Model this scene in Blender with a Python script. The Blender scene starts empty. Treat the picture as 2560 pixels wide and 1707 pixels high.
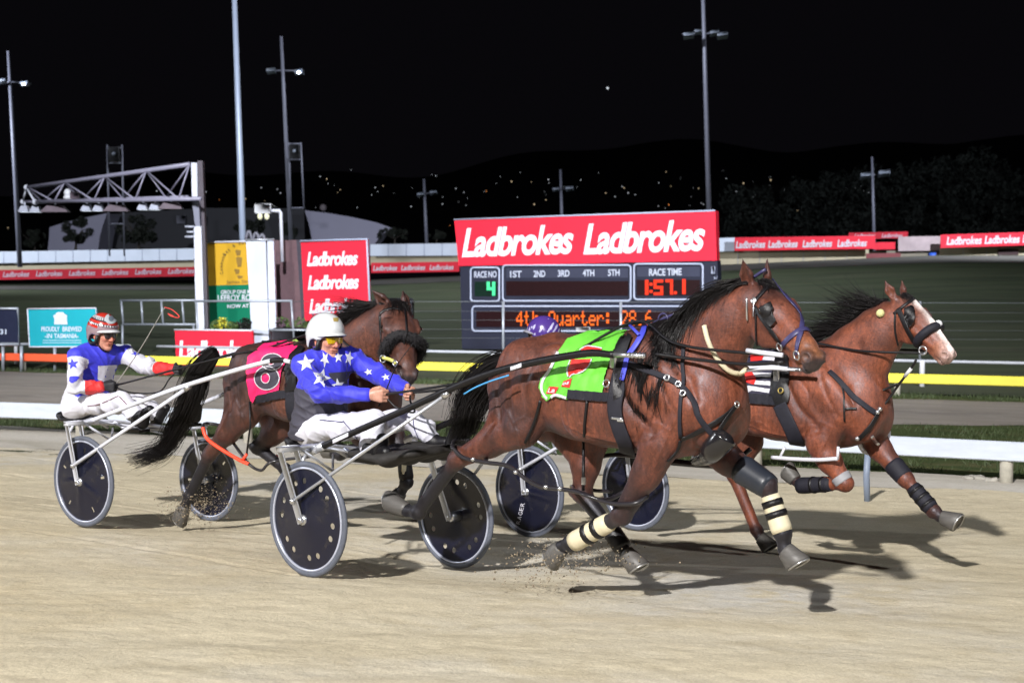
import bpy, math, random
import numpy as np
from mathutils import Vector, Matrix
from mathutils.bvhtree import BVHTree
from mathutils.geometry import delaunay_2d_cdt

# ------------------------------------------------------------------ camera, world, lamps, exposure
SC = bpy.context.scene
COL = SC.collection
FPX, CX, CY, HZ, CAMZ = 3600.0, 1280.0, 853.5, 700.0, 2.12
PIT = math.atan((CY - HZ) / FPX)
cam_d = bpy.data.cameras.new('camera')
cam = bpy.data.objects.new('camera', cam_d)
COL.objects.link(cam)
cam_d.sensor_width = 36.0
cam_d.lens = 36.0 * FPX / 2560.0
cam_d.clip_start = 0.1
cam_d.clip_end = 4000
cam.location = (0, 0, CAMZ)
cam.rotation_euler = (math.radians(90) - PIT, 0, 0)
cam_d.dof.use_dof = True
cam_d.dof.focus_distance = 8.6
cam_d.dof.aperture_fstop = 4.0
SC.camera = cam
W = bpy.data.worlds.new('World')
SC.world = W
W.use_nodes = True
bg = W.node_tree.nodes['Background']
bg.inputs[0].default_value = (0.55, 0.5, 0.68, 1)
bg.inputs[1].default_value = 0.0042
SC.view_settings.view_transform = 'Standard'
SC.view_settings.look = 'None'
SC.view_settings.gamma = 1
SC.view_settings.exposure = 0.0


def lamp(kind, name, loc, target, energy, color=(1, 1, 1), size=0.5, cone=None, blend=0.6):
    d = bpy.data.lights.new(name, kind)
    d.energy = energy
    d.color = color
    if kind == 'SUN':
        d.angle = size
    else:
        d.shadow_soft_size = size
    if kind == 'SPOT':
        d.spot_size = math.radians(cone)
        d.spot_blend = blend
    o = bpy.data.objects.new(name, d)
    COL.objects.link(o)
    o.location = loc
    v = Vector(target) - Vector(loc)
    o.rotation_euler = v.to_track_quat('-Z', 'Y').to_euler()
    return o


# the floodlight tower behind the photographer (key), an added unseen fill lamp to the right, an unseen lamp added to brighten the boards
KEY = (-20.0, -38.0, 32.0)
lamp('SPOT', 'floodlight_key', KEY, (0.3, 10.5, 0.5), 275000, (1.0, 0.97, 0.94), 0.8, 38, 0.6)
lamp('SPOT', 'side_fill_lamp', (34.0, -22.0, 30.0), (0, 10, 0.5), 28000, (0.90, 0.94, 1.0), 0.7, 70, 0.8)
lamp('SPOT', 'boards_fill_lamp', (0.0, -40.0, 34.0), (-1, 46, 9.0), 470000, (0.9, 0.93, 1.0), 0.5, 30, 0.8)
lamp('SPOT', 'infield_fill_lamp', (0.0, 96.0, 46.0), (0, 100, 0), 95000, (0.88, 0.93, 1.0), 0.8, 128, 1.0)  # unseen lamp added overhead to light the infield evenly
lamp('SPOT', 'fence_fill_left', (-64.0, 106.0, 24.0), (-42, 150, 3), 125000, (0.86, 0.92, 1.0), 0.5, 130, 1.0)  # unseen lamp added to brighten the left far fence
lamp('SPOT', 'fence_fill_right', (52.0, 118.0, 22.0), (44, 150, 3), 105000, (0.86, 0.92, 1.0), 0.5, 130, 1.0)  # unseen lamp added to brighten the right far fence
lamp('SPOT', 'floodlight_back_left', (-46.0, 16.0, 18.0), (-1, 11, 0.5), 24000, (0.9, 0.93, 1.0), 0.5, 70, 0.8)

# ------------------------------------------------------------------ photograph geometry (calibration)
_c, _s = math.cos(PIT), math.sin(PIT)
CAM = np.array([0, 0, CAMZ])


def ray(px, py):
    x = (px - CX) / FPX
    y = -(py - CY) / FPX
    return np.array([x, _c + y * _s, -_s + y * _c])


def at(px, py, Y):
    r = ray(px, py)
    return CAM + r * (Y / r[1])


def onz(px, py, z=0.0):
    r = ray(px, py)
    return CAM + r * ((z - CAMZ) / r[2])


def onplane(px, py, A, B):
    """point of a vertical plane through ground points A, B"""
    d = np.array([B[0] - A[0], B[1] - A[1], 0.0])
    n = np.array([d[1], -d[0], 0.0])
    r = ray(px, py)
    t = ((np.array([A[0], A[1], 0]) - CAM) @ n) / (r @ n)
    return CAM + r * t


class Rig:
    """frame of one sulky and its horse: x forward, y to its left, z up"""

    def __init__(s, wheel_px, hub, phi, L=1.283):
        D = .7 * FPX / wheel_px
        r = ray(*hub)
        p = r * (D / r[1])
        s.phi = math.radians(phi)
        s.left = np.array([math.sin(s.phi), math.cos(s.phi), 0])
        s.fwd = np.array([math.cos(s.phi), -math.sin(s.phi), 0])
        s.o = np.array([p[0], p[1], 0]) + s.left * L / 2
        s.R = np.array([s.fwd, s.left, [0, 0, 1.0]])
        s.half = L / 2
        s.rotz = math.atan2(s.fwd[1], s.fwd[0])

    def F(s, px, py, lat):
        """pixel -> world, on the plane at lateral offset lat"""
        r = ray(px, py)
        t = (lat - (CAM - s.o) @ s.left) / (r @ s.left)
        return CAM + r * t

    def L(s, x, y, z):
        return s.o + s.fwd * x + s.left * y + np.array([0, 0, z])

    def loc(s, p):
        return s.R @ (np.asarray(p) - s.o)


R1 = Rig(292, (769.5, 1295), 41.3)
R2 = Rig(229, (209, 1201.5), 35)
R3 = Rig(232, (1323, 1226), 43.5)


def wheel_contact(px, py, rig, side):
    return rig.F(px, py, side * rig.half)


CONTACT = [(R1, -1, 769.5, 1441), (R1, 1, 1135, 1419.5), (R2, -1, 209, 1316), (R2, 1, 533, 1302),
           (R3, -1, 1323, 1342), (R3, 1, 1580, 1325)]
_cp = []
for rg, sd, px, py in CONTACT:
    b = rg.o + rg.left * sd * rg.half
    r = ray(px, py)
    zz = CAMZ + r[2] * (b[1] / r[1])
    _cp.append((b[0], b[1], zz))
_cp = np.array(_cp)


def _plane(x, y):
    drop = 1.212 + .07 * y + .025 * x
    k = 12.0
    return CAMZ - (-np.log(np.exp(-k * drop) + np.exp(-k * 2.12)) / k)


_G = np.exp(-((_cp[:, None, :2] - _cp[None, :, :2]) ** 2).sum(-1) / (2 * .75 ** 2))
_wt = np.linalg.solve(_G + 1e-4 * np.eye(len(_cp)), _cp[:, 2] - _plane(_cp[:, 0], _cp[:, 1]))


def gz(x, y):
    """height of the ground"""
    x = np.asarray(x, float)
    y = np.asarray(y, float)
    z = _plane(x, y)
    for (cx, cy, _), w in zip(_cp, _wt):
        z = z + w * np.exp(-((x - cx) ** 2 + (y - cy) ** 2) / (2 * .75 ** 2))
    t = np.clip((y - 48) / 100.0, 0, 1)
    t = t * t * (3 - 2 * t)
    z = z + t * np.clip(2.75 + .042 * x * 150 / np.maximum(y, 60), 1.6, 4.6)
    return z


def gpt(x, y, dz=0.0):
    return np.array([x, y, float(gz(x, y)) + dz])


# ------------------------------------------------------------------ materials
MATS = {}


def nd(nt, kind, **kw):
    n = nt.nodes.new(kind)
    for k, v in kw.items():
        if k.startswith('i_'):
            n.inputs[k[2:].replace('_', ' ')].default_value = v
        else:
            setattr(n, k, v)
    return n


def mat(name, col, rough=.5, metal=0.0, var=.12, vscale=6.0, bump=0.0, bscale=60.0, emit=None, estr=1.0,
        coat=0.0, alpha=None, spec=.5, trans=0.0, sheen=0.0, stretch=None):
    """procedural material: base colour broken up by noise, roughness variation, optional bump"""
    if name in MATS:
        return MATS[name]
    m = bpy.data.materials.new(name)
    m.use_nodes = True
    nt = m.node_tree
    b = nt.nodes['Principled BSDF']
    b.inputs['Roughness'].default_value = rough
    b.inputs['Metallic'].default_value = metal
    b.inputs['Specular IOR Level'].default_value = spec
    b.inputs['Coat Weight'].default_value = coat
    b.inputs['Transmission Weight'].default_value = trans
    b.inputs['Sheen Weight'].default_value = sheen
    tc = nd(nt, 'ShaderNodeTexCoord')
    src = tc.outputs['Object']
    if stretch:
        mp = nd(nt, 'ShaderNodeMapping')
        mp.inputs['Scale'].default_value = stretch
        nt.links.new(src, mp.inputs[0])
        src = mp.outputs[0]
    n = nd(nt, 'ShaderNodeTexNoise', i_Scale=vscale, i_Detail=6.0, i_Roughness=.6)
    nt.links.new(src, n.inputs['Vector'])
    r = nd(nt, 'ShaderNodeMapRange')
    r.inputs['From Min'].default_value = .25
    r.inputs['From Max'].default_value = .75
    r.inputs['To Min'].default_value = 1 - var
    r.inputs['To Max'].default_value = 1 + var
    nt.links.new(n.outputs[0], r.inputs[0])
    mx = nd(nt, 'ShaderNodeMix', data_type='RGBA', blend_type='MULTIPLY')
    mx.inputs[0].default_value = 1.0
    mx.inputs[6].default_value = (*col, 1)
    nt.links.new(r.outputs[0], mx.inputs[7])
    nt.links.new(mx.outputs[2], b.inputs['Base Color'])
    if bump:
        n2 = nd(nt, 'ShaderNodeTexNoise', i_Scale=bscale, i_Detail=5.0)
        nt.links.new(src, n2.inputs['Vector'])
        bp = nd(nt, 'ShaderNodeBump', i_Strength=bump, i_Distance=.01)
        nt.links.new(n2.outputs[0], bp.inputs['Height'])
        nt.links.new(bp.outputs[0], b.inputs['Normal'])
    if emit:
        b.inputs['Emission Color'].default_value = (*emit, 1)
        b.inputs['Emission Strength'].default_value = estr
    if alpha is not None:
        b.inputs['Alpha'].default_value = alpha
    MATS[name] = m
    return m


# ------------------------------------------------------------------ mesh helpers
def np_mesh(name, V, F):
    me = bpy.data.meshes.new(name)
    V = np.asarray(V, np.float32)
    if isinstance(F, np.ndarray):
        nf, k = F.shape
        me.vertices.add(len(V))
        me.vertices.foreach_set('co', V.ravel())
        me.loops.add(nf * k)
        me.loops.foreach_set('vertex_index', F.astype(np.int32).ravel())
        me.polygons.add(nf)
        me.polygons.foreach_set('loop_start', np.arange(0, nf * k, k, dtype=np.int32))
        me.update(calc_edges=True)
    else:
        me.from_pydata([tuple(map(float, v)) for v in V], [], [tuple(f) for f in F])
        me.update()
    return me


def tag(o, label=None, cat=None, group=None, kind=None):
    if label:
        o['label'] = label
    if cat:
        o['category'] = cat
    if group:
        o['group'] = group
    if kind:
        o['kind'] = kind
    return o


def empty(name, loc, rotz=0.0):
    o = bpy.data.objects.new(name, None)
    o.empty_display_size = .2
    COL.objects.link(o)
    o.matrix_world = Matrix.Translation(Vector(loc)) @ Matrix.Rotation(rotz, 4, 'Z')
    return o


def world_matrix(o):
    m = o.matrix_basis.copy()
    while o.parent is not None:
        o = o.parent
        m = o.matrix_basis @ m
    return m


def emit(name, V, F, m, root=None, loc=None, rotz=0.0, smooth=True, cols=None):
    """link ONE mesh object from world-space vertices, as a child of root or as a thing standing at loc"""
    V = np.asarray(V, float)
    if root is None:
        if loc is None:
            loc = (0, 0, 0)
        M = Matrix.Translation(Vector(loc)) @ Matrix.Rotation(rotz, 4, 'Z')
    else:
        M = world_matrix(root)
    Mi = np.array(M.inverted())
    Vl = V @ Mi[:3, :3].T + Mi[:3, 3]
    me = np_mesh(name, Vl, F)
    if smooth:
        me.polygons.foreach_set('use_smooth', np.ones(len(me.polygons), bool))
    for mm in (m if isinstance(m, (list, tuple)) else [m]):
        me.materials.append(mm)
    if cols is not None:
        a = me.color_attributes.new('coat', 'FLOAT_COLOR', 'POINT')
        c4 = np.ones((len(V), 4), np.float32)
        c4[:, :3] = cols
        a.data.foreach_set('color', c4.ravel())
    o = bpy.data.objects.new(name, me)
    COL.objects.link(o)
    if root is None:
        o.matrix_basis = M
    else:
        o.parent = root
    return o


def nrm(v):
    v = np.asarray(v, float)
    return v / (np.linalg.norm(v) + 1e-12)


class MB:
    """collects tubes, boxes, lathes and plates into one mesh"""

    def __init__(s):
        s.V = []
        s.F = []
        s.n = 0

    def add(s, V, F):
        V = np.asarray(V, float)
        s.V.append(V)
        for f in F:
            s.F.append([int(i) + s.n for i in f])
        s.n += len(V)
        return s

    def tube(s, P, r, sides=10, cap=True, flat=None, up=None):
        P = np.asarray(P, float)
        n = len(P)
        r = np.broadcast_to(np.asarray(r, float), (n,))
        T = np.gradient(P, axis=0)
        T /= np.linalg.norm(T, axis=1)[:, None] + 1e-12
        u = np.asarray(up if up is not None else ([0, 0, 1] if abs(T[0][2]) < .9 else [1, 0, 0]), float)
        V = []
        for i in range(n):
            u = u - T[i] * (u @ T[i])
            u = nrm(u)
            w = np.cross(T[i], u)
            for k in range(sides):
                a = 2 * math.pi * k / sides
                V.append(P[i] + r[i] * (math.cos(a) * u * (flat if flat else 1) + math.sin(a) * w))
        F = []
        for i in range(n - 1):
            for k in range(sides):
                k2 = (k + 1) % sides
                F.append((i * sides + k, i * sides + k2, (i + 1) * sides + k2, (i + 1) * sides + k))
        if cap:
            F.append(list(range(sides))[::-1])
            F.append([(n - 1) * sides + k for k in range(sides)])
        return s.add(V, F)

    def box(s, c, half, A=None):
        """box centred c, half sizes, axes rows A"""
        c = np.asarray(c, float)
        A = np.eye(3) if A is None else np.asarray(A, float)
        h = half
        b = min(h) * .18
        V = []
        F = []
        # chamfered: 24 verts
        idx = {}
        for sx in (-1, 1):
            for sy in (-1, 1):
                for sz in (-1, 1):
                    for ax in range(3):
                        q = np.array([sx * h[0], sy * h[1], sz * h[2]], float)
                        for j in range(3):
                            if j != ax:
                                q[j] -= np.sign(q[j]) * b
                        idx[(sx, sy, sz, ax)] = len(V)
                        V.append(c + q @ A)
        for ax in range(3):
            o1, o2 = [j for j in range(3) if j != ax]
            for sg in (-1, 1):
                f = []
                for a1, a2 in ((-1, -1), (1, -1), (1, 1), (-1, 1)):
                    k = [0, 0, 0]
                    k[ax] = sg
                    k[o1] = a1
                    k[o2] = a2
                    f.append(idx[(*k, ax)])
                F.append(f)
        for ax in range(3):  # edge strips parallel to ax
            o1, o2 = [j for j in range(3) if j != ax]
            for a1 in (-1, 1):
                for a2 in (-1, 1):
                    f = []
                    for sg, axs in ((-1, (o1, o2)), (1, (o2, o1))):
                        for aa in axs:
                            k = [0, 0, 0]
                            k[ax] = sg
                            k[o1] = a1
                            k[o2] = a2
                            f.append(idx[(*k, aa)])
                    F.append(f)
        for sx in (-1, 1):
            for sy in (-1, 1):
                for sz in (-1, 1):
                    F.append([idx[(sx, sy, sz, a)] for a in range(3)])
        return s.add(V, F)

    def lathe(s, c, axis, prof, seg=48, ref=None, close=False):
        """prof: list of (radius, offset along axis)"""
        axis = nrm(axis)
        ref = np.asarray(ref if ref is not None else ([0, 0, 1] if abs(axis[2]) < .9 else [1, 0, 0]), float)
        u = nrm(ref - axis * (ref @ axis))
        w = np.cross(axis, u)
        V = []
        n = len(prof)
        for k in range(seg):
            a = 2 * math.pi * k / seg
            d = math.cos(a) * u + math.sin(a) * w
            for rr, h in prof:
                V.append(np.asarray(c) + d * rr + axis * h)
        F = []
        for k in range(seg):
            k2 = (k + 1) % seg
            for i in range(n if close else n - 1):
                i2 = (i + 1) % n
                F.append((k * n + i, k2 * n + i, k2 * n + i2, k * n + i2))
        return s.add(V, F)

    def ball(s, c, r, seg=12, rings=8, A=None):
        R = np.broadcast_to(np.asarray(r, float), (3,))
        A = np.eye(3) if A is None else np.asarray(A)
        V = []
        for i in range(rings + 1):
            th = math.pi * i / rings
            for k in range(seg):
                a = 2 * math.pi * k / seg
                q = np.array([math.sin(th) * math.cos(a), math.sin(th) * math.sin(a), math.cos(th)]) * R
                V.append(np.asarray(c) + q @ A)
        F = []
        for i in range(rings):
            for k in range(seg):
                k2 = (k + 1) % seg
                F.append((i * seg + k, (i + 1) * seg + k, (i + 1) * seg + k2, i * seg + k2))
        return s.add(V, F)

    def strip(s, P, N, width, th=.004):
        """flat strap along P lying on a surface with normals N"""
        P = np.asarray(P, float)
        N = np.asarray(N, float)
        n = len(P)
        T = np.gradient(P, axis=0)
        V = []
        for i in range(n):
            t = nrm(T[i])
            nn = nrm(N[i] - t * (N[i] @ t))
            b = np.cross(t, nn)
            wd = width[i] if hasattr(width, '__len__') else width
            for sgn, up in ((-1, 0), (-1, .8), (-.8, 1), (.8, 1), (1, .8), (1, 0)):
                V.append(P[i] + b * sgn * wd / 2 + nn * th * up)
        F = []
        for i in range(n - 1):
            for k in range(6):
                k2 = (k + 1) % 6
                F.append((i * 6 + k, (i + 1) * 6 + k, (i + 1) * 6 + k2, i * 6 + k2))
        F.append(list(range(6)))
        F.append([(n - 1) * 6 + k for k in range(6)][::-1])
        return s.add(V, F)

    def slab(s, P4, th):
        """plate from four corners (a, b, c, d) with thickness th going away from the viewer side"""
        P4 = np.asarray(P4, float)
        n = nrm(np.cross(P4[1] - P4[0], P4[3] - P4[0]))
        if n @ (P4[0] - CAM) < 0:
            n = -n
        V = np.vstack([P4, P4 + n * th])
        return s.add(V, [(0, 1, 2, 3), (7, 6, 5, 4), (0, 4, 5, 1), (1, 5, 6, 2), (2, 6, 7, 3), (3, 7, 4, 0)])

    def build(s, name, m, root=None, **kw):
        return emit(name, np.vstack(s.V), s.F, m, root, **kw)


def auto_sharp(o, ang=40):
    me = o.data
    try:
        me.set_sharp_from_angle(angle=math.radians(ang))
    except Exception:
        pass
    return o


def spline(P, n):
    """Catmull-Rom through points"""
    P = np.asarray(P, float)
    if len(P) == 2:
        t = np.linspace(0, 1, n)[:, None]
        return P[0] * (1 - t) + P[1] * t
    Q = np.vstack([2 * P[0] - P[1], P, 2 * P[-1] - P[-2]])
    out = []
    m = len(P) - 1
    for i in range(n):
        u = i / (n - 1) * m
        k = min(int(u), m - 1)
        t = u - k
        a, b, c, d = Q[k:k + 4]
        out.append(.5 * ((2 * b) + (-a + c) * t + (2 * a - 5 * b + 4 * c - d) * t * t + (-a + 3 * b - 3 * c + d) * t ** 3))
    return np.array(out)


# ------------------------------------------------------------------ implicit modelling (smooth union of tapered limbs -> one continuous skin)
class Skin:
    def __init__(s):
        s.ops = []

    def rc(s, a, b, ra, rb, k=.03, col=(1, 1, 1), M=None, sub=False, clip=None):
        a = np.asarray(a, float)
        b = np.asarray(b, float)
        ra = np.broadcast_to(np.asarray(ra, float), (3,))
        rb = np.broadcast_to(np.asarray(rb, float), (3,))
        s.ops.append(dict(a=a, b=b, ra=ra, rb=rb, k=k, col=np.asarray(col, float), M=M, sub=sub, clip=clip))

    def el(s, c, R, k=.03, col=(1, 1, 1), M=None, sub=False, clip=None):
        s.rc(c, c, R, R, k, col, M, sub, clip)

    @staticmethod
    def dist(op, P):
        a, b = op['a'], op['b']
        ba = b - a
        L2 = ba @ ba
        q = P - a
        if L2 > 1e-10:
            t = np.clip((q @ ba) / L2, 0, 1)[..., None]
            v = q - t * ba
            R = op['ra'] * (1 - t) + op['rb'] * t
        else:
            v = q
            R = op['ra']
        if op['M'] is not None:
            v = v @ op['M'].T
        k0 = np.sqrt(((v / R) ** 2).sum(-1)) + 1e-9
        k1 = np.sqrt(((v / (R * R)) ** 2).sum(-1)) + 1e-9
        d = k0 * (k0 - 1) / k1
        if op['clip'] is not None:
            for o, n in op['clip']:
                d = np.maximum(d, (P - o) @ n)
        return d

    def mesh(s, h, colsig=.012, smooth=0):
        lo = np.full(3, 1e9)
        hi = -lo
        for op in s.ops:
            if op['sub']:
                continue
            m = max(op['ra'].max(), op['rb'].max())
            lo = np.minimum(lo, np.minimum(op['a'], op['b']) - m)
            hi = np.maximum(hi, np.maximum(op['a'], op['b']) + m)
        lo -= 3 * h
        hi += 3 * h
        n = np.ceil((hi - lo) / h).astype(int) + 1
        
        D = np.full(n, .5, np.float32)
        for op in s.ops:
            m = max(op['ra'].max(), op['rb'].max()) + op['k'] + 3 * h
            i0 = np.clip(np.floor((np.minimum(op['a'], op['b']) - m - lo) / h).astype(int), 0, n - 1)
            i1 = np.clip(np.ceil((np.maximum(op['a'], op['b']) + m - lo) / h).astype(int) + 1, 1, n)
            g = np.stack(np.meshgrid(*[np.arange(i0[j], i1[j]) for j in range(3)], indexing='ij'), -1)
            P = g * h + lo
            d = s.dist(op, P).astype(np.float32)
            sl = tuple(slice(i0[j], i1[j]) for j in range(3))
            old = D[sl]
            k = max(op['k'], 1e-5)
            if op['sub']:
                d = -d
                hh = np.maximum(k - np.abs(old - d), 0) / k
                D[sl] = np.maximum(old, d) + hh * hh * k * .25
            else:
                hh = np.maximum(k - np.abs(old - d), 0) / k
                D[sl] = np.minimum(old, d) - hh * hh * k * .25
        V, F = surface_nets(D)
        V = V * h + lo
        if smooth:
            V = relax(V, F, smooth)
        C = np.zeros((len(V), 3))
        Wt = np.full(len(V), 1e-9)
        for op in s.ops:
            if op['sub']:
                continue
            m = max(op['ra'].max(), op['rb'].max()) + .08
            l = np.minimum(op['a'], op['b']) - m
            u = np.maximum(op['a'], op['b']) + m
            ii = np.nonzero(((V > l) & (V < u)).all(1))[0]
            if not len(ii):
                continue
            d = np.maximum(s.dist(op, V[ii]), -.02)
            w = np.exp(-d / colsig)
            C[ii] += w[:, None] * op['col']
            Wt[ii] += w
        return V, F, C / Wt[:, None]


def surface_nets(D):
    ins = D < 0
    c = [ins[i:ins.shape[0] - 1 + i, j:ins.shape[1] - 1 + j, k:ins.shape[2] - 1 + k]
         for i in (0, 1) for j in (0, 1) for k in (0, 1)]
    al = c[0].copy()
    an = c[0].copy()
    for x in c[1:]:
        al &= x
        an |= x
    act = an & ~al
    ijk = np.argwhere(act)
    idx = np.full(act.shape, -1, np.int32)
    idx[act] = np.arange(len(ijk))
    acc = np.zeros((len(ijk), 3))
    cnt = np.zeros(len(ijk))
    cor = [(i, j, k) for i in (0, 1) for j in (0, 1) for k in (0, 1)]
    val = [D[ijk[:, 0] + a, ijk[:, 1] + b, ijk[:, 2] + e] for a, b, e in cor]
    for p in range(8):
        for q in range(p + 1, 8):
            df = np.array(cor[q]) - np.array(cor[p])
            if np.abs(df).sum() != 1:
                continue
            d0, d1 = val[p], val[q]
            m = (d0 < 0) != (d1 < 0)
            t = d0[m] / (d0[m] - d1[m])
            acc[m] += np.array(cor[p]) + t[:, None] * df
            cnt[m] += 1
    V = ijk + acc / np.maximum(cnt, 1)[:, None]
    Fs = []
    for ax in range(3):
        a1, a2 = [(1, 2), (2, 0), (0, 1)][ax]
        sl0 = [slice(None)] * 3
        sl1 = [slice(None)] * 3
        sl0[ax] = slice(0, -1)
        sl1[ax] = slice(1, None)
        A = ins[tuple(sl0)]
        B = ins[tuple(sl1)]
        e = np.argwhere(A != B)
        e = e[(e[:, a1] > 0) & (e[:, a2] > 0) & (e[:, a1] < act.shape[a1]) & (e[:, a2] < act.shape[a2])]
        fl = A[e[:, 0], e[:, 1], e[:, 2]]

        def g(o1, o2):
            q = e.copy()
            q[:, a1] -= o1
            q[:, a2] -= o2
            return idx[q[:, 0], q[:, 1], q[:, 2]]
        quad = np.stack([g(1, 1), g(0, 1), g(0, 0), g(1, 0)], 1)
        quad[~fl] = quad[~fl][:, ::-1]
        Fs.append(quad)
    F = np.vstack(Fs)
    F = F[(F >= 0).all(1)]
    return V, F


def relax(V, F, it):
    for _ in range(it):
        S = np.zeros_like(V)
        n = np.zeros(len(V))
        for a, b in ((0, 1), (1, 2), (2, 3), (3, 0)):
            np.add.at(S, F[:, a], V[F[:, b]])
            np.add.at(S, F[:, b], V[F[:, a]])
            np.add.at(n, F[:, a], 1)
            np.add.at(n, F[:, b], 1)
        V = V * .5 + .5 * S / np.maximum(n, 1)[:, None]
    return V


def bvh_of(*meshes):
    Vs, Fs, n = [], [], 0
    for V, F in meshes:
        Vs += np.asarray(V).tolist()
        Fs += [[i + n for i in f] for f in (F.tolist() if isinstance(F, np.ndarray) else F)]
        n += len(V)
    return BVHTree.FromPolygons(Vs, Fs)


def cast(bvh, px, py):
    """surface point under a pixel -> (point, normal) or None"""
    r = nrm(ray(px, py))
    h = bvh.ray_cast(Vector(CAM), Vector(r))
    if h[0] is None:
        return None
    n = np.array(h[1])
    if n @ r > 0:
        n = -n
    return np.array(h[0]), n


def cast_path(bvh, pts, n, off=.004):
    """a strap drawn over the photograph laid on the surface below it"""
    Q = spline(np.array(pts, float), n)
    P, N = [], []
    for x, y in Q:
        h = cast(bvh, x, y)
        if h:
            P.append(h[0])
            N.append(h[1])
    P = np.array(P)
    N = np.array(N)
    if len(P) > 4:
        if len(P) < n:
            t = np.linspace(0, len(P) - 1, n)
            P = np.stack([np.interp(t, np.arange(len(P)), P[:, j]) for j in range(3)], 1)
            N = np.stack([np.interp(t, np.arange(len(N)), N[:, j]) for j in range(3)], 1)
        for _ in range(3):
            P[1:-1] = .25 * P[:-2] + .5 * P[1:-1] + .25 * P[2:]
            N[1:-1] = .25 * N[:-2] + .5 * N[1:-1] + .25 * N[2:]
    return P + N * off, N


def poly_mesh(outline, holes=(), step=None):
    """triangulate a 2-D outline with holes and inner grid points"""
    vs = [Vector((float(a), float(b))) for a, b in outline]
    es = [(i, (i + 1) % len(vs)) for i in range(len(vs))]
    fs = [list(range(len(vs)))]
    for h in holes:
        k = len(vs)
        vs += [Vector((float(a), float(b))) for a, b in h]
        es += [(k + i, k + (i + 1) % len(h)) for i in range(len(h))]
    if step:
        o = np.array(outline, float)
        for x in np.arange(o[:, 0].min() + step / 2, o[:, 0].max(), step):
            for y in np.arange(o[:, 1].min() + step / 2, o[:, 1].max(), step):
                if inside(x, y, o):
                    vs.append(Vector((x, y)))
    r = delaunay_2d_cdt(vs, es, [], 0, 1e-5)
    V = np.array([(v[0], v[1]) for v in r[0]])
    out = np.array(outline, float)
    hl = [np.array(h, float) for h in holes]
    F = []
    for f in r[2]:
        c = V[list(f)].mean(0)
        if inside(c[0], c[1], out) and not any(inside(c[0], c[1], h) for h in hl):
            F.append(list(f))
    return V, F


def inside(x, y, poly):
    a = poly
    b = np.roll(poly, -1, 0)
    c = (a[:, 1] > y) != (b[:, 1] > y)
    with np.errstate(divide='ignore', invalid='ignore'):
        xi = (b[:, 0] - a[:, 0]) * (y - a[:, 1]) / (b[:, 1] - a[:, 1]) + a[:, 0]
    return bool((c & (x < xi)).sum() % 2)


def subdivide_poly(outline, step):
    out = []
    n = len(outline)
    for i in range(n):
        a = np.array(outline[i], float)
        b = np.array(outline[(i + 1) % n], float)
        k = max(1, int(np.linalg.norm(b - a) / step))
        for j in range(k):
            out.append(a + (b - a) * j / k)
    return out


def decal(name, V2, F, bvh, m, root, off=.003, whole=True, jump=.09):
    """lay a flat cut-out (in photo pixels) on the surface under it, as thin cloth"""
    P = np.zeros((len(V2), 3))
    ok = np.zeros(len(V2), bool)
    for i, (x, y) in enumerate(V2):
        h = cast(bvh, x, y)
        if h:
            P[i] = h[0] + h[1] * off
            ok[i] = True
    F = [f for f in F if all(ok[j] for j in f)]
    # keep faces that do not jump across a fold, and the largest piece that is left
    F = [f for f in F if max(np.linalg.norm(P[f[a]] - P[f[a - 1]]) for a in range(len(f))) < jump]
    if not F:
        return None
    par = list(range(len(V2)))

    def find(i):
        while par[i] != i:
            par[i] = par[par[i]]
            i = par[i]
        return i
    for f in F:
        for j in f[1:]:
            par[find(j)] = find(f[0])
    roots = [find(f[0]) for f in F]
    big = max(set(roots), key=roots.count)
    if whole:
        F = [f for f, r_ in zip(F, roots) if r_ == big]
    used = sorted({j for f in F for j in f})
    ix = {j: i for i, j in enumerate(used)}
    return emit(name, P[used], [[ix[j] for j in f] for f in F], m, root)


def decal_poly(name, outline, bvh, m, root, off=.003, step=5.0, holes=(), whole=True, jump=.09):
    V2, F = poly_mesh(subdivide_poly(outline, step), [subdivide_poly(h, step) for h in holes], step)
    return decal(name, V2, F, bvh, m, root, off, whole, jump)


_tc = {}


def text2d(s, shear=0.0, bold=0.0, space=1.0):
    """lettering as a flat triangulated mesh, cap height 1, starting at x = 0"""
    key = (s, shear, bold, space)
    if key in _tc:
        return _tc[key]
    cu = bpy.data.curves.new('lettering', 'FONT')
    cu.body = s
    cu.shear = shear
    cu.offset = bold
    cu.space_character = space
    cu.resolution_u = 4
    o = bpy.data.objects.new('lettering', cu)
    COL.objects.link(o)
    dg = bpy.context.evaluated_depsgraph_get()
    me = bpy.data.meshes.new_from_object(o.evaluated_get(dg))
    V = np.array([v.co[:2] for v in me.vertices])
    F = [list(p.vertices) for p in me.polygons]
    bpy.data.objects.remove(o)
    bpy.data.meshes.remove(me)
    V[:, 0] -= V[:, 0].min()
    V = V / .69
    _tc[key] = (V, F)
    return V, F


def text_fit(s, o, ux, uy, shear=0.0, bold=0.0, space=1.0):
    """lettering fitted so that its full width is the vector ux and its cap height the vector uy"""
    V, F = text2d(s, shear, bold, space)
    w = V[:, 0].max()
    P = np.asarray(o) + np.outer(V[:, 0] / w, ux) + np.outer(V[:, 1], uy)
    return P, F


def star(cx, cy, r, rot=0.0, sx=1.0, sy=1.0, inner=.42):
    out = []
    for i in range(10):
        a = rot + math.pi / 2 + i * math.pi / 5
        q = r if i % 2 == 0 else r * inner
        out.append((cx + sx * q * math.cos(a), cy - sy * q * math.sin(a)))
    return out


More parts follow.
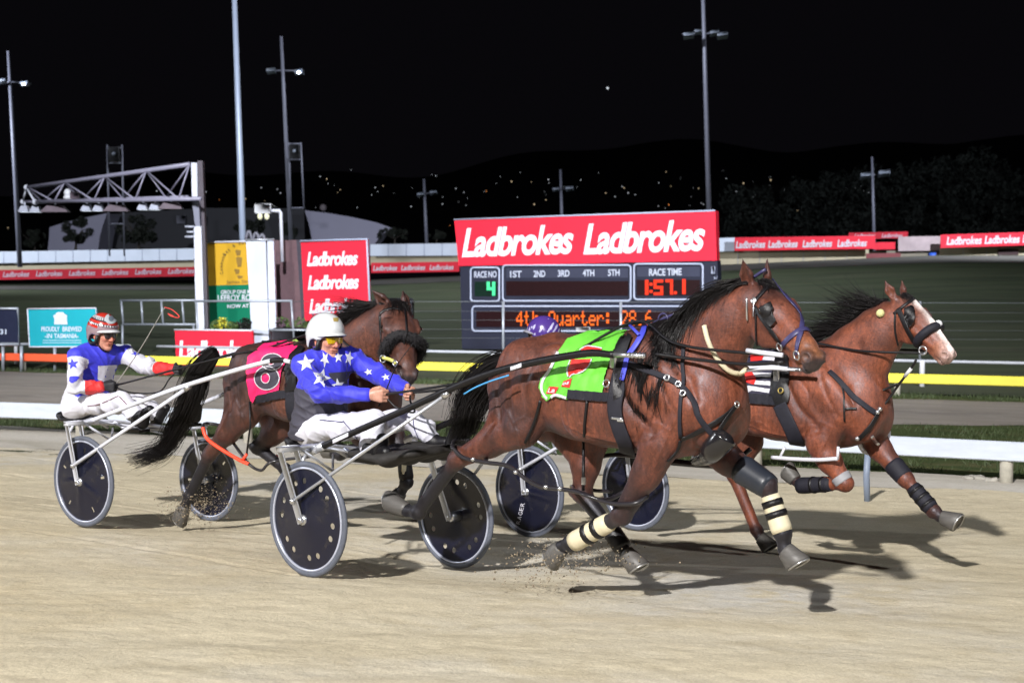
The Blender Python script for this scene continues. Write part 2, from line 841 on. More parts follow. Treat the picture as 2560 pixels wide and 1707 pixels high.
def hair(roots, paths, r0, r1, sides=3):
    """strands: paths (n, m, 3); one tapered tube each, all in one mesh"""
    paths = np.asarray(paths)
    n, m, _ = paths.shape
    T = np.gradient(paths, axis=1)
    T /= np.linalg.norm(T, axis=2, keepdims=True) + 1e-9
    ref = np.tile(np.array([.3, .5, .8]), (n, m, 1))
    U = np.cross(T, ref)
    U /= np.linalg.norm(U, axis=2, keepdims=True) + 1e-9
    Wv = np.cross(T, U)
    t = np.linspace(0, 1, m)[None, :, None]
    rr = np.asarray(r0).reshape(-1, 1, 1) * (1 - t) + r1 * t
    V = []
    for k in range(sides):
        a = 2 * math.pi * k / sides
        V.append(paths + rr * (math.cos(a) * U + math.sin(a) * Wv))
    V = np.stack(V, 2)  # n, m, sides, 3
    ii = np.arange(n * m * sides).reshape(n, m, sides)
    F = []
    for k in range(sides):
        k2 = (k + 1) % sides
        F.append(np.stack([ii[:, :-1, k], ii[:, :-1, k2], ii[:, 1:, k2], ii[:, 1:, k]], -1).reshape(-1, 4))
    return V.reshape(-1, 3), np.vstack(F)


RNG = np.random.default_rng(7)
random.seed(7)
# ------------------------------------------------------------------ coat, cloth and metal materials
def coat_mat(name, rough=.53, var=.34, vscale=7.0, fuzz=.32):
    m = bpy.data.materials.new(name)
    m.use_nodes = True
    nt = m.node_tree
    b = nt.nodes['Principled BSDF']
    at_ = nd(nt, 'ShaderNodeAttribute', attribute_name='coat')
    tc = nd(nt, 'ShaderNodeTexCoord')
    n = nd(nt, 'ShaderNodeTexNoise', i_Scale=vscale, i_Detail=8.0, i_Roughness=.65)
    nt.links.new(tc.outputs['Object'], n.inputs['Vector'])
    r = nd(nt, 'ShaderNodeMapRange')
    r.inputs['From Min'].default_value = .25
    r.inputs['From Max'].default_value = .75
    r.inputs['To Min'].default_value = 1 - var
    r.inputs['To Max'].default_value = 1 + var
    nt.links.new(n.outputs[0], r.inputs[0])
    mx = nd(nt, 'ShaderNodeMix', data_type='RGBA', blend_type='MULTIPLY')
    mx.inputs[0].default_value = 1
    nt.links.new(at_.outputs['Color'], mx.inputs[6])
    nt.links.new(r.outputs[0], mx.inputs[7])
    ms = nd(nt, 'ShaderNodeMapping')
    ms.inputs['Scale'].default_value = (26, 34, 9)
    nt.links.new(tc.outputs['Object'], ms.inputs[0])
    nh = nd(nt, 'ShaderNodeTexNoise', i_Scale=1.0, i_Detail=9.0, i_Roughness=.72, i_Distortion=.6)
    nt.links.new(ms.outputs[0], nh.inputs['Vector'])
    rh = nd(nt, 'ShaderNodeMapRange')
    rh.inputs['From Min'].default_value = .28
    rh.inputs['From Max'].default_value = .72
    rh.inputs['To Min'].default_value = 1 - var * 1.5
    rh.inputs['To Max'].default_value = 1 + var * 1.5
    nt.links.new(nh.outputs[0], rh.inputs[0])
    mh = nd(nt, 'ShaderNodeMix', data_type='RGBA', blend_type='MULTIPLY')
    mh.inputs[0].default_value = 1
    nt.links.new(mx.outputs[2], mh.inputs[6])
    nt.links.new(rh.outputs[0], mh.inputs[7])
    nk_ = nd(nt, 'ShaderNodeTexNoise', i_Scale=1.0, i_Detail=3.0, i_Roughness=.8)
    mk = nd(nt, 'ShaderNodeMapping')
    mk.inputs['Scale'].default_value = (90, 130, 55)
    nt.links.new(tc.outputs['Object'], mk.inputs[0])
    nt.links.new(mk.outputs[0], nk_.inputs['Vector'])
    rk = nd(nt, 'ShaderNodeMapRange')
    rk.inputs['From Min'].default_value = .3
    rk.inputs['From Max'].default_value = .7
    rk.inputs['To Min'].default_value = 1 - var * 1.1
    rk.inputs['To Max'].default_value = 1 + var * 1.1
    nt.links.new(nk_.outputs[0], rk.inputs[0])
    mq = nd(nt, 'ShaderNodeMix', data_type='RGBA', blend_type='MULTIPLY')
    mq.inputs[0].default_value = 1
    nt.links.new(mh.outputs[2], mq.inputs[6])
    nt.links.new(rk.outputs[0], mq.inputs[7])
    nt.links.new(mq.outputs[2], b.inputs['Base Color'])
    # hair lying along the body: stretched fine noise, plus veins and muscle relief
    mp = nd(nt, 'ShaderNodeMapping')
    mp.inputs['Scale'].default_value = (45, 120, 100)
    nt.links.new(tc.outputs['Object'], mp.inputs[0])
    n2 = nd(nt, 'ShaderNodeTexNoise', i_Scale=1.0, i_Detail=4.0)
    nt.links.new(mp.outputs[0], n2.inputs['Vector'])
    n3 = nd(nt, 'ShaderNodeTexNoise', i_Scale=22.0, i_Detail=6.0, i_Distortion=.2)
    nt.links.new(tc.outputs['Object'], n3.inputs['Vector'])
    b1 = nd(nt, 'ShaderNodeBump', i_Strength=fuzz, i_Distance=.006)
    nt.links.new(n2.outputs[0], b1.inputs['Height'])
    b2 = nd(nt, 'ShaderNodeBump', i_Strength=.10, i_Distance=.010)
    nt.links.new(n3.outputs[0], b2.inputs['Height'])
    nt.links.new(b1.outputs[0], b2.inputs['Normal'])
    nt.links.new(b2.outputs[0], b.inputs['Normal'])
    rr = nd(nt, 'ShaderNodeMapRange')
    rr.inputs['To Min'].default_value = rough - .12
    rr.inputs['To Max'].default_value = rough + .16
    nt.links.new(nh.outputs[0], rr.inputs[0])
    rr.inputs['From Min'].default_value = .3
    rr.inputs['From Max'].default_value = .7
    nt.links.new(rr.outputs[0], b.inputs['Roughness'])
    b.inputs['Specular IOR Level'].default_value = .5
    if fuzz > .2:
        b.inputs['Specular IOR Level'].default_value = .55
        b.inputs['Specular Tint'].default_value = (.86, .88, 1.0, 1)
        b.inputs['Sheen Weight'].default_value = .05
        b.inputs['Sheen Roughness'].default_value = .5
        b.inputs['Sheen Tint'].default_value = (.72, .76, 1, 1)
        b.inputs['Coat Weight'].default_value = .05
        b.inputs['Coat Roughness'].default_value = .35
    MATS[name] = m
    return m


BLACK = (.0065, .0052, .0060)
M_COAT = coat_mat('horse coat')
M_SKIN = coat_mat('human skin', .5, .12, 25.0, .05)
M_HAIR = mat('black horsehair', (.008, .0065, .007), .42, var=.4, vscale=20, spec=.35)
M_LEATHER = mat('black leather', (.006, .0055, .0072), .44, var=.3, vscale=18, bump=.2, bscale=160, spec=.4)
M_WEB = mat('dark webbing', (.012, .012, .020), .66, var=.25, vscale=25, bump=.3, bscale=260, spec=.35)
M_PURPLE = mat('purple leather', (.040, .036, .105), .4, var=.25, vscale=20)
M_BLUE = mat('royal blue cloth', (.034, .036, .58), .62, var=.14, vscale=5, bump=.25, bscale=14, sheen=.1)
M_BLUESTRAP = mat('blue strap', (.06, .07, .55), .5)
M_WHITECLOTH = mat('white cloth', (.60, .60, .68), .68, var=.08, vscale=6, bump=.35, bscale=13)
M_WHITE = mat('white paint', (.62, .63, .66), .38, var=.07, vscale=5)
M_CREAM = mat('cream rubber', (.60, .54, .38), .5, var=.1, vscale=20)
M_STEEL = mat('steel', (.62, .63, .66), .28, metal=.9, var=.12, vscale=30)
M_ALU = mat('brushed aluminium', (.58, .60, .66), .36, metal=.65, var=.12, vscale=25)
M_SILVERPAINT = mat('silver white paint', (.60, .62, .70), .32, var=.08, vscale=12)
M_RED = mat('red cloth', (.66, .03, .03), .6, var=.12, vscale=6, bump=.2, bscale=14)
M_ORANGE = mat('orange plastic', (.80, .07, .03), .45, var=.1)
M_CHAR = mat('charcoal cloth', (.040, .038, .056), .72, var=.2, vscale=7, bump=.3, bscale=12)
M_GLOVE = mat('black glove', (.018, .018, .022), .6, var=.3, vscale=30)
M_TYRE = mat('grey rubber tyre', (.085, .095, .125), .62, var=.2, vscale=30)
M_DISC = mat('dark wheel disc', (.0065, .0075, .020), .27, var=.5, vscale=5, spec=.45, bump=.06, bscale=9)
M_RIM = mat('bright wheel rim', (.50, .53, .64), .3, metal=.4)
M_GREEN = mat('lime green cloth', (.13, .52, .045), .62, var=.1, vscale=8, bump=.35, bscale=16)
M_PINK = mat('hot pink cloth', (.80, .012, .13), .6, var=.1, vscale=8, bump=.35, bscale=16)
M_EYE = mat('horse eye', (.008, .006, .005), .06, spec=.8, coat=.6)


def to_world(rig, V):
    return rig.o + V[:, :1] * rig.fwd + V[:, 1:2] * rig.left + V[:, 2:] * np.array([0, 0, 1.0])


# ------------------------------------------------------------------ horse
def build_horse(rig, c):
    """c: torso offset, joints as photo pixels with a lateral offset, colours, label"""
    bay = np.array(c['bay'])
    dark = np.array(c['dark'])
    blk = np.array(BLACK)
    hoof = np.array((.21, .185, .16))
    J = {k: rig.loc(rig.F(*v)) for k, v in c['J'].items()}
    dx, dz = c['dx'], c['dz']
    sx = c.get('sx', 1.0)

    def B(x, y, z):
        return np.array([2.6 + (x - 2.6) * sx + dx, y, z + dz])
    s = Skin()
    st = [(1.12, 1.655, 1.34, .17), (1.25, 1.75, 1.29, .24), (1.42, 1.805, 1.275, .27), (1.60, 1.80, 1.235, .265),
          (1.80, 1.795, 1.212, .28), (2.0, 1.83, 1.195, .275), (2.16, 1.868, 1.185, .245), (2.32, 1.85, 1.195, .21),
          (2.45, 1.76, 1.25, .19)]
    under = bay * .75 + dark * .25
    for (x0, t0, b0, w0), (x1, t1, b1, w1) in zip(st[:-1], st[1:]):
        s.rc(B(x0, 0, (t0 + b0) / 2), B(x1, 0, (t1 + b1) / 2), ((t0 - b0) / 2 * .8, w0, (t0 - b0) / 2),
             ((t1 - b1) / 2 * .8, w1, (t1 - b1) / 2), .06, bay)
    # spine and withers, hip bones, ribs
    s.rc(B(1.2, 0, 1.70), B(1.95, 0, 1.765), .05, .045, .05, dark)
    s.rc(B(1.98, 0, 1.80), B(2.22, 0, 1.82), .055, .06, .05, bay)
    for sg in (-1, 1):
        s.el(B(1.56, sg * .20, 1.70), (.07, .05, .06), .06, bay)                       # point of hip
        s.rc(B(1.30, sg * .12, 1.62), B(1.38, sg * .15, 1.45), (.19, .14, .17), (.17, .12, .17), .05, bay)   # quarter
        s.rc(B(1.12, sg * .12, 1.50), B(1.20, sg * .14, 1.30), (.10, .10, .12), (.10, .085, .13), .05, bay)  # buttock
        s.rc(B(2.10, sg * .155, 1.72), B(2.44, sg * .165, 1.47), (.10, .07, .12), (.115, .085, .12), .05, bay)  # shoulder blade
        s.rc(B(2.44, sg * .155, 1.47), B(2.28, sg * .175, 1.29), (.10, .085, .10), (.10, .08, .10), .04, bay)   # upper arm
        s.el(B(2.52, sg * .09, 1.40), (.105, .10, .15), .05, bay)                       # breast
        s.rc(B(1.75, sg * .18, 1.38), B(2.05, sg * .17, 1.36), (.1, .1, .13), (.1, .1, .13), .06, bay)
    # neck from pairs of top and bottom points
    nk = c['neck']
    for (t0, b0, w0), (t1, b1, w1) in zip(nk[:-1], nk[1:]):
        def cr(t, b, w):
            t = np.array(t, float)
            b = np.array(b, float)
            y0 = w[1] if isinstance(w, tuple) else 0.0
            ww = w[0] if isinstance(w, tuple) else w
            cc = (t + b) / 2
            return np.array([cc[0], y0, cc[1]]), np.linalg.norm(t - b) / 2, ww
        c0, r0, w0 = cr(t0, b0, w0)
        c1, r1, w1 = cr(t1, b1, w1)
        s.rc(c0, c1, (r0, w0, r0), (r1, w1, r1), .05, bay)
        a0 = np.array([t0[0], c0[1], t0[1]]) + (c0 - np.array([t0[0], c0[1], t0[1]])) * .16
        a1 = np.array([t1[0], c1[1], t1[1]]) + (c1 - np.array([t1[0], c1[1], t1[1]])) * .16
        s.rc(a0, a1, .042, .036, .03, dark)
    # --- limbs
    for sg, f, h in ((-1, 'RF', 'RH'), (1, 'LF', 'LH')):
        e, k, p, q, tip = [J[f + n] for n in ('e', 'k', 'f', 'p', 't')]
        cf = c['legs'][f]
        s.rc(e + np.array([0, 0, .03]), e + (k - e) * .35, (.105, .085, .12), (.085, .07, .085), .04, bay)
        s.rc(e + (k - e) * .3, k, .078, .05, .03, bay if cf < 2 else dark)
        d = nrm(k - e)
        s.el(k, .058, .02, dark if cf else bay)
        s.rc(k, p, .045, .036, .02, blk if cf else bay * .9)
        back = nrm(np.cross(np.cross(d, np.array([1, 0, 0])), p - k) + 1e-6)
        bk = -nrm(np.cross(nrm(p - k), np.array([0, 1.0, 0])))
        if f in c.get('flipback', ()):
            bk = -bk
        s.rc(k + (p - k) * .3 + bk * .028, p + bk * .022, .026, .03, .012, blk if cf else bay * .9)
        s.el(p, .05, .015, blk)
        s.rc(p, q, .037, .036, .015, blk)
        limb_hoof(s, q, tip, hoof, blk)
        stf, hk, p, q, tip = [J[h + n] for n in ('s', 'h', 'f', 'p', 't')]
        cf = c['legs'][h]
        s.rc(B(1.36, sg * .15, 1.52), stf, (.17, .11, .17), (.115, .09, .115), .05, bay)
        s.rc(B(1.17, sg * .145, 1.40), stf + (hk - stf) * .45, (.09, .085, .12), (.075, .065, .075), .05, bay)
        s.rc(stf, stf + (hk - stf) * .5, (.115, .085, .115), .078, .04, bay)
        s.rc(stf + (hk - stf) * .5, hk, .078, .05, .03, bay if cf < 2 else dark)
        s.el(hk, .058, .02, dark if cf else bay)
        out = nrm(nrm(hk - stf) * .5 - nrm(p - hk) * .75)
        s.rc(hk, hk + out * .06, .045, .03, .02, dark if cf else bay)
        s.rc(hk, p, .046, .036, .02, blk if cf else bay * .9)
        s.rc(hk + out * .04, p + out * .02, .026, .03, .012, blk if cf else bay * .9)
        s.el(p, .05, .015, blk)
        s.rc(p, q, .037, .036, .015, blk)
        limb_hoof(s, q, tip, hoof, blk)
    # --- head
    poll, muz = J['poll'], J['muz']
    u = nrm(muz - poll)
    lat = np.array([c.get('turn', 0.0), 1.0, c.get('tilt', 0.0)])
    w = nrm(lat - u * (lat @ u))
    v = np.cross(u, w)
    M = np.array([u, v, w])
    sc = np.linalg.norm(muz - poll) / .565

    def H(a, b, d):
        return poll + (u * a + v * b + w * d) * sc

    def R(*r):
        return np.array(r) * sc
    mz = np.array(c['muzzle'])
    nose = np.array(c['nose'])
    s.rc(H(.055, -.105, 0), H(.2, -.092, 0), R(.075, .080, .080), R(.1, .095, .098), .03, bay, M)
    s.rc(H(.2, -.072, 0), H(.45, -.054, 0), R(.07, .07, .082), R(.046, .048, .046), .03, bay, M)
    s.rc(H(.25, -.11, 0), H(.46, -.085, 0), R(.06, .066, .062), R(.044, .044, .040), .03, bay, M)
    s.rc(H(.24, -.162, 0), H(.46, -.116, 0), R(.06, .058, .058), R(.030, .026, .034), .03, bay * .9, M)
    s.rc(H(.45, -.060, 0), H(.515, -.066, 0), R(.046, .048, .047), R(.040, .044, .048), .025, mz, M)
    s.el(H(.530, -.086, 0), R(.028, .034, .040), .02, nose, M)
    s.el(H(.510, -.123, 0), R(.030, .018, .030), .012, nose, M)
    s.el(H(.474, -.132, 0), R(.026, .017, .026), .015, mz, M)
    for sg in (-1, 1):
        s.el(H(.205, -.148, sg * .050), R(.11, .098, .042), .03, bay, M)
        s.rc(H(.23, -.105, sg * .083), H(.40, -.085, sg * .052), R(.02, .012, .016), R(.02, .012, .012), .03, bay, M)   # facial crest
        s.rc(H(.15, -.042, sg * .082), H(.205, -.048, sg * .09), R(.022, .02, .02), R(.022, .02, .018), .02, bay, M)     # brow
        s.el(H(.514, -.046, sg * .040), R(.036, .027, .026), .012, nose, M)
        s.el(H(.185, -.07, sg * .104), R(.022, .018, .016), .012, dark, M, sub=True)
        s.el(H(.522, -.044, sg * .060), R(.025, .018, .026), .008, blk, M, sub=True)
    s.el(H(.540, -.108, 0), R(.05, .0035, .07), .006, blk, M, sub=True)
    # ears
    for sg, nm in ((-1, 'earR'), (1, 'earL')):
        tip = J[nm]
        base = H(-.005, -.085, sg * .055)
        e = nrm(tip - base)
        f = nrm(v * .4 + w * sg * .75 + u * .3)
        f = nrm(f - e * (f @ e))
        Me = np.array([e, f, np.cross(e, f)])
        ln = np.linalg.norm(tip - base)
        s.rc(base, base + e * ln * .45, R(.03, .026, .028), R(.03, .022, .036), .02, bay, Me)
        s.rc(base + e * ln * .45, tip, R(.03, .022, .036), R(.01, .006, .007), .01, bay * .5, Me)
        s.rc(base + e * ln * .25 + f * .022, tip - e * .02 + f * .012, R(.02, .018, .022), R(.008, .006, .005), .006, blk, Me, sub=True)
    for a in c.get('patch', ()):     # white markings
        s.rc(H(*a[0]), H(*a[1]), R(*a[2]), R(*a[3]), .012, a[4], M)
    V, F, C = s.mesh(c.get('h', .0095), .013, smooth=1)
    V, C = sculpt(V, F, C, lambda x, z: B(x, 0, z)[[0, 2]], bay, dark)
    Vw = to_world(rig, V)
    dn = np.linalg.norm((V - H(.548, -.085, 0)) / np.array([1, 1.15, 1]), axis=1) / sc
    wn = np.clip((.066 - dn) / .016, 0, 1)[:, None] * c.get('nosew', .9)
    C = C * (1 - wn) + nose * wn
    base = to_world(rig, np.array([[1.85 + dx, 0, 0]]))[0]
    loc = gpt(base[0], base[1])
    root = emit('racehorse', Vw, F, M_COAT, None, loc=loc, rotz=rig.rotz, cols=C)
    tag(root, c['label'], 'horse', 'racehorses in harness')
    for sg in (-1, 1):
        ec = to_world(rig, H(.186, -.064, sg * .0925)[None])[0]
        MB().ball(ec, .024 * sc, 14, 10).build('eye', M_EYE, root)
    hf = dict(root=root, V=Vw, F=F, bvh=bvh_of((Vw, F)), H=lambda a, b, d: to_world(rig, H(a, b, d)[None])[0],
              u=rig.R.T @ u, v=rig.R.T @ v, w=rig.R.T @ w, sc=sc, J={k: to_world(rig, q[None])[0] for k, q in J.items()},
              B=lambda x, y, z: to_world(rig, B(x, y, z)[None])[0], rig=rig, c=c)
    for k in ('RF', 'LF', 'RH', 'LH'):
        hoof_part(rig, hf['J'][k + 'p'], hf['J'][k + 't'], root)
    return hf


def vnormals(V, F):
    n = np.cross(V[F[:, 2]] - V[F[:, 0]], V[F[:, 3]] - V[F[:, 1]])
    N = np.zeros_like(V)
    for k in range(4):
        np.add.at(N, F[:, k], n)
    return N / (np.linalg.norm(N, axis=1)[:, None] + 1e-12)


# muscle grooves (negative) and veins (positive) in the side view of the trunk: points, height, half width
STROKES = [([(2.20, 1.84), (2.36, 1.70), (2.52, 1.52)], -.016, .026), ([(2.04, 1.62), (2.14, 1.45), (2.26, 1.33)], -.016, .024),
           ([(2.24, 1.76), (2.33, 1.56), (2.41, 1.43)], -.008, .016), ([(1.57, 1.54), (1.50, 1.41), (1.48, 1.30)], -.014, .03),
           ([(1.20, 1.70), (1.165, 1.52), (1.21, 1.30)], -.013, .018), ([(1.35, 1.68), (1.29, 1.50), (1.33, 1.30)], -.010, .02),
           ([(1.66, 1.70), (1.57, 1.60), (1.50, 1.58)], -.012, .028), ([(2.36, 1.44), (2.30, 1.34), (2.20, 1.28)], -.010, .02),
           ([(1.46, 1.66), (1.42, 1.52), (1.44, 1.36)], -.008, .022), ([(2.30, 1.66), (2.20, 1.50), (2.24, 1.40)], .007, .03),
           ([(2.24, 1.30), (2.05, 1.265), (1.85, 1.285), (1.68, 1.34)], .006, .007), ([(1.92, 1.275), (1.86, 1.33), (1.80, 1.35)], .005, .006),
           ([(2.44, 1.46), (2.37, 1.35), (2.32, 1.24), (2.26, 1.14)], .006, .007), ([(2.37, 1.35), (2.28, 1.38), (2.20, 1.37)], .005, .006),
           ([(1.24, 1.42), (1.33, 1.32), (1.36, 1.22), (1.30, 1.12)], .006, .007), ([(1.33, 1.32), (1.40, 1.36)], .005, .006),
           ([(2.12, 1.66), (2.2, 1.56), (2.18, 1.46)], -.006, .012), ([(2.46, 1.62), (2.52, 1.50), (2.50, 1.38)], -.008, .014)]
STROKES += [([(1.70 + .06 * i, 1.62), (1.655 + .062 * i, 1.46), (1.64 + .064 * i, 1.30)], -.0055, .012) for i in range(6)]


def sculpt(V, F, C, bx, bay, dark):
    N = vnormals(V, F)
    D = np.zeros(len(V))
    side = np.clip(np.abs(N[:, 1]) * 1.6 - .25, 0, 1)
    for pts, hgt, sg in STROKES:
        Q = np.array([bx(*p) for p in pts])
        Q = spline(np.c_[Q, np.zeros(len(Q))], 16)[:, :2]
        best = np.full(len(V), 9.0)
        for a, b in zip(Q[:-1], Q[1:]):
            ba = b - a
            q = V[:, [0, 2]] - a
            t = np.clip(q @ ba / (ba @ ba), 0, 1)
            best = np.minimum(best, np.linalg.norm(q - t[:, None] * ba, axis=1))
        D += hgt * np.exp(-(best / sg) ** 2) * side
    rng = np.random.default_rng(3)
    for f in (9, 14, 22, 34):
        for _ in range(5):
            k = rng.normal(0, 1, 3)
            k = k / np.linalg.norm(k) * f
            D += .011 / f * np.sin(V @ k + rng.uniform(0, 6)) * np.clip((V[:, 2] - V[:, 2].min()) * 1.2, .15, 1) * .8
    V = V + N * D[:, None]
    # sooty dapples and lighter patches in the coat
    t = np.zeros(len(V))
    for f in (5, 8, 13, 21, 33):
        for _ in range(4):
            k = rng.normal(0, 1, 3)
            k = k / np.linalg.norm(k) * f
            t += np.sin(V @ k + rng.uniform(0, 6) + 1.3 * np.sin(V[:, [1, 2, 0]] @ k * .7)) / 4.5
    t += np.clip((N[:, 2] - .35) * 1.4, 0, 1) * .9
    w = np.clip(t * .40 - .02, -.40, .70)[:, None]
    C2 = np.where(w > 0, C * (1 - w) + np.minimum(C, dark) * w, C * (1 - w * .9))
    return V, C2


def limb_hoof(s, q, tip, col, blk):
    s.rc(q, q + (tip - q) * .45, .036, .036, .012, blk)


M_HOOF = mat('grey hoof horn', (.085, .080, .075), .5, var=.25, vscale=12, bump=.08, bscale=40, stretch=(1, 1, 5))
M_SHOE = mat('worn horseshoe', (.42, .42, .42), .35, metal=.8, var=.3, vscale=40)


def hoof_part(rig, q, tip, root):
    """horn capsule from coronet to ground edge, toe longer than the heel, with its shoe"""
    d = nrm(tip - q)
    ln = np.linalg.norm(tip - q) + .01
    fw = rig.fwd - d * (rig.fwd @ d)
    fw = nrm(fw)
    sd = np.cross(d, fw)
    V = []
    n = 22
    prof = [(.0, .040), (.04, .0455), (.12, .0465), (.55, .055), (.97, .0635), (1.0, .061)]
    for t, r in prof:
        for k in range(n):
            a = 2 * math.pi * k / n
            ca = math.cos(a)
            V.append(q + d * ln * (t * (1 + .10 * ca) + (.10 if t < .2 else 0) * (1 - ca) * .5) + fw * (r * ca * 1.08 + t * .010) + sd * r * math.sin(a) * .96)
    F = []
    for i in range(len(prof) - 1):
        for k in range(n):
            k2 = (k + 1) % n
            F.append((i * n + k, i * n + k2, (i + 1) * n + k2, (i + 1) * n + k))
    F.append([(len(prof) - 1) * n + k for k in range(n)])
    F.append(list(range(n))[::-1])
    h = emit('hoof', V, F, M_HOOF, root)
    auto_sharp(h, 50)
    P = [q + d * ln * (1.0 + .10 * math.cos(a)) + d * .004 + fw * (.054 * math.cos(a) * 1.08 + .010) + sd * .052 * math.sin(a) for a in np.linspace(-2.5, 2.5, 20)]
    MB().tube(P, .0065, 6).build('shoe', M_SHOE, h)


def strand_set(hf, roots, dirs, lens, m=9, push=True, r0=.0028, jit=.012):
    """hair strands from roots: dirs is a function (t, i) -> offset as a fraction of the length"""
    n = len(roots)
    P = np.zeros((n, m, 3))
    for i in range(n):
        for j in range(m):
            t = j / (m - 1)
            P[i, j] = roots[i] + dirs(t, i) * lens[i]
    P += np.cumsum(RNG.normal(0, jit / m, P.shape), axis=1) * np.linspace(0, 1, m)[None, :, None]
    if push:
        b = hf['bvh']
        for i in range(n):
            for j in range(m):
                q = Vector(P[i, j])
                h = b.find_nearest(q, .25)
                if h[0] is not None:
                    dd = (q - h[0]).dot(h[1])
                    off = .006 + .012 * ((i * 37) % 11) / 11
                    if dd < off:
                        P[i, j] = np.array(h[0] + h[1] * off)
    return hair(roots, P, np.full(n, r0) * RNG.uniform(.6, 1.3, n), .0006)


def build_tail(hf, path, widths, n, seed, fly=.03):
    rng = np.random.default_rng(seed)
    rig = hf['rig']
    m = 16
    Q = np.array([rig.F(*p) for p in path])
    C = spline(Q, m)
    Wd = np.interp(np.linspace(0, 1, m), np.linspace(0, 1, len(widths)), widths)
    T = np.gradient(C, axis=0)
    T /= np.linalg.norm(T, axis=1)[:, None]
    U = np.cross(T, rig.left)
    U /= np.linalg.norm(U, axis=1)[:, None]
    a = rng.normal(0, .45, n)
    b = rng.normal(0, .45, n)
    stop = np.clip(rng.beta(4, 1.3, n), .35, 1)
    P = np.zeros((n, m, 3))
    wave = rng.normal(0, 1, (n, 4))
    for i in range(n):
        tt = np.linspace(0, stop[i], m)
        ci = np.stack([np.interp(tt, np.linspace(0, 1, m), C[:, j]) for j in range(3)], 1)
        ui = np.stack([np.interp(tt, np.linspace(0, 1, m), U[:, j]) for j in range(3)], 1)
        wi = np.interp(tt, np.linspace(0, 1, m), Wd)
        wob = (wave[i, 0] * np.sin(tt * 5 + wave[i, 1] * 3) + wave[i, 2] * tt ** 2 * 1.2) * fly
        wob2 = (wave[i, 3] * np.sin(tt * 4 + wave[i, 0] * 3)) * fly
        P[i] = ci + ui * (a[i] * wi + wob * tt)[:, None] + rig.left * (b[i] * wi * .7 + wob2 * tt)[:, None]
    V, F = hair(None, P, np.full(n, .0034) * rng.uniform(.6, 1.3, n), .0008)
    return emit('tail', V, F, M_HAIR, hf['root'])


def strap(hf, name, pts, width, m, n=24, th=.005, off=.003, root=None):
    P, N = cast_path(hf['bvh'], pts, n, off)
    if len(P) < 3:
        return None
    return MB().strip(P, N, width, th).build(name, m, root or hf['root'])


def leg_sleeve(hf, name, a, b, ra, rb, m, bands=(), flat=1.0, root=None, bm=None):
    """a padded boot round a leg from a to b"""
    a, b = np.asarray(a), np.asarray(b)
    n = 9
    P = np.array([a + (b - a) * t for t in np.linspace(0, 1, n)])
    r = np.interp(np.linspace(0, 1, n), [0, .06, .5, .94, 1], [ra * .93, ra, (ra + rb) / 2 * 1.0, rb, rb * .93])
    o = MB().tube(P, r, 16).build(name, m, root or hf['root'])
    for t, wdt in bands:
        c0 = a + (b - a) * t
        d = nrm(b - a)
        rr = (ra * (1 - t) + rb * t) * 1.07
        MB().tube([c0 - d * wdt / 2, c0 + d * wdt / 2], rr, 16).build('boot_strap', bm or M_LEATHER, o)
    return o


def ring(c, axis, r, tr, seg=20, sides=6):
    mb = MB()
    prof = [(r + tr * math.cos(2 * math.pi * k / sides), tr * math.sin(2 * math.pi * k / sides)) for k in range(sides)]
    mb.lathe(c, axis, prof, seg, close=True)
    return mb


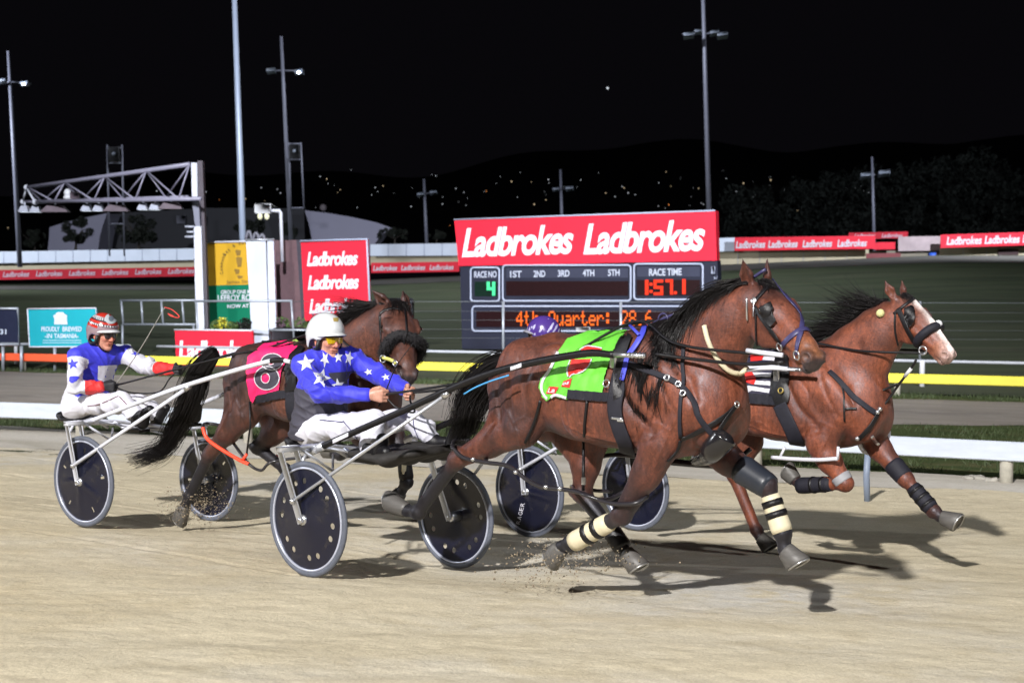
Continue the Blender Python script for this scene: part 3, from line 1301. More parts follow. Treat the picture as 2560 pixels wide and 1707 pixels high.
# ------------------------------------------------------------------ sulky
def wheel(rig, side, root, holes, slots, spin=0.0, ridges=0, hubcol=None):
    c = rig.o + rig.left * side * rig.half
    c = np.array([c[0], c[1], float(gz(c[0], c[1])) + .35])
    ax = rig.left * side
    wz = MB().lathe(c, ax, [(.331 + .019 * math.cos(a), .0165 * math.sin(a)) for a in np.linspace(0, 2 * math.pi, 14)[:-1]], 72, close=True)
    tyre = wz.build('wheel', M_TYRE, root)
    MB().lathe(c, ax, [(.303, .010), (.305, .0145), (.312, .0145), (.316, .010), (.316, -.010), (.312, -.0145), (.305, -.0145), (.303, -.010)],
               72, close=True).build('rim', M_RIM, tyre)
    # disc with cut-outs, two dished faces
    u = rig.fwd
    z = np.array([0, 0, 1.0])
    Rr = .306
    out = [(Rr * math.cos(a), Rr * math.sin(a)) for a in np.linspace(0, 2 * math.pi, 73)[:-1]]
    hl = []
    for a in holes:
        a = math.radians(a) + spin
        cx, cy = .232 * math.cos(a), .232 * math.sin(a)
        hl.append([(cx + .019 * math.cos(b), cy + .019 * math.sin(b)) for b in np.linspace(0, 2 * math.pi, 13)[:-1]])
    for a in slots:
        a = math.radians(a) + spin
        e = np.array([math.cos(a), math.sin(a)])
        t = np.array([-e[1], e[0]])
        hl.append([tuple(e * .235 + e * i * .021 + t * j * .009) for i, j in ((-1, -1), (1, -1), (1, 1), (-1, 1))])
    V2, F = poly_mesh(out, hl, .022)
    mbd = MB()
    for sg in (1, -1):              # outer face and inner face of one dished shell
        r = np.hypot(V2[:, 0], V2[:, 1])
        th = np.arctan2(V2[:, 1], V2[:, 0]) - spin
        hgt = (.004 if sg > 0 else -.001) * sg + sg * .040 * np.clip(1 - r / Rr, 0, 1) ** 1.4
        if ridges:
            hgt = hgt + .010 * np.exp(-((np.mod(th * ridges / (2 * math.pi), 1) - .5) / .10) ** 2) * np.clip(1 - r / Rr, 0, 1) * np.clip(r / .06, 0, 1) * 1.6
        P = c + np.outer(V2[:, 0], u) + np.outer(V2[:, 1], z) + np.outer(hgt * sg, ax)
        mbd.add(P, F if sg > 0 else [f[::-1] for f in F])
    mbd.build('wheel_disc', M_DISC, tyre)
    MB().lathe(c, ax, [(.0, .072), (.014, .072), (.018, .066), (.018, .052), (.03, .05), (.034, .042), (.034, -.042), (.03, -.05), (.018, -.052),
                       (.018, -.066), (.0, -.07)], 20).build('hub', M_STEEL, tyre)
    return c, tyre


def build_sulky(rig, c):
    base = rig.o
    loc = gpt(base[0], base[1])
    root = empty('sulky', loc, rig.rotz)
    tag(root, c['label'], 'sulky', 'two-wheeled racing sulkies')
    mt, ms = c['frame'], c['shaft']
    hubs = {}
    for sd in (-1, 1):
        hubs[sd], ty = wheel(rig, sd, root, c['holes'], c['slots'], c['spin'] if sd < 0 else c['spin'] + .5, c.get('ridges', 0))
    up = np.array([0, 0, 1.0])
    f = rig.fwd
    l = rig.left
    tops = {}
    for sd in (-1, 1):
        h = hubs[sd]
        top = h + f * c['fork'][0] + up * c['fork'][1]
        for off in (.062, -.062):
            a = h + l * sd * off
            b = top + l * sd * off
            d = nrm(b - a)
            A = np.array([nrm(np.cross(np.cross(d, l), d)), np.cross(d, nrm(np.cross(np.cross(d, l), d))), d])
            A[0] = l
            A[1] = np.cross(d, l)
            o = MB().box((a + b) / 2, (.006, .023 if c.get('plate') else .02, np.linalg.norm(b - a) / 2 + .02), A)
            o.build('fork_leg', mt, root)
        MB().box(top + up * .012, (.075, .028, .016), np.array([l, f, up])).build('fork_crown', mt, root)
        tops[sd] = top
    # cross arch between the forks and a lower rail under the seat
    a, b = tops[-1] + l * .02, tops[1] - l * .02
    mid = (a + b) / 2
    MB().tube(spline([a, a + l * .2 + up * .012, mid + up * .02 - f * .02, b - l * .2 + up * .012, b], 24), .014, 10).build('cross_arch', mt, root)
    MB().tube(spline([a + l * .1 - f * .0, mid + f * .0 - f * .34 + up * .0, b - l * .1], 18), .012, 8).build('seat_hoop', mt, root)
    MB().tube(spline([a + l * .22, mid + f * .18 - up * .01, b - l * .22], 14), .011, 8).build('cross_rail', mt, root)
    for sd in (-1, 1):
        # bent tube braces under the arch
        MB().tube([tops[sd] - l * sd * .1, mid - l * sd * -.28 + f * .0 - up * .09, mid + l * sd * .1 - f * .2 - up * .02], .009, 8).build('seat_brace', mt, root)
    # shafts
    for sd in (-1, 1):
        P = []
        for x, y, z in c['shaftpts']:
            P.append(rig.L(x, y * (1 if sd < 0 else -1), z))
        P = spline(P, 40)
        sh = MB().tube(P, np.interp(np.linspace(0, 1, 40), [0, .05, .8, 1], [.022, c['shr'], c['shr'], c['shr'] * .85]), 14).build('shaft', ms, root)
        d = nrm(P[-1] - P[-2])
        MB().tube([P[-1] - d * .01, P[-1] + d * .10, P[-1] + d * .19], [.016, .013, .012], 10).build('shaft_tip', M_STEEL, sh)
        for k in range(5):
            q = P[-1] + d * (.09 + .022 * k)
            MB().tube([q, q + d * .006], .0165, 10).build('tip_ring', M_STEEL, sh)
        d0 = nrm(P[1] - P[0])
        MB().tube([P[0] - d0 * .08, P[0] + d0 * .06], .029, 12).build('shaft_clamp', M_ALU, sh)
        MB().tube([P[0] - d0 * .06, tops[sd] - l * sd * .06], .013, 8).build('shaft_bracket', M_ALU, sh)
        if c.get('sleeve'):
            MB().tube(P[30:36], c['shr'] * 1.12, 14).build('grip_sleeve', M_LEATHER, sh)
        # stay
        h = hubs[sd]
        a = h + l * sd * .075 + (tops[sd] - h) * c['stay'][0]
        i = int(c['stay'][1] * 39)
        b = P[i] - up * .02
        MB().tube([a, a + (b - a) * .5, b], c.get('str', .0135), 12).build('stay', c['staym'], root)
        MB().ball(a, .02, 10, 6).build('stay_bolt', M_STEEL, root)
        MB().tube([b - nrm(b - a) * .03, b + nrm(b - a) * .02], .02, 10).build('stay_clamp', M_STEEL, root)
    # seat pad: saddle shaped
    sx, sz = c['seat']
    s = Skin()
    s.rc((sx - .10, 0, sz), (sx + .10, 0, sz - .005), (.12, .17, .035), (.11, .13, .03), .03)
    s.rc((sx - .17, -.1, sz + .03), (sx - .17, .1, sz + .03), (.05, .05, .03), (.05, .05, .03), .04)
    V, F, _ = s.mesh(.012)
    emit('seat', to_world(rig, V), F, M_LEATHER, root)
    for sd in (-1, 1):
        MB().tube([rig.L(sx, sd * .1, sz - .02), rig.L(sx + .05, sd * .2, sz - .09)], .012, 8).build('seat_post', mt, root)
        # foot rest: stirrup cup with an apron
        fx, fy, fz = c['foot']
        if (sd > 0) and c.get('footL'):
            fx, fy, fz = c['footL']
        q = rig.L(fx, abs(fy) * sd, fz)
        A = np.array([f, l, up])
        MB().box(q - up * .05, (.11, .055, .012), A).build('foot_rest', M_LEATHER, root)
        MB().tube([q - up * .06 - f * .08, rig.L(-.05, sd * .3, c['shaftpts'][0][2])], .012, 8).build('foot_rest_bar', mt, root)
        s = Skin()
        o = np.array([fx + .09, abs(fy) * sd, fz + .01])
        s.rc(o, o + np.array([.03, 0, .08]), (.035, .06, .05), (.025, .05, .04), .02)
        V, F, _ = s.mesh(.011)
        emit('stirrup_cup', to_world(rig, V), F, M_LEATHER, root)
    return dict(root=root, hubs=hubs, tops=tops, rig=rig)


# ------------------------------------------------------------------ people
def folds(V, F, amp, freqs, seed, stretch=(1, 1, 1)):
    """creases in cloth: sharp ridged waves, warped, pushed along the normal"""
    rng = np.random.default_rng(seed)
    N = vnormals(V, F)
    X = V * np.array(stretch)
    D = np.zeros(len(V))
    for f in freqs:
        for _ in range(3):
            k = rng.normal(0, 1, 3)
            k = k / np.linalg.norm(k) * f
            ph = X @ k + rng.uniform(0, 6) + 1.6 * np.sin(X[:, [1, 2, 0]] @ k * .45 + rng.uniform(0, 6))
            mask = np.clip(np.sin(X @ rng.normal(0, 7, 3) + rng.uniform(0, 6)) * .8 + .35, 0, 1)
            D += amp * (freqs[0] / f) ** .6 * ((1 - np.abs(np.sin(ph))) ** 2.2 - .3) * mask
    return V + N * D[:, None]


SKINC = np.array((.50, .25, .18))


def fist(s, wr, fwd, upv, side, k=1.0, col=SKINC):
    """a hand closed on a rein: palm, four curled fingers, thumb. fwd along the forearm, upv thumb side, side = back of the hand"""
    X, Y, Z = nrm(fwd), None, None
    Y = nrm(upv - X * (upv @ X))
    Z = nrm(side - X * (side @ X) - Y * (side @ Y))

    def p(a, b, c):
        return wr + (X * a + Y * b + Z * c) * k
    s.rc(p(-.03, 0, 0), p(.015, 0, 0), .024 * k, .026 * k, .015, col)
    for b in (.028, .01, -.009, -.027):
        s.rc(p(.012, b * .55, 0), p(.078, b, .004), .017 * k, .0145 * k, .012, col)
    for b, ln, r in ((.031, .95, .0098), (.011, 1.05, .0102), (-.010, 1.0, .0098), (-.029, .82, .0088)):
        a0 = np.array([.082, .006])
        a1 = a0 + np.array([.024, -.030]) * ln
        a2 = a1 + np.array([-.012, -.026]) * ln
        a3 = a2 + np.array([-.022, .002]) * ln
        q = [p(v[0], b, v[1]) for v in (a0, a1, a2, a3)]
        s.rc(q[0], q[1], (r + .001) * k, r * k, .004, col)
        s.rc(q[1], q[2], r * k, r * .95 * k, .003, col)
        s.rc(q[2], q[3], r * .95 * k, r * .85 * k, .003, col)
    s.rc(p(.02, .03, -.012), p(.055, .046, -.022), .014 * k, .0115 * k, .008, col)
    s.rc(p(.055, .046, -.022), p(.082, .036, -.034), .0115 * k, .0098 * k, .004, col)
    return p(.085, 0, -.03)


def build_person(rig, c):
    J = {k: (rig.loc(rig.F(*v)) if abs(v[0]) > 9 else np.array(v, float)) for k, v in c['J'].items()}
    up = np.array([0, 0, 1.0])
    pel, ch = J['pelvis'], J['chest']
    ax = nrm(ch - pel)
    hd = J['head']
    hf = nrm(np.array(c['face']))
    hu = nrm(np.array(c.get('headup', (0, 0, 1))))
    hf = nrm(hf - hu * (hf @ hu))
    hs = np.cross(hu, hf)
    Mh = np.array([hf, hs, hu])

    def h(a, b, d):
        return hd + hf * a + hs * b + hu * d
    # -- skin: head, neck, hands
    s = Skin()
    sk = SKINC * np.array(c.get('skin', (1, 1, 1)))
    rd = sk * np.array((1.05, .78, .72))
    s.el(h(-.008, 0, .035), (.094, .074, .095), .02, sk, Mh)
    s.el(h(.035, 0, -.03), (.060, .060, .082), .03, sk, Mh)
    s.rc(h(.0, .052, -.05), h(.066, .012, -.1), .024, .021, .02, sk)
    s.rc(h(.0, -.052, -.05), h(.066, -.012, -.1), .024, .021, .02, sk)
    s.el(h(.078, 0, -.103), (.019, .023, .017), .015, sk, Mh)
    s.rc(h(.092, 0, .008), h(.113, 0, -.03), .0095, .0135, .012, rd)
    for sg in (-1, 1):
        s.el(h(.1, sg * .0125, -.034), (.012, .008, .009), .008, rd, Mh)
        s.rc(h(.088, sg * .012, .024), h(.074, sg * .05, .022), .011, .01, .012, sk)
        s.el(h(.076, sg * .038, -.022), (.02, .02, .018), .02, rd, Mh)
        s.el(h(.094, sg * .031, .004), (.012, .014, .009), .008, sk, Mh, sub=True)
        s.el(h(-.004, sg * .077, -.012), (.020, .008, .032), .008, rd, Mh)
        s.el(h(-.002, sg * .086, -.010), (.010, .005, .018), .004, sk, Mh, sub=True)
    s.rc(h(.093, -.02, -.062), h(.093, .02, -.062), (.010, .012, .0055), (.010, .012, .0055), .006, rd * .8, Mh)
    s.rc(h(.089, -.016, -.074), h(.089, .016, -.074), (.010, .012, .0065), (.010, .012, .0065), .006, rd * .85, Mh)
    s.rc(h(.105, -.022, -.068), h(.105, .022, -.068), (.014, .006, .0018), (.014, .006, .0018), .004, rd, Mh, sub=True)
    nb = ch + ax * .10
    s.rc(h(-.012, 0, -.07), nb, .056, .064, .03, sk)
    # a stub of the body under the clothes keeps the skin one continuous figure
    skin = s
    hands = {}
    gl = c.get('glove')
    hs_ = Skin() if gl else s
    for sd, n in ((-1, 'R'), (1, 'L')):
        e, w = J['el' + n], J['wr' + n]
        d = nrm(w - e)
        sh = J['sh' + n]
        skin.rc(nb, sh, .04, .035, .03, sk)
        skin.rc(sh, e, .035, .03, .02, sk)
        skin.rc(e, w, .03, .025, .02, sk)
        palm_in = np.array([0, -sd, 0.0])
        hands[n] = fist(hs_, w + d * .02, d + np.array([0, 0, -.1]), up, -palm_in + np.array([.15, 0, .25]), 1.05, sk if not gl else np.array((1., 1, 1)))
    skin.rc(nb, pel + ax * .1, .06, .07, .03, sk)
    for n, sd in (('R', -1), ('L', 1)):
        hp = pel + np.array([0.02, sd * .09, 0])
        skin.rc(pel + ax * .1, hp, .07, .06, .03, sk)
        skin.rc(hp, J['kn' + n], .06, .045, .03, sk)
        skin.rc(J['kn' + n], J['an' + n], .042, .032, .03, sk)
    V, F, C = skin.mesh(.0048, .006)
    base = rig.o + rig.fwd * pel[0]
    loc = np.array([base[0], base[1], pel[2] - .1])
    root = emit('person', to_world(rig, V), F, M_SKIN, None, loc=loc, rotz=rig.rotz, cols=C)
    tag(root, c['label'], 'person', 'drivers seated in the sulkies')
    W_ = lambda q: to_world(rig, np.asarray(q)[None])[0]
    if gl:
        V, F, _ = hs_.mesh(.0055)
        emit('gloves', to_world(rig, V), F, M_GLOVE, root)
    # eyes
    for sg in (-1, 1):
        MB().ball(W_(h(.083, sg * .031, .004)), .0115, 10, 8).build('eye', mat('eye white', (.6, .58, .55), .2), root)
    # -- jacket
    s = Skin()
    rr = c.get('girth', 1.0)
    lat = nrm(J['shL'] - J['shR'])
    fr = np.cross(lat, ax)
    Mt = np.array([fr, lat, ax])
    s.rc(pel - ax * .045, pel + ax * .05, np.array((.142, .178, .06)) * rr, np.array((.132, .170, .10)) * rr, .04, M=Mt)
    s.rc(pel + ax * .03, pel + (ch - pel) * .5, np.array((.125, .165, .12)) * rr, np.array((.125, .16, .14)) * rr, .05, M=Mt)
    s.rc(pel + (ch - pel) * .5, ch, np.array((.125, .16, .14)) * rr, np.array((.115, .165, .12)) * rr, .05, M=Mt)
    s.rc(ch + ax * .07 - lat * .10, ch + ax * .07 + lat * .10, (.075, .06, .05), (.075, .06, .05), .06, M=Mt)
    s.rc(ch + ax * .07, ch + ax * .115 + fr * .01, (.07, .072, .035), (.062, .064, .022), .03, M=Mt)
    for sd, n in ((-1, 'R'), (1, 'L')):
        sh, e, w = J['sh' + n], J['el' + n], J['wr' + n]
        s.rc(ch + ax * .05 + lat * sd * .1, sh, .075, .076, .05)
        s.rc(sh, e, .070, .058, .035)
        s.rc(e, e + (w - e) * .5, .058, .052, .03)
        s.rc(e + (w - e) * .5, w - nrm(w - e) * .0, .052, .045, .03)
        # folds at the elbow and along the sleeve
        rng = np.random.default_rng(5 + sd)
        for t in (.55, .72, .88):
            q = sh + (e - sh) * t
            s.rc(q + rng.normal(0, .010, 3), q + rng.normal(0, .014, 3), .060, .058, .012)
        for t in (.2, .42, .62):
            q = e + (w - e) * t
            s.rc(q + rng.normal(0, .008, 3), q + rng.normal(0, .010, 3), .050, .049, .010)
    s.el(h(-.012, 0, -.075), (.052, .052, .04), .01, M=Mh, sub=True)
    rng = np.random.default_rng(11)
    for t in (.1, .25, .4, .55, .7):
        q = pel + (ch - pel) * t + fr * .085 * rr
        s.rc(q - lat * .12 + ax * rng.normal(0, .02), q + lat * .12 + ax * rng.normal(0, .03), (.035, .03, .016), (.035, .03, .016), .02, M=Mt)
    Vj, Fj, _ = s.mesh(.0065, smooth=1)
    Vj = folds(Vj, Fj, .0105, (16, 27, 42), 12)
    Vj = to_world(rig, Vj)
    jk = emit('jacket', Vj, Fj, c['jacket'], root)
    # -- trousers
    s = Skin()
    s.rc(pel - np.array([.0, .08, 0]), pel + np.array([0, .08, 0]), (.135, .11, .12), (.135, .11, .12), .04)
    for sd, n in ((-1, 'R'), (1, 'L')):
        k_, a_ = J['kn' + n], J['an' + n]
        hp = pel + np.array([0.03, sd * .095, 0])
        s.rc(hp, hp + (k_ - hp) * .5, .095, .082, .04)
        s.rc(hp + (k_ - hp) * .5, k_, .082, .064, .04)
        s.rc(k_, k_ + (a_ - k_) * .5, .07, .064, .03)
        s.rc(k_ + (a_ - k_) * .5, a_, .064, .052, .03)
        for t in (.25, .5, .8):
            q = hp + (k_ - hp) * t
            s.rc(q + rng.normal(0, .014, 3), q + rng.normal(0, .02, 3), .078, .074, .016)
        for t in (.3, .6, .85):
            q = k_ + (a_ - k_) * t
            s.rc(q + rng.normal(0, .012, 3), q + rng.normal(0, .02, 3), .052, .048, .018)
    Vt, Ft, _ = s.mesh(.0070, smooth=1)
    Vt = folds(Vt, Ft, .0095, (15, 26, 40), 13)
    Vt = to_world(rig, Vt)
    emit('trousers', Vt, Ft, M_WHITECLOTH, root)
    for n in ('R', 'L'):
        a_ = J['an' + n]
        t_ = J.get('toe' + n, a_ + np.array([.16, 0, .02]))
        d = nrm(t_ - a_)
        s = Skin()
        s.rc(a_ + nrm(J['kn' + n] - a_) * .06, a_, .05, .048, .02)
        s.rc(a_ - up * .02, t_, .046, .036, .03)
        s.rc(a_ - d * .04 - up * .035, a_ + d * .02 - up * .03, .036, .036, .02)
        V, F, _ = s.mesh(.007)
        emit('boot', to_world(rig, V), F, M_LEATHER, root)
    # -- helmet
    hm = c['helmet']
    s = Skin()
    hc = h(-.012, 0, .052)
    s.el(hc, (.138, .118, .128), .01, M=Mh)
    s.rc(h(-.05, .0, -.03), h(-.05, .0, .03), (.085, .108, .06), (.09, .115, .09), .02, M=Mh)
    # shell opened below a sloping brow line and round the ears and hollowed for the head
    s.el(hc - hu * .004, (.122, .102, .112), .004, M=Mh, sub=True)
    s.rc(h(-.05, .0, -.06), h(-.05, .0, .03), (.072, .093, .06), (.08, .1, .09), .004, M=Mh, sub=True)
    big = 1.0
    s.rc(h(.17, -.2, -.072), h(.17, .2, -.072), (.145, .2, .128), (.145, .2, .125), .008, M=Mh, sub=True)
    s.rc(h(.0, -.2, -.055), h(.0, .2, -.055), (.055, .2, .06), (.055, .2, .06), .012, M=Mh, sub=True)
    s.rc(h(-.2, 0, -.20), h(.1, 0, -.20), (.1, .3, .095), (.1, .3, .095), .008, M=Mh, sub=True)
    Vh, Fh, _ = s.mesh(.0052)
    Vh = to_world(rig, Vh)
    he = emit('helmet', Vh, Fh, hm, root)
    # peak
    mb = MB()
    nn = 18
    Vp = []
    for t in (0, 1):
        for i in range(nn + 1):
            a = -1.15 + 2.3 * i / nn
            r0 = np.array([.118 * math.cos(a) + .0, .110 * math.sin(a)])
            e = r0 * (1 + t * .34 * max(0, math.cos(a * 1.25)))
            Vp.append(W_(h(e[0] - .004, e[1], .060 - t * .016 - .012 * (abs(a) ** 2))))
    Vp = np.array(Vp)
    Fp = [(i, i + 1, nn + 2 + i, nn + 1 + i) for i in range(nn)]
    up_w = rig.R.T @ hu
    mb.add(np.vstack([Vp, Vp - up_w * .006]), Fp + [tuple(j + 2 * (nn + 1) for j in f[::-1]) for f in Fp] +
           [(nn + 1 + i, nn + 2 + i, 3 * (nn + 1) + 1 + i, 3 * (nn + 1) + i) for i in range(nn)])
    mb.build('peak', c.get('peakm', hm), he)
    # padding and chin strap
    for sg in (-1, 1):
        MB().tube([W_(h(-.055, sg * .092, -.055)), W_(h(-.02, sg * .094, -.075)), W_(h(.025, sg * .086, -.055)), W_(h(.04, sg * .088, .01))],
                  [.016, .018, .018, .014], 8).build('ear_padding', M_LEATHER, he)
        MB().tube(spline([W_(h(.02, sg * .086, -.05)), W_(h(.045, sg * .06, -.10)), W_(h(.06, sg * .02, -.130)), W_(h(.062, 0, -.133))], 12), .006, 6).build('chin_strap', M_LEATHER, he)
    # glasses
    lens = MB()
    Vg = []
    for t in (1, 0):
        for i in range(21):
            a = -1.05 + 2.1 * i / 20
            nose_gap = .018 * math.exp(-(a / .16) ** 2)
            z = .026 - (0 if t else .040 - nose_gap + .01 * (abs(a) ** 2) * .6)
            if t == 0 and abs(a) > .85:
                z = .03 - .024
            Vg.append(W_(h(.062 + .052 * math.cos(a), .078 * math.sin(a), z)))
    lens.add(Vg, [(i, i + 1, 22 + i, 21 + i) for i in range(20)])
    gls = lens.build('glasses', c['lens'], root)
    MB().tube([Vg[i] for i in range(21)], .0035, 6).build('glasses_frame', M_LEATHER, gls)
    for sg in (-1, 1):
        MB().tube([W_(h(.088, sg * .07, .026)), W_(h(.02, sg * .08, .018))], .0035, 6).build('glasses_arm', M_LEATHER, gls)
    return dict(root=root, jk=jk, he=he, hands={n: W_(q) for n, q in hands.items()}, W=W_, h=h, J=J,
                bvh=bvh_of((Vj, Fj)), bvt=bvh_of((Vt, Ft)), bvhel=bvh_of((Vh, Fh)), rig=rig)
# ------------------------------------------------------------------ ground
def ground_mat(name, cols, scales, rough=.95, bump=.5, bscale=40, stretch=(1, 1, 1), rot=0.0, contrast=(.35, .65)):
    """layered earth: three tones mixed by noises of different size, stretched along the direction of travel"""
    m = bpy.data.materials.new(name)
    m.use_nodes = True
    nt = m.node_tree
    b = nt.nodes['Principled BSDF']
    b.inputs['Roughness'].default_value = rough
    b.inputs['Specular IOR Level'].default_value = .2
    tc = nd(nt, 'ShaderNodeTexCoord')
    mp = nd(nt, 'ShaderNodeMapping')
    mp.inputs['Rotation'].default_value = (0, 0, rot)
    nt.links.new(tc.outputs['Object'], mp.inputs[0])
    mp2 = nd(nt, 'ShaderNodeMapping')
    mp2.inputs['Scale'].default_value = stretch
    nt.links.new(mp.outputs[0], mp2.inputs[0])
    prev = None
    for i, (c, sc) in enumerate(zip(cols, scales)):
        if i == 0:
            rgb = nd(nt, 'ShaderNodeRGB')
            rgb.outputs[0].default_value = (*c, 1)
            prev = rgb.outputs[0]
            continue
        n = nd(nt, 'ShaderNodeTexNoise', i_Scale=sc, i_Detail=7.0, i_Roughness=.62, i_Distortion=.4)
        nt.links.new(mp2.outputs[0], n.inputs['Vector'])
        r = nd(nt, 'ShaderNodeMapRange', interpolation_type='SMOOTHSTEP')
        r.inputs['From Min'].default_value = contrast[0] + .06
        r.inputs['From Max'].default_value = contrast[1] + .04
        nt.links.new(n.outputs[0], r.inputs[0])
        mx = nd(nt, 'ShaderNodeMix', data_type='RGBA')
        mx.inputs[7].default_value = (*c, 1)
        nt.links.new(prev, mx.inputs[6])
        nt.links.new(r.outputs[0], mx.inputs[0])
        prev = mx.outputs[2]
    g = nd(nt, 'ShaderNodeTexNoise', i_Scale=bscale * 1.6, i_Detail=5.0, i_Roughness=.75)
    nt.links.new(mp2.outputs[0], g.inputs['Vector'])
    gr = nd(nt, 'ShaderNodeMapRange')
    gr.inputs['From Min'].default_value = .25
    gr.inputs['From Max'].default_value = .75
    gr.inputs['To Min'].default_value = .72
    gr.inputs['To Max'].default_value = 1.22
    nt.links.new(g.outputs[0], gr.inputs[0])
    mg = nd(nt, 'ShaderNodeMix', data_type='RGBA', blend_type='MULTIPLY')
    mg.inputs[0].default_value = 1
    nt.links.new(prev, mg.inputs[6])
    nt.links.new(gr.outputs[0], mg.inputs[7])
    nt.links.new(mg.outputs[2], b.inputs['Base Color'])
    n1 = nd(nt, 'ShaderNodeTexNoise', i_Scale=bscale, i_Detail=8.0, i_Roughness=.7)
    nt.links.new(tc.outputs['Object'], n1.inputs['Vector'])
    n2 = nd(nt, 'ShaderNodeTexNoise', i_Scale=bscale / 7, i_Detail=5.0)
    nt.links.new(mp2.outputs[0], n2.inputs['Vector'])
    b1 = nd(nt, 'ShaderNodeBump', i_Strength=bump, i_Distance=.012)
    nt.links.new(n1.outputs[0], b1.inputs['Height'])
    b2 = nd(nt, 'ShaderNodeBump', i_Strength=bump, i_Distance=.03)
    nt.links.new(n2.outputs[0], b2.inputs['Height'])
    nt.links.new(b1.outputs[0], b2.inputs['Normal'])
    nt.links.new(b2.outputs[0], b.inputs['Normal'])
    MATS[name] = m
    return m


TRK = -.42     # direction of the harrow lines on the track
M_SAND = ground_mat('track sand', [(.590, .522, .380), (.515, .435, .288), (.52, .51, .485), (.52, .455, .325)], [0, .34, .14, 3.4],
                    bump=.45, bscale=48, stretch=(1.0, 1.0, 1), rot=.06, contrast=(.40, .66))
M_DISC = ground_mat('dusty wheel disc', [(.0065, .0075, .020), (.014, .014, .020), (.040, .036, .032)], [0, 3.0, 7.0], rough=.26, bump=.05, bscale=20, contrast=(.50, .72))
M_DISC.node_tree.nodes['Principled BSDF'].inputs['Specular IOR Level'].default_value = .5
M_STRIP = ground_mat('pale track edge', [(.50, .47, .42), (.40, .37, .31), (.56, .53, .48)], [0, 1.2, .5], bump=.4, bscale=30, stretch=(.3, 1.4, 1), rot=-TRK)
M_GRASS = ground_mat('verge turf', [(.055, .075, .022), (.10, .095, .045), (.035, .06, .018)], [0, 1.1, 2.7], bump=.8, bscale=26, stretch=(.5, 1.3, 1), rot=-TRK)
M_FIELD = ground_mat('infield turf', [(.056, .070, .038), (.080, .086, .055), (.036, .045, .027)], [0, .22, .6], bump=.6, bscale=9, stretch=(.25, 1.2, 1))
M_GRAVEL = ground_mat('grey gravel', [(.25, .225, .20), (.19, .172, .158), (.29, .265, .24)], [0, .6, 1.9], bump=.5, bscale=38, stretch=(.4, 1.3, 1), rot=-TRK)
M_FARTRACK = ground_mat('far track dirt', [(.085, .08, .075), (.06, .056, .052)], [0, .2], bump=.3, bscale=6)


def curve_y(pts):
    xs = [p[0] for p in pts]
    ys = [p[1] for p in pts]
    return lambda x: np.interp(x, xs, ys) + .10 * np.sin(x * 1.7) * .4 + .05 * np.sin(x * 4.3 + 1)


def straight(pts):
    xs = [p[0] for p in pts]
    ys = [p[1] for p in pts]
    a = np.polyfit(xs, ys, 2 if len(xs) > 2 else 1)
    return lambda x: np.polyval(a, x)


E_SAND = curve_y([(-16, 22.0), (-5.9, 17.9), (4.7, 14.35), (14, 11.3)])
E_STRIP = curve_y([(-16, 25), (-6.9, 20.6), (5.2, 15.35), (14, 11.9)])
RAIL = straight([(-14, 21.6), (-7.07, 19.9), (-3.34, 18.8), (4.12, 15.3), (5.2, 14.8), (10, 12.4)])
E_ROAD0 = curve_y([(-16, 21.0 + 3.4), (-8, 22.0), (2, 21.4), (7.4, 20.9), (14, 20.4)])
E_ROAD1 = curve_y([(-18, 36), (-11.3, 33), (-2, 29.3), (8.8, 24.8), (14, 22.9)])


def sheet(name, lo, hi, x0, x1, nx, ny, m, dz, ypow=1.0):
    xs = np.linspace(x0, x1, nx)
    t = np.linspace(0, 1, ny) ** ypow
    V = np.zeros((nx, ny, 3))
    for i, x in enumerate(xs):
        a, b = float(lo(x)), float(hi(x))
        y = a + (b - a) * t
        V[i, :, 0] = x
        V[i, :, 1] = y
        V[i, :, 2] = gz(np.full(ny, x), y) + dz
    ii = np.arange(nx * ny).reshape(nx, ny)
    F = np.stack([ii[:-1, :-1], ii[1:, :-1], ii[1:, 1:], ii[:-1, 1:]], -1).reshape(-1, 4)
    o = emit(name, V.reshape(-1, 3), F, m)
    tag(o, kind='structure')
    return o


# one ground sheet to the horizon
def big_ground():
    xs = np.concatenate([np.linspace(-900, -60, 22), np.linspace(-55, 55, 130), np.linspace(60, 900, 22)])
    ys = np.concatenate([np.linspace(-60, 3, 12), np.linspace(3.5, 34, 150), np.linspace(35, 160, 90), np.linspace(170, 1500, 30)])
    X, Y = np.meshgrid(xs, ys, indexing='ij')
    Z = gz(X, Y) - .004 - .05 * np.clip((17.5 - Y) / 2, 0, 1)
    n, m = X.shape
    ii = np.arange(n * m).reshape(n, m)
    F = np.stack([ii[:-1, :-1], ii[1:, :-1], ii[1:, 1:], ii[:-1, 1:]], -1).reshape(-1, 4)
    tag(emit('ground', np.stack([X, Y, Z], -1).reshape(-1, 3), F, M_FIELD), kind='structure')


big_ground()
_r = np.random.default_rng(2)


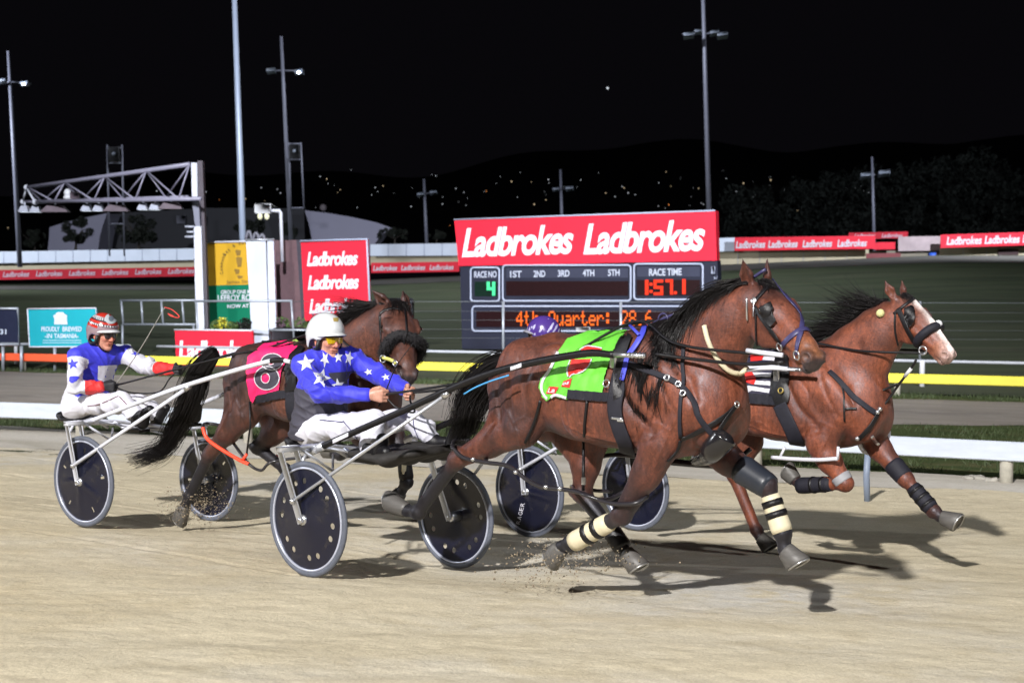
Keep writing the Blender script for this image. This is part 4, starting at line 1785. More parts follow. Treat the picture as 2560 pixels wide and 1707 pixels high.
def sand_sheet():
    """the racing strip with its tyre and hoof marks as real relief"""
    xs = np.linspace(-12, 10, 760)
    t = np.linspace(0, 1, 700)
    X = np.repeat(xs[:, None], len(t), 1)
    Y = 3.2 + (E_SAND(xs)[:, None] - 3.2) * t[None]
    Z = gz(X, Y) + .002
    ca, sa = math.cos(TRK), math.sin(TRK)
    U, Wv = X * ca + Y * sa, -X * sa + Y * ca
    for k in range(40):             # wandering low relief left by harrow and wheels
        a_ = _r.normal(.0, .35)
        f_ = 10 ** _r.uniform(.3, 1.5)
        Z += .006 / f_ ** .9 * np.sin((Y * math.cos(a_) + X * math.sin(a_)) * f_ + _r.uniform(0, 6) + 1.5 * np.sin(X * f_ * .21 + _r.uniform(0, 6)))
    Z += _r.normal(0, .0011, Z.shape)
    for rg, sd, _, _ in CONTACT:     # tyre ruts behind the wheels
        b = rg.o + rg.left * sd * rg.half
        s_, d_ = (X - b[0]) * rg.fwd[0] + (Y - b[1]) * rg.fwd[1], (X - b[0]) * rg.left[0] + (Y - b[1]) * rg.left[1]
        d_ = d_ + .012 * s_ ** 2
        k_ = 1 / (1 + np.exp(np.clip(s_ * 14, -40, 40)))
        Z += k_ * (-.005 * np.exp(-(d_ / .038) ** 2) + .0022 * np.exp(-((np.abs(d_) - .07) / .03) ** 2))
    for k in range(1500):            # hoof prints and clods
        x, y = _r.uniform(-9, 8), _r.uniform(4.5, 15)
        r, h = _r.uniform(.015, .055), _r.uniform(-.010, .007)
        i0, i1 = np.searchsorted(xs, [x - 3 * r, x + 3 * r])
        if i1 <= i0:
            continue
        q = ((X[i0:i1] - x) ** 2 + (Y[i0:i1] - y) ** 2) / r ** 2
        Z[i0:i1] += h * np.exp(-q) - .5 * h * np.exp(-q / 2.6)
    n, m = X.shape
    ii = np.arange(n * m).reshape(n, m)
    F = np.stack([ii[:-1, :-1], ii[1:, :-1], ii[1:, 1:], ii[:-1, 1:]], -1).reshape(-1, 4)
    tag(emit('track', np.stack([X, Y, Z], -1).reshape(-1, 3), F, M_SAND), kind='structure')


sand_sheet()
sheet('track_edge', lambda x: E_SAND(x) - .02, E_STRIP, -13, 11, 200, 12, M_STRIP, .004)
sheet('verge', lambda x: E_STRIP(x) - .02, lambda x: np.maximum(E_ROAD0(x), E_STRIP(x) + .3), -16, 14, 200, 24, M_GRASS, .004)
sheet('gravel_road', lambda x: np.maximum(E_ROAD0(x), E_STRIP(x) + .3) - .02, E_ROAD1, -18, 15, 200, 20, M_GRAVEL, .008)
sheet('grass_strip', lambda x: E_ROAD1(x) - .03, lambda x: E_ROAD1(x) + 1.1, -18, 15, 200, 8, M_GRASS, .006)
sheet('far_track', lambda x: 118 - x * .05, lambda x: 136 - x * .05, -90, 90, 80, 6, M_FARTRACK, .03)


def blades(name, lo, hi, x0, x1, n, h, m, seed):
    rng = np.random.default_rng(seed)
    x = rng.uniform(x0, x1, n)
    a, b = lo(x), hi(x)
    y = a + (b - a) * rng.uniform(0, 1, n)
    dens = np.sin(x * 2.1) + np.sin(x * 5.3 + y) + rng.normal(0, 1, n)
    k = dens > -.6
    x, y = x[k], y[k]
    n = len(x)
    z = gz(x, y)
    hh = h * rng.uniform(.4, 1.2, n)
    ang = rng.uniform(0, 2 * math.pi, n)
    w = .006 * rng.uniform(.7, 1.6, n)
    dx, dy = np.cos(ang) * w, np.sin(ang) * w
    lx, ly = rng.normal(0, .5, n) * hh, rng.normal(0, .5, n) * hh
    V = np.stack([np.stack([x - dx, y - dy, z], 1), np.stack([x + dx, y + dy, z], 1),
                  np.stack([x + lx + dx * .2, y + ly, z + hh], 1)], 1).reshape(-1, 3)
    F = np.arange(3 * n).reshape(n, 3)
    tag(emit(name, V, F, m, smooth=False), 'short rough grass along the foot of the rails', 'grass', kind='stuff')


M_BLADE = mat('grass blade', (.042, .062, .020), .7, var=.4, vscale=3)
blades('verge_grass', lambda x: E_STRIP(x) - .05, lambda x: np.maximum(E_ROAD0(x), E_STRIP(x) + .3) - .4, -10, 8, 26000, .085, M_BLADE, 5)
blades('strip_grass', lambda x: E_ROAD1(x) + .05, lambda x: E_ROAD1(x) + 1.2, -14, 13, 14000, .10, M_BLADE, 6)

# hills and sky
M_HILL = mat('night hill', (.030, .030, .032), .95, var=.5, vscale=.012)


def hill_h(X, Y):
    t = np.clip((Y - 420) / 600, 0, 1)
    return 4 + t ** 1.1 * (72 + 12 * np.sin(X * .006 + 1) + 22 / (1 + np.exp(-(X - 160) / 60)) + 6 * np.sin(X * .021) + 3 * np.sin(X * .05 + Y * .02))


def hill_mesh():
    xs = np.linspace(-700, 700, 150)
    ys = np.linspace(420, 1300, 60)
    X, Y = np.meshgrid(xs, ys, indexing='ij')
    ii = np.arange(X.size).reshape(X.shape)
    F = np.stack([ii[:-1, :-1], ii[1:, :-1], ii[1:, 1:], ii[:-1, 1:]], -1).reshape(-1, 4)
    tag(emit('hills', np.stack([X, Y, hill_h(X, Y)], -1).reshape(-1, 3), F, M_HILL), kind='structure')


def on_hill(px, py):
    """first point of the hillside under a pixel, a lamp's height above the slope"""
    for Y in np.arange(424, 1100, 6.0):
        p = at(px, py, Y)
        if p[2] < float(hill_h(p[0], p[1])) + 3.0:
            return p
    return None


hill_mesh()
# town lights scattered over the hillside
M_TLW = mat('warm street light', (.8, .7, .5), emit=(1, .78, .48), estr=1.0)
M_TLC = mat('cool street light', (.8, .8, .9), emit=(.85, .92, 1), estr=.9)
M_TLO = mat('orange street light', (.9, .5, .2), emit=(1, .36, .10), estr=1.8)
TL = [(1968, 482, 1), (1962, 475, 1), (2067, 448, 1), (2230, 447, 1), (2267, 446, 1), (2014, 467, 1), (1871, 490, 1), (1889, 505, 1),
      (1930, 535, 0), (1900, 543, 0), (1893, 552, 2), (1813, 560, 2), (1855, 555, 2), (1833, 552, 0), (2016, 548, 1), (548, 500, 2), (515, 480, 1),
      (392, 478, 1), (160, 466, 1), (140, 466, 1), (20, 570, 0), (2, 458, 1), (820, 459, 1), (719, 487, 1), (662, 503, 0), (938, 469, 1),
      (1125, 564, 2), (1030, 470, 1), (1240, 458, 1), (1300, 432, 1), (1452, 450, 1), (1410, 466, 1), (1560, 470, 0), (1588, 487, 1), (1665, 430, 0),
      (1672, 512, 2), (1702, 446, 1), (1733, 470, 1), (1497, 432, 1), (1090, 440, 1), (1216, 478, 2), (878, 425, 1), (834, 415, 1), (1365, 500, 0),
      (2420, 552, 0), (2370, 540, 1), (985, 590, 1)]
_rt = np.random.default_rng(14)
for _ in range(85):
    TL.append((_rt.uniform(560, 2300), _rt.normal(482, 27), int(_rt.choice([0, 1, 1, 1, 1, 1]))))
for px, py, k in TL:
    p = on_hill(px, py)
    if p is None:
        continue
    r = (.30 if k else .36) * (1.15 if k == 2 else 1) * (p[1] / 900) * random.uniform(.3, 1.0) * 1.1
    o = MB().ball((0, 0, 0), r, 8, 5).build('town_light', [M_TLW, M_TLC, M_TLO][k])
    o.location = p
    tag(o, 'tiny bright point of a far town light on the dark hillside', 'light', 'town lights on the dark hillside')

# ------------------------------------------------------------------ rails of the track
def board_rail(name, pts, ztop, zbot, th, m, label, post_x, post_m, ground=True, post_r=.05, rnd=False, group=None, cat='rail', post_h=None):
    """a rail of boards along the ground points pts, with posts as parts"""
    P = np.array([gpt(x, y) for x, y in pts])
    mid = P[len(P) // 2]
    root = empty(name, mid, 0)
    tag(root, label, cat, group)
    mb = MB()
    C = P.copy()
    n = len(P)
    if rnd:
        mb.tube(np.array([p + [0, 0, (ztop + zbot) / 2] for p in P]), (ztop - zbot) / 2, 10)
    else:
        V = []
        T = np.gradient(P, axis=0)
        for i in range(n):
            t = nrm([T[i][0], T[i][1], 0])
            nn = np.array([t[1], -t[0], 0])
            for a, b in ((-1, zbot + .012), (-1, ztop - .012), (-.5, ztop), (.5, ztop), (1, ztop - .012), (1, zbot + .012), (.5, zbot), (-.5, zbot)):
                V.append(P[i] + nn * a * th / 2 + [0, 0, b])
        F = []
        for i in range(n - 1):
            for k in range(8):
                k2 = (k + 1) % 8
                F.append((i * 8 + k, (i + 1) * 8 + k, (i + 1) * 8 + k2, i * 8 + k2))
        F.append(list(range(8)))
        F.append([(n - 1) * 8 + k for k in range(8)][::-1])
        mb.add(V, F)
    rl = mb.build('rail_board', m, root, smooth=rnd)
    xs = P[:, 0]
    for x in post_x:
        y = float(np.interp(x, xs, P[:, 1]))
        q = gpt(x, y + (.07 if not rnd else 0))
        MB().tube([q - [0, 0, .1], q + [0, 0, zbot + (.02 if not rnd else 0)], q + [0, 0, (zbot + ztop) / 2]], post_r, 10).build('post', post_m, root)
    return root


M_RAILW = mat('white rail paint', (.50, .55, .63), .4, var=.10, vscale=2.0, stretch=(1, 4, 8))
M_POST = mat('weathered post', (.42, .40, .34), .8, var=.25, vscale=14)
M_PIPEW = mat('dull white pipe paint', (.34, .36, .40), .45, var=.12)
M_YEL = mat('yellow rail paint', (.70, .62, .06), .45, var=.12, vscale=2)
M_ORG = mat('orange rail paint', (.72, .10, .035), .5, var=.1, vscale=2)
xs = np.linspace(-13, -3.27, 22)
board_rail('running_rail', [(x, RAIL(x)) for x in xs], .43, .215, .06, M_RAILW, 'left section of the white board running rail, behind the left driver', (-9, -5.9, -3.45), M_POST, post_r=.06, group='white running rail sections', cat='rail')
xs = np.linspace(2.42, 11, 22)
board_rail('running_rail', [(x, RAIL(x)) for x in xs], .44, .235, .06, M_RAILW, 'right section of the white board running rail, under the blazed horse', (2.75, 5.17, 8), M_POST, post_r=.07, group='white running rail sections', cat='rail')


def line(pts, x0, x1, n):
    f = straight(pts)
    return [(x, float(f(x))) for x in np.linspace(x0, x1, n)]


YL = [(onz(0, 892, .33)[0], onz(0, 892, .33)[1]), (onz(1100, 916, .33)[0], onz(1100, 916, .33)[1]), (onz(2209, 946, .33)[0], onz(2209, 946, .33)[1]), (onz(2560, 953, .33)[0], onz(2560, 953, .33)[1])]
_ylf = straight(YL)
xa = onz(212, 892, .33)[0]
xb = onz(345, 893, .33)[0]
board_rail('outer_rail', [(x, float(_ylf(x))) for x in np.linspace(-16, xa, 8)], .42, .245, .05, M_ORG, 'orange painted section of the far low rail at the left edge', (-15, onz(50, 930, 0)[0], xa - .2), M_POST, post_r=.05, group='low coloured rail sections')
board_rail('outer_rail', [(x, float(_ylf(x))) for x in np.linspace(xb, 13, 30)], .42, .245, .05, M_YEL, 'yellow painted section of the far low rail running to the right edge', (-7, -3.5, 0.2, 3.4, onz(2210, 980, 0)[0], 9.5), M_POST, post_r=.06, group='low coloured rail sections')
WL = [(onz(x, y, .5)[0], onz(x, y, .5)[1]) for x, y in ((0, 860), (335, 863), (1050, 879), (2225, 901), (2560, 908))]
_wlf = straight(WL)
xa, xb = onz(336, 863, .5)[0], onz(397, 865, .5)[0]
board_rail('pipe_rail', [(x, float(_wlf(x))) for x in np.linspace(-15, xa, 8)], .535, .47, .06, M_PIPEW, 'left thin white pipe rail, ending behind the left driver', (-12.6, -11), M_WHITE, post_r=.045, rnd=True, group='thin white pipe rails')
board_rail('pipe_rail', [(x, float(_wlf(x))) for x in np.linspace(xb, 14, 30)], .535, .47, .06, M_PIPEW, 'long thin white pipe rail running behind the horses to the right', (-6.4, onz(1236, 890, .3)[0], 3.6, 8.2), M_WHITE, post_r=.055, rnd=True, group='thin white pipe rails')

# the loose blue-grey marker post leaning by the right horse
mp_b, mp_t = onz(2168, 1257, 0.0), None
mp_b = gpt(mp_b[0], mp_b[1])
MB().tube([mp_b, mp_b + [-.01, .0, .24], mp_b + [.0, 0, .46]], [.03, .032, .03], 12).build('marker_post', mat('blue grey steel', (.18, .22, .30), .5), loc=mp_b)
tag(bpy.data.objects['marker_post'], 'slim blue grey marker post standing on the sand below the right rail', 'post')
# pale stones in the verge at the right
for k, (px, py) in enumerate(((2425, 1198), (2441, 1193), (2462, 1200), (2478, 1203))):
    q = onz(px, py, 0)
    q = gpt(q[0], q[1])
    s_ = Skin()
    for j in range(4):
        s_.el(_r.normal(0, .025, 3) * [2, 1, .4] + [0, 0, .01], _r.uniform(.02, .05, 3) * [1.3, 1, .7], .02)
    V, F, _ = s_.mesh(.014)
    o = emit('stone', V + q, F, mat('pale stone', (.36, .345, .31), .9, var=.2, vscale=20, bump=.5), None, loc=q)
    tag(o, 'small pale stone lying in the grass verge under the right rail', 'stone', 'stones in the verge')

# ------------------------------------------------------------------ scoreboard
M_SIGNRED = mat('red sign face', (.66, .022, .045), .5, var=.06, vscale=.8, spec=.10)
M_SIGNWHITE = mat('white sign lettering', (.66, .66, .74), .5, var=.03, spec=.10)
M_BOARD = mat('scoreboard grey', (.018, .020, .034), .6, var=.2, vscale=.9, spec=.10)
M_BOARDL = mat('scoreboard label band', (.034, .038, .062), .6, var=.15, vscale=1, spec=.10)
M_FRAME = mat('pale frame paint', (.36, .40, .53), .5, var=.06)
M_LABEL = mat('label lettering', (.40, .43, .52), .6, spec=.10)
M_LEDOFF = mat('unlit led panel', (.012, .003, .004), .5, var=.4, vscale=20, spec=.10)
M_LEDGOFF = mat('unlit green led panel', (.003, .014, .009), .5, var=.4, vscale=20, spec=.10)
M_LEDR = mat('red led digits', (.1, .005, .003), emit=(1.0, .045, .012), estr=1.25, spec=.10)
M_LEDO = mat('orange led dots', (.1, .02, .003), emit=(1.0, .15, .012), estr=1.5, spec=.10)
M_LEDG = mat('green led digit', (.01, .1, .04), emit=(.10, 1.0, .42), estr=1.1, spec=.10)
SA, SB = at(1136, 600, 41.5)[:2], at(1789, 600, 38.6)[:2]


def z7(x, y):
    return 1100 + x / 3.0947, 480 + y / 3.0947


class Plane:
    def __init__(s, A, B):
        s.A, s.B = A, B
        d = nrm([B[0] - A[0], B[1] - A[1], 0])
        s.d = d
        s.n = np.array([d[1], -d[0], 0])
        if s.n @ (np.array([A[0], A[1], 0]) - CAM) > 0:
            s.n = -s.n

    def p(s, px, py, off=0.0):
        return onplane(px, py, s.A, s.B) + s.n * off

    def quad(s, x0, y0, x1, y1, off, conv=None):
        pts = [(x0, y1), (x1, y1), (x1, y0), (x0, y0)]
        if conv:
            pts = [conv(*q) for q in pts]
        return [s.p(*q, off) for q in pts]


def sign_text(name, txt, pl, conv, x0, y0, x1, y1, cap, m, root, off=.02, shear=0.0, bold=0.02, space=1.0, depth=0.0):
    """lettering on a sign: baseline from (x0, y0) to (x1, y1), cap height cap, all in zoom pixels"""
    o = pl.p(*conv(x0, y0), off)
    e = pl.p(*conv(x1, y1), off)
    t = pl.p(*conv(x0, y0 - cap), off)
    P, F = text_fit(txt, o, e - o, t - o, shear, bold, space)
    return emit(name, P, F, m, root, smooth=False)


PS = Plane(SA, SB)
sb_loc = np.array([(SA[0] + SB[0]) / 2, (SA[1] + SB[1]) / 2, 0])
SBD = empty('scoreboard', gpt(sb_loc[0], sb_loc[1]), 0)
tag(SBD, 'large red topped electronic race scoreboard with lit red digits', 'scoreboard')
hq = [z7(110, 215), z7(2130, 145), z7(2140, 530), z7(145, 572)]
MB().slab([PS.p(*hq[3]), PS.p(*hq[2]), PS.p(*hq[1]), PS.p(*hq[0])], .35).build('header_panel', M_SIGNRED, SBD, smooth=False)
MB().tube([PS.p(*hq[0], .02), PS.p(*hq[1], .02)], .025, 6).build('header_trim', M_FRAME, SBD)
bq = [z7(150, 572), z7(2141, 530), z7(2165, 1215), z7(165, 1215)]
MB().slab([PS.p(*bq[3], -.05), PS.p(*bq[2], -.05), PS.p(*bq[1], -.05), PS.p(*bq[0], -.05)], .4).build('cabinet', M_BOARD, SBD, smooth=False)
sign_text('header_lettering', 'Ladbrokes', PS, z7, 172, 497, 1035, 468, 208, M_SIGNWHITE, SBD, .03, .26, .028, .93)
sign_text('header_lettering', 'Ladbrokes', PS, z7, 1112, 475, 2052, 444, 220, M_SIGNWHITE, SBD, .03, .26, .028, .93)


def frame(x0, y0, x1, y1, root=SBD, conv=z7, pl=PS, th=11):
    r = 26
    out = []
    for cx, cy, a0 in ((x1 - r, y0 + r, -90), (x1 - r, y1 - r, 0), (x0 + r, y1 - r, 90), (x0 + r, y0 + r, 180)):
        for k in range(7):
            a = math.radians(a0 + 15 * k)
            out.append((cx + r * math.cos(a), cy + r * math.sin(a)))
    out.append(out[0])
    P = [pl.p(*conv(*q), -.015) for q in out]
    MB().tube(P, .026 * th / 11, 6).build('panel_frame', M_FRAME, root)


def panel(name, x0, y0, x1, y1, m, off=-.035):
    MB().slab(PS.quad(x0, y0, x1, y1, off, z7), .01).build(name, m, SBD, smooth=False)


for q in ((236, 584, 457, 846), (484, 566, 1474, 842), (1500, 556, 2032, 832), (248, 884, 2050, 1076)):
    frame(*q)
panel('label_band', 262, 606, 436, 668, M_BOARDL)
panel('label_band', 510, 590, 1452, 664, M_BOARDL)
panel('label_band', 1522, 578, 2008, 656, M_BOARDL)
panel('led_panel', 264, 694, 440, 806, M_LEDGOFF)
panel('led_panel', 506, 690, 1454, 802, M_LEDOFF)
panel('led_panel', 1518, 680, 2008, 800, M_LEDOFF)
panel('led_panel', 276, 922, 2030, 1044, M_LEDOFF)
sign_text('label_lettering', 'RACE NO', PS, z7, 262, 662, 436, 659, 46, M_LABEL, SBD, -.02, 0, .02, .95)
for i, (tx, x) in enumerate((('1ST', 540), ('2ND', 722), ('3RD', 910), ('4TH', 1102), ('5TH', 1298))):
    sign_text('label_lettering', tx, PS, z7, x, 660 - i * 3, x + 90, 659 - i * 3, 48, M_LABEL, SBD, -.02, 0, .02, .95)
sign_text('label_lettering', 'RACE TIME', PS, z7, 1616, 648, 1868, 642, 52, M_LABEL, SBD, -.02, 0, .02, .95)


def seg7(ch, x0, y0, w, h, m, t=22):
    """one seven segment digit drawn with bars"""
    S = {'1': 'bc', '5': 'afgcd', '7': 'abc', '4': 'fgbc'}[ch]
    x1, y1, ym = x0 + w, y0 + h, y0 + h / 2
    bars = dict(a=(x0, y0, x1, y0 + t), b=(x1 - t, y0, x1, ym), c=(x1 - t, ym, x1, y1), d=(x0, y1 - t, x1, y1), e=(x0, ym, x0 + t, y1),
                f=(x0, y0, x0 + t, ym), g=(x0, ym - t / 2, x1, ym + t / 2))
    mb = MB()
    for q in S:
        mb.slab(PS.quad(*bars[q], -.028, z7), .004)
    mb.build('lit_digit', m, SBD, smooth=False)


seg7('4', 358, 694, 66, 108, M_LEDG, 24)
seg7('1', 1580, 680, 30, 116, M_LEDR, 26)
seg7('5', 1650, 678, 74, 120, M_LEDR)
seg7('7', 1742, 676, 58, 118, M_LEDR)
seg7('1', 1868, 674, 30, 116, M_LEDR, 26)
mb = MB()
for q in ((1618, 702, 1642, 724), (1618, 758, 1642, 780), (1806, 768, 1830, 790)):
    mb.slab(PS.quad(*q, -.028, z7), .004)
mb.build('lit_digit', M_LEDR, SBD, smooth=False)
DOT = {'4': '00010 00110 01010 10010 11111 00010 00010', 't': '01000 01000 11100 01000 01000 01001 00110', 'h': '10000 10000 10110 11001 10001 10001 10001',
       'Q': '01110 10001 10001 10001 10101 10010 01101', 'u': '00000 00000 10001 10001 10001 10011 01101', 'a': '00000 00000 01110 00001 01111 10001 01111',
       'r': '00000 00000 10110 11001 10000 10000 10000', 'e': '00000 00000 01110 10001 11111 10000 01110', ':': '00000 01100 01100 00000 01100 01100 00000',
       '2': '01110 10001 00001 00010 00100 01000 11111', '8': '01110 10001 10001 01110 10001 10001 01110', '.': '00000 00000 00000 00000 00000 01100 01100',
       '6': '00110 01000 10000 11110 10001 10001 01110', ' ': '00000 ' * 7}
msg = '4th Quarter: 28.6'
cw = (1648 - 588) / len(msg)
for i, chh in enumerate(msg):
    if chh == ' ':
        continue
    mb = MB()
    for r_, row in enumerate(DOT[chh].split()):
        for k_, bit in enumerate(row):
            if bit == '1':
                x0 = 588 + i * cw + k_ * cw / 5.9
                y0 = 922 + r_ * 16.6 - i * .35
                mb.slab(PS.quad(x0, y0, x0 + cw / 5.9 * .93, y0 + 14.5, -.027, z7), .004)
    mb.build('lit_character', M_LEDO, SBD, smooth=False)
MB().box(PS.p(*z7(1112, 1063), .05), (.2, .04, .065), np.array([PS.d, PS.n, [0, 0, 1]])).build('sensor_box', M_WHITE, SBD)
MB().box(PS.p(*z7(2115, 605), .03), (.05, .03, .10), np.array([PS.d, PS.n, [0, 0, 1]])).build('vent_box', M_FRAME, SBD)
MB().box(PS.p(*z7(2135, 662), .03), (.04, .03, .04), np.array([PS.d, PS.n, [0, 0, 1]])).build('vent_box', M_FRAME, SBD)
# plinth box beside the board
MB().box(at(985, 800, 46) * [1, 1, 0] + [0, 0, .75], (.62, .4, .8)).build('equipment_box', mat('near black paint', (.022, .022, .028), .6), loc=gpt(*at(985, 800, 46)[:2]))
tag(bpy.data.objects['equipment_box'], 'dark equipment box standing left of the scoreboard', 'box')

# wire fence in front of the scoreboard
M_GALV = mat('galvanised pipe', (.34, .37, .42), .45, metal=.4, var=.15, vscale=9)
M_POLE2 = mat('dull fence wire', (.12, .13, .14), .6)
wf = empty('wire_fence', gpt(*at(1260, 860, 37)[:2]))
tag(wf, 'low wire fence with slim grey posts across the scoreboard', 'fence')
for px in (1258, 1552, 1050, 1900, 2300, 790):
    pb = at(px, 876, 37.5)
    pt = at(px, 753, 37.5)
    if px in (1258, 1552, 2300):
        MB().tube([gpt(pb[0], pb[1]), pt], .035, 8).build('post', M_GALV, wf)
for py in (754, 778, 800, 823, 845):
    MB().tube([at(730, py, 39), at(1260, py, 37.5), at(1900, py + 2, 36), at(2700, py + 4, 35)], .0035 if py > 754 else .008, 5).build('wire', M_POLE2, wf)

# ------------------------------------------------------------------ boards and pillars left of the scoreboard


def board(name, q4, pl, th, m, root):
    return MB().slab([pl.p(*q) for q in (q4[3], q4[2], q4[1], q4[0])], th).build(name, m, root, smooth=False)


ident = lambda x, y: (x, y)
M_YELSIGN = mat('yellow sign face', (.62, .36, .03), .5, var=.05, vscale=1, spec=.10)
M_GRNSIGN = mat('green sign face', (.006, .16, .085), .5, var=.06, vscale=1, spec=.10)
M_DKINK = mat('dark sign lettering', (.05, .04, .02), .6)
PY = Plane(at(500, 700, 43)[:2], at(700, 700, 42.5)[:2])
sg = empty('yellow_green_sign', gpt(*at(575, 760, 43)[:2]))
tag(sg, 'tall sign, yellow above and green below, beside the white pillar', 'sign')
board('yellow_panel', [(514, 607), (640, 604), (643, 711), (520, 714)], PY, .08, M_YELSIGN, sg)
board('green_panel', [(520, 714), (643, 711), (648, 812), (525, 814)], PY, .08, M_GRNSIGN, sg)
MB().tube([PY.p(514, 606, .03), PY.p(640, 603, .03)], .03, 6).build('top_edge', M_SIGNWHITE, sg)
# curved lettering on the yellow panel
arc = 'Community & Raci'
Vt, Ft = [], []
mb = MB()
for i, chh in enumerate(arc):
    if chh == ' ':
        continue
    a = math.radians(196 - i * 7.4)
    cx_, cy_, rx, ry = 616, 668, 59, 58
    px, py = cx_ + rx * math.cos(a), cy_ - ry * math.sin(a)
    if px > 614:
        continue
    tn = np.array([math.sin(a), math.cos(a)])
    up2 = np.array([math.cos(a), -math.sin(a)])
    o = PY.p(px, py, .02)
    ex = PY.p(px + tn[0] * 5.2, py + tn[1] * 5.2, .02) - o
    ey = PY.p(px + up2[0] * 8, py + up2[1] * 8, .02) - o
    P, F = text_fit(chh, o, ex, ey, 0, .01)
    mb.add(P, F)
mb.build('arc_lettering', M_DKINK, sg, smooth=False)
M_EMB = mat('emblem ink', (.26, .15, .02), .6)
mb = MB()
for q in ((588, 624, 603, 640), (590, 642, 606, 668), (586, 672, 600, 686), (592, 688, 608, 697)):
    o = [(q[0], q[1] + 3), (q[0] + 4, q[1]), (q[2], q[1] + 2), (q[2] - 2, q[3] - 2), (q[0] + 5, q[3]), (q[0] + 2, (q[1] + q[3]) / 2)]
    V2, F2 = poly_mesh(o)
    mb.add([PY.p(x, y, .02) for x, y in V2], F2)
mb.build('emblem', M_EMB, sg, smooth=False)
sign_text('lettering', 'James Street', PY, ident, 566, 709, 640, 707, 8, M_EMB, sg, .02)
sign_text('lettering', 'GROUP ONE MEETS', PY, ident, 553, 735, 650, 733, 9, M_SIGNWHITE, sg, .02)
sign_text('lettering', 'LEFROY ROAD', PY, ident, 545, 752, 650, 750, 14, M_SIGNWHITE, sg, .02)
sign_text('lettering', 'NOW AT THE', PY, ident, 569, 770, 650, 768, 9, M_SIGNWHITE, sg, .02)
# white pillars
M_PILLAR = mat('white pillar paint', (.50, .53, .62), .55, var=.16, vscale=1.6, stretch=(1, 1, .35))
PP = Plane(at(600, 700, 40)[:2], at(700, 700, 40)[:2])
wp = empty('white_pillar', gpt(*at(655, 830, 40)[:2]))
tag(wp, 'broad white finish post with a narrow second post on its right side', 'pillar')
board('pillar_face', [(615, 601), (664, 600), (673, 873), (631, 873)], PP, .55, M_PILLAR, wp)
board('narrow_post', [(668, 599), (684, 600), (691, 824), (673, 826)], PP, .22, M_PILLAR, wp)
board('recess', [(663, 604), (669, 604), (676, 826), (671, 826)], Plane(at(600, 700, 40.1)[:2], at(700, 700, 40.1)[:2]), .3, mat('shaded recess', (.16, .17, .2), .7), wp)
MB().tube([PP.p(614, 600, .03), PP.p(686, 599, .03)], .03, 6).build('cap', M_ALU, wp)
# mauve brick wall
M_MAUVE = mat('mauve brick', (.13, .075, .085), .85, var=.18, vscale=3)
PW = Plane(at(680, 700, 42)[:2], at(760, 700, 41.6)[:2])
bw = empty('brick_wall', gpt(*at(715, 800, 42)[:2]))
tag(bw, 'mauve brown brick wall between the white pillar and the red sign', 'wall')
board('wall_face', [(681, 601), (741, 600), (756, 822), (690, 824)], PW, .8, M_MAUVE, bw)
board('gap_strip', [(741, 600), (753, 600), (764, 822), (756, 822)], PW, .75, mat('dark gap shade', (.05, .045, .06), .85), bw)  # flat strip coloured dark for the shade in the gap beside the wall
# red sign with three lines
PR = Plane(at(750, 700, 41)[:2], at(920, 700, 40.4)[:2])
rs = empty('red_sign', gpt(*at(840, 790, 41)[:2]))
tag(rs, 'upright red sign with the same white name on three lines', 'sign')
board('sign_face', [(752, 604), (918, 599), (926, 798), (762, 802)], PR, .1, M_SIGNRED, rs)
MB().tube([PR.p(752, 603, .03), PR.p(918, 598, .03), PR.p(927, 799, .03)], .035, 6).build('sign_edge', M_FRAME, rs)
for y0, dx in ((664, 0), (723, 2.5), (782, 6)):
    sign_text('lettering', 'Ladbrokes', PR, ident, 768 + dx, y0, 895 + dx, y0 - 3, 33, M_SIGNWHITE, rs, .02, .2, .03, .92)
# low red board by the gantry
PL = Plane(at(430, 850, 36)[:2], at(640, 850, 35.2)[:2])
lr = empty('low_red_board', gpt(*at(530, 900, 36)[:2]))
tag(lr, 'low red board with big white lettering behind the yellow rail', 'sign')
board('sign_face', [(437, 825), (630, 827), (636, 915), (441, 915)], PL, .08, M_SIGNRED, lr)
MB().tube([PL.p(437, 824, .02), PL.p(630, 826, .02)], .02, 6).build('sign_edge', M_SIGNWHITE, lr)
sign_text('lettering', 'Ladbrokes', PL, ident, 449, 897, 735 - 100, 897, 44, M_SIGNWHITE, lr, .02, .05, .035, .95)
# teal sign and the navy sign at the left edge
M_TEAL = mat('teal sign face', (.015, .31, .38), .5, var=.05, vscale=1.5, spec=.10)
M_NAVY = mat('navy sign face', (.020, .024, .05), .5, var=.1, spec=.10)
M_PALEINK = mat('pale sign lettering', (.55, .62, .74), .5)
PT = Plane(at(70, 820, 33.5)[:2], at(245, 820, 33.0)[:2])
ts = empty('teal_sign', gpt(*at(155, 880, 33.3)[:2]))
tag(ts, 'teal advertising board with a pale crest, behind the left driver', 'sign')
board('sign_face', [(70, 773), (240, 772), (244, 866), (75, 867)], PT, .05, M_TEAL, ts)
MB().tube([PT.p(70, 772, .02), PT.p(241, 770, .02), PT.p(244, 866, .02), PT.p(75, 867, .02), PT.p(70, 772, .02)], .016, 6).build('sign_edge', M_SIGNWHITE, ts)
crest = [(134, 788), (140, 786), (141, 782), (147, 780), (158, 780), (163, 785), (169, 788), (168, 798), (170, 811), (136, 811), (137, 798)]
V2, F2 = poly_mesh(crest)
emit('crest', [PT.p(x, y, .015) for x, y in V2], F2, M_PALEINK, ts, smooth=False)
sign_text('lettering', 'PROUDLY', PT, ident, 104, 828, 150, 828, 11.5, M_PALEINK, ts, .015, 0, .02)
sign_text('lettering', 'BREWED', PT, ident, 157, 828, 205, 828, 11.5, M_PALEINK, ts, .015, 0, .02)
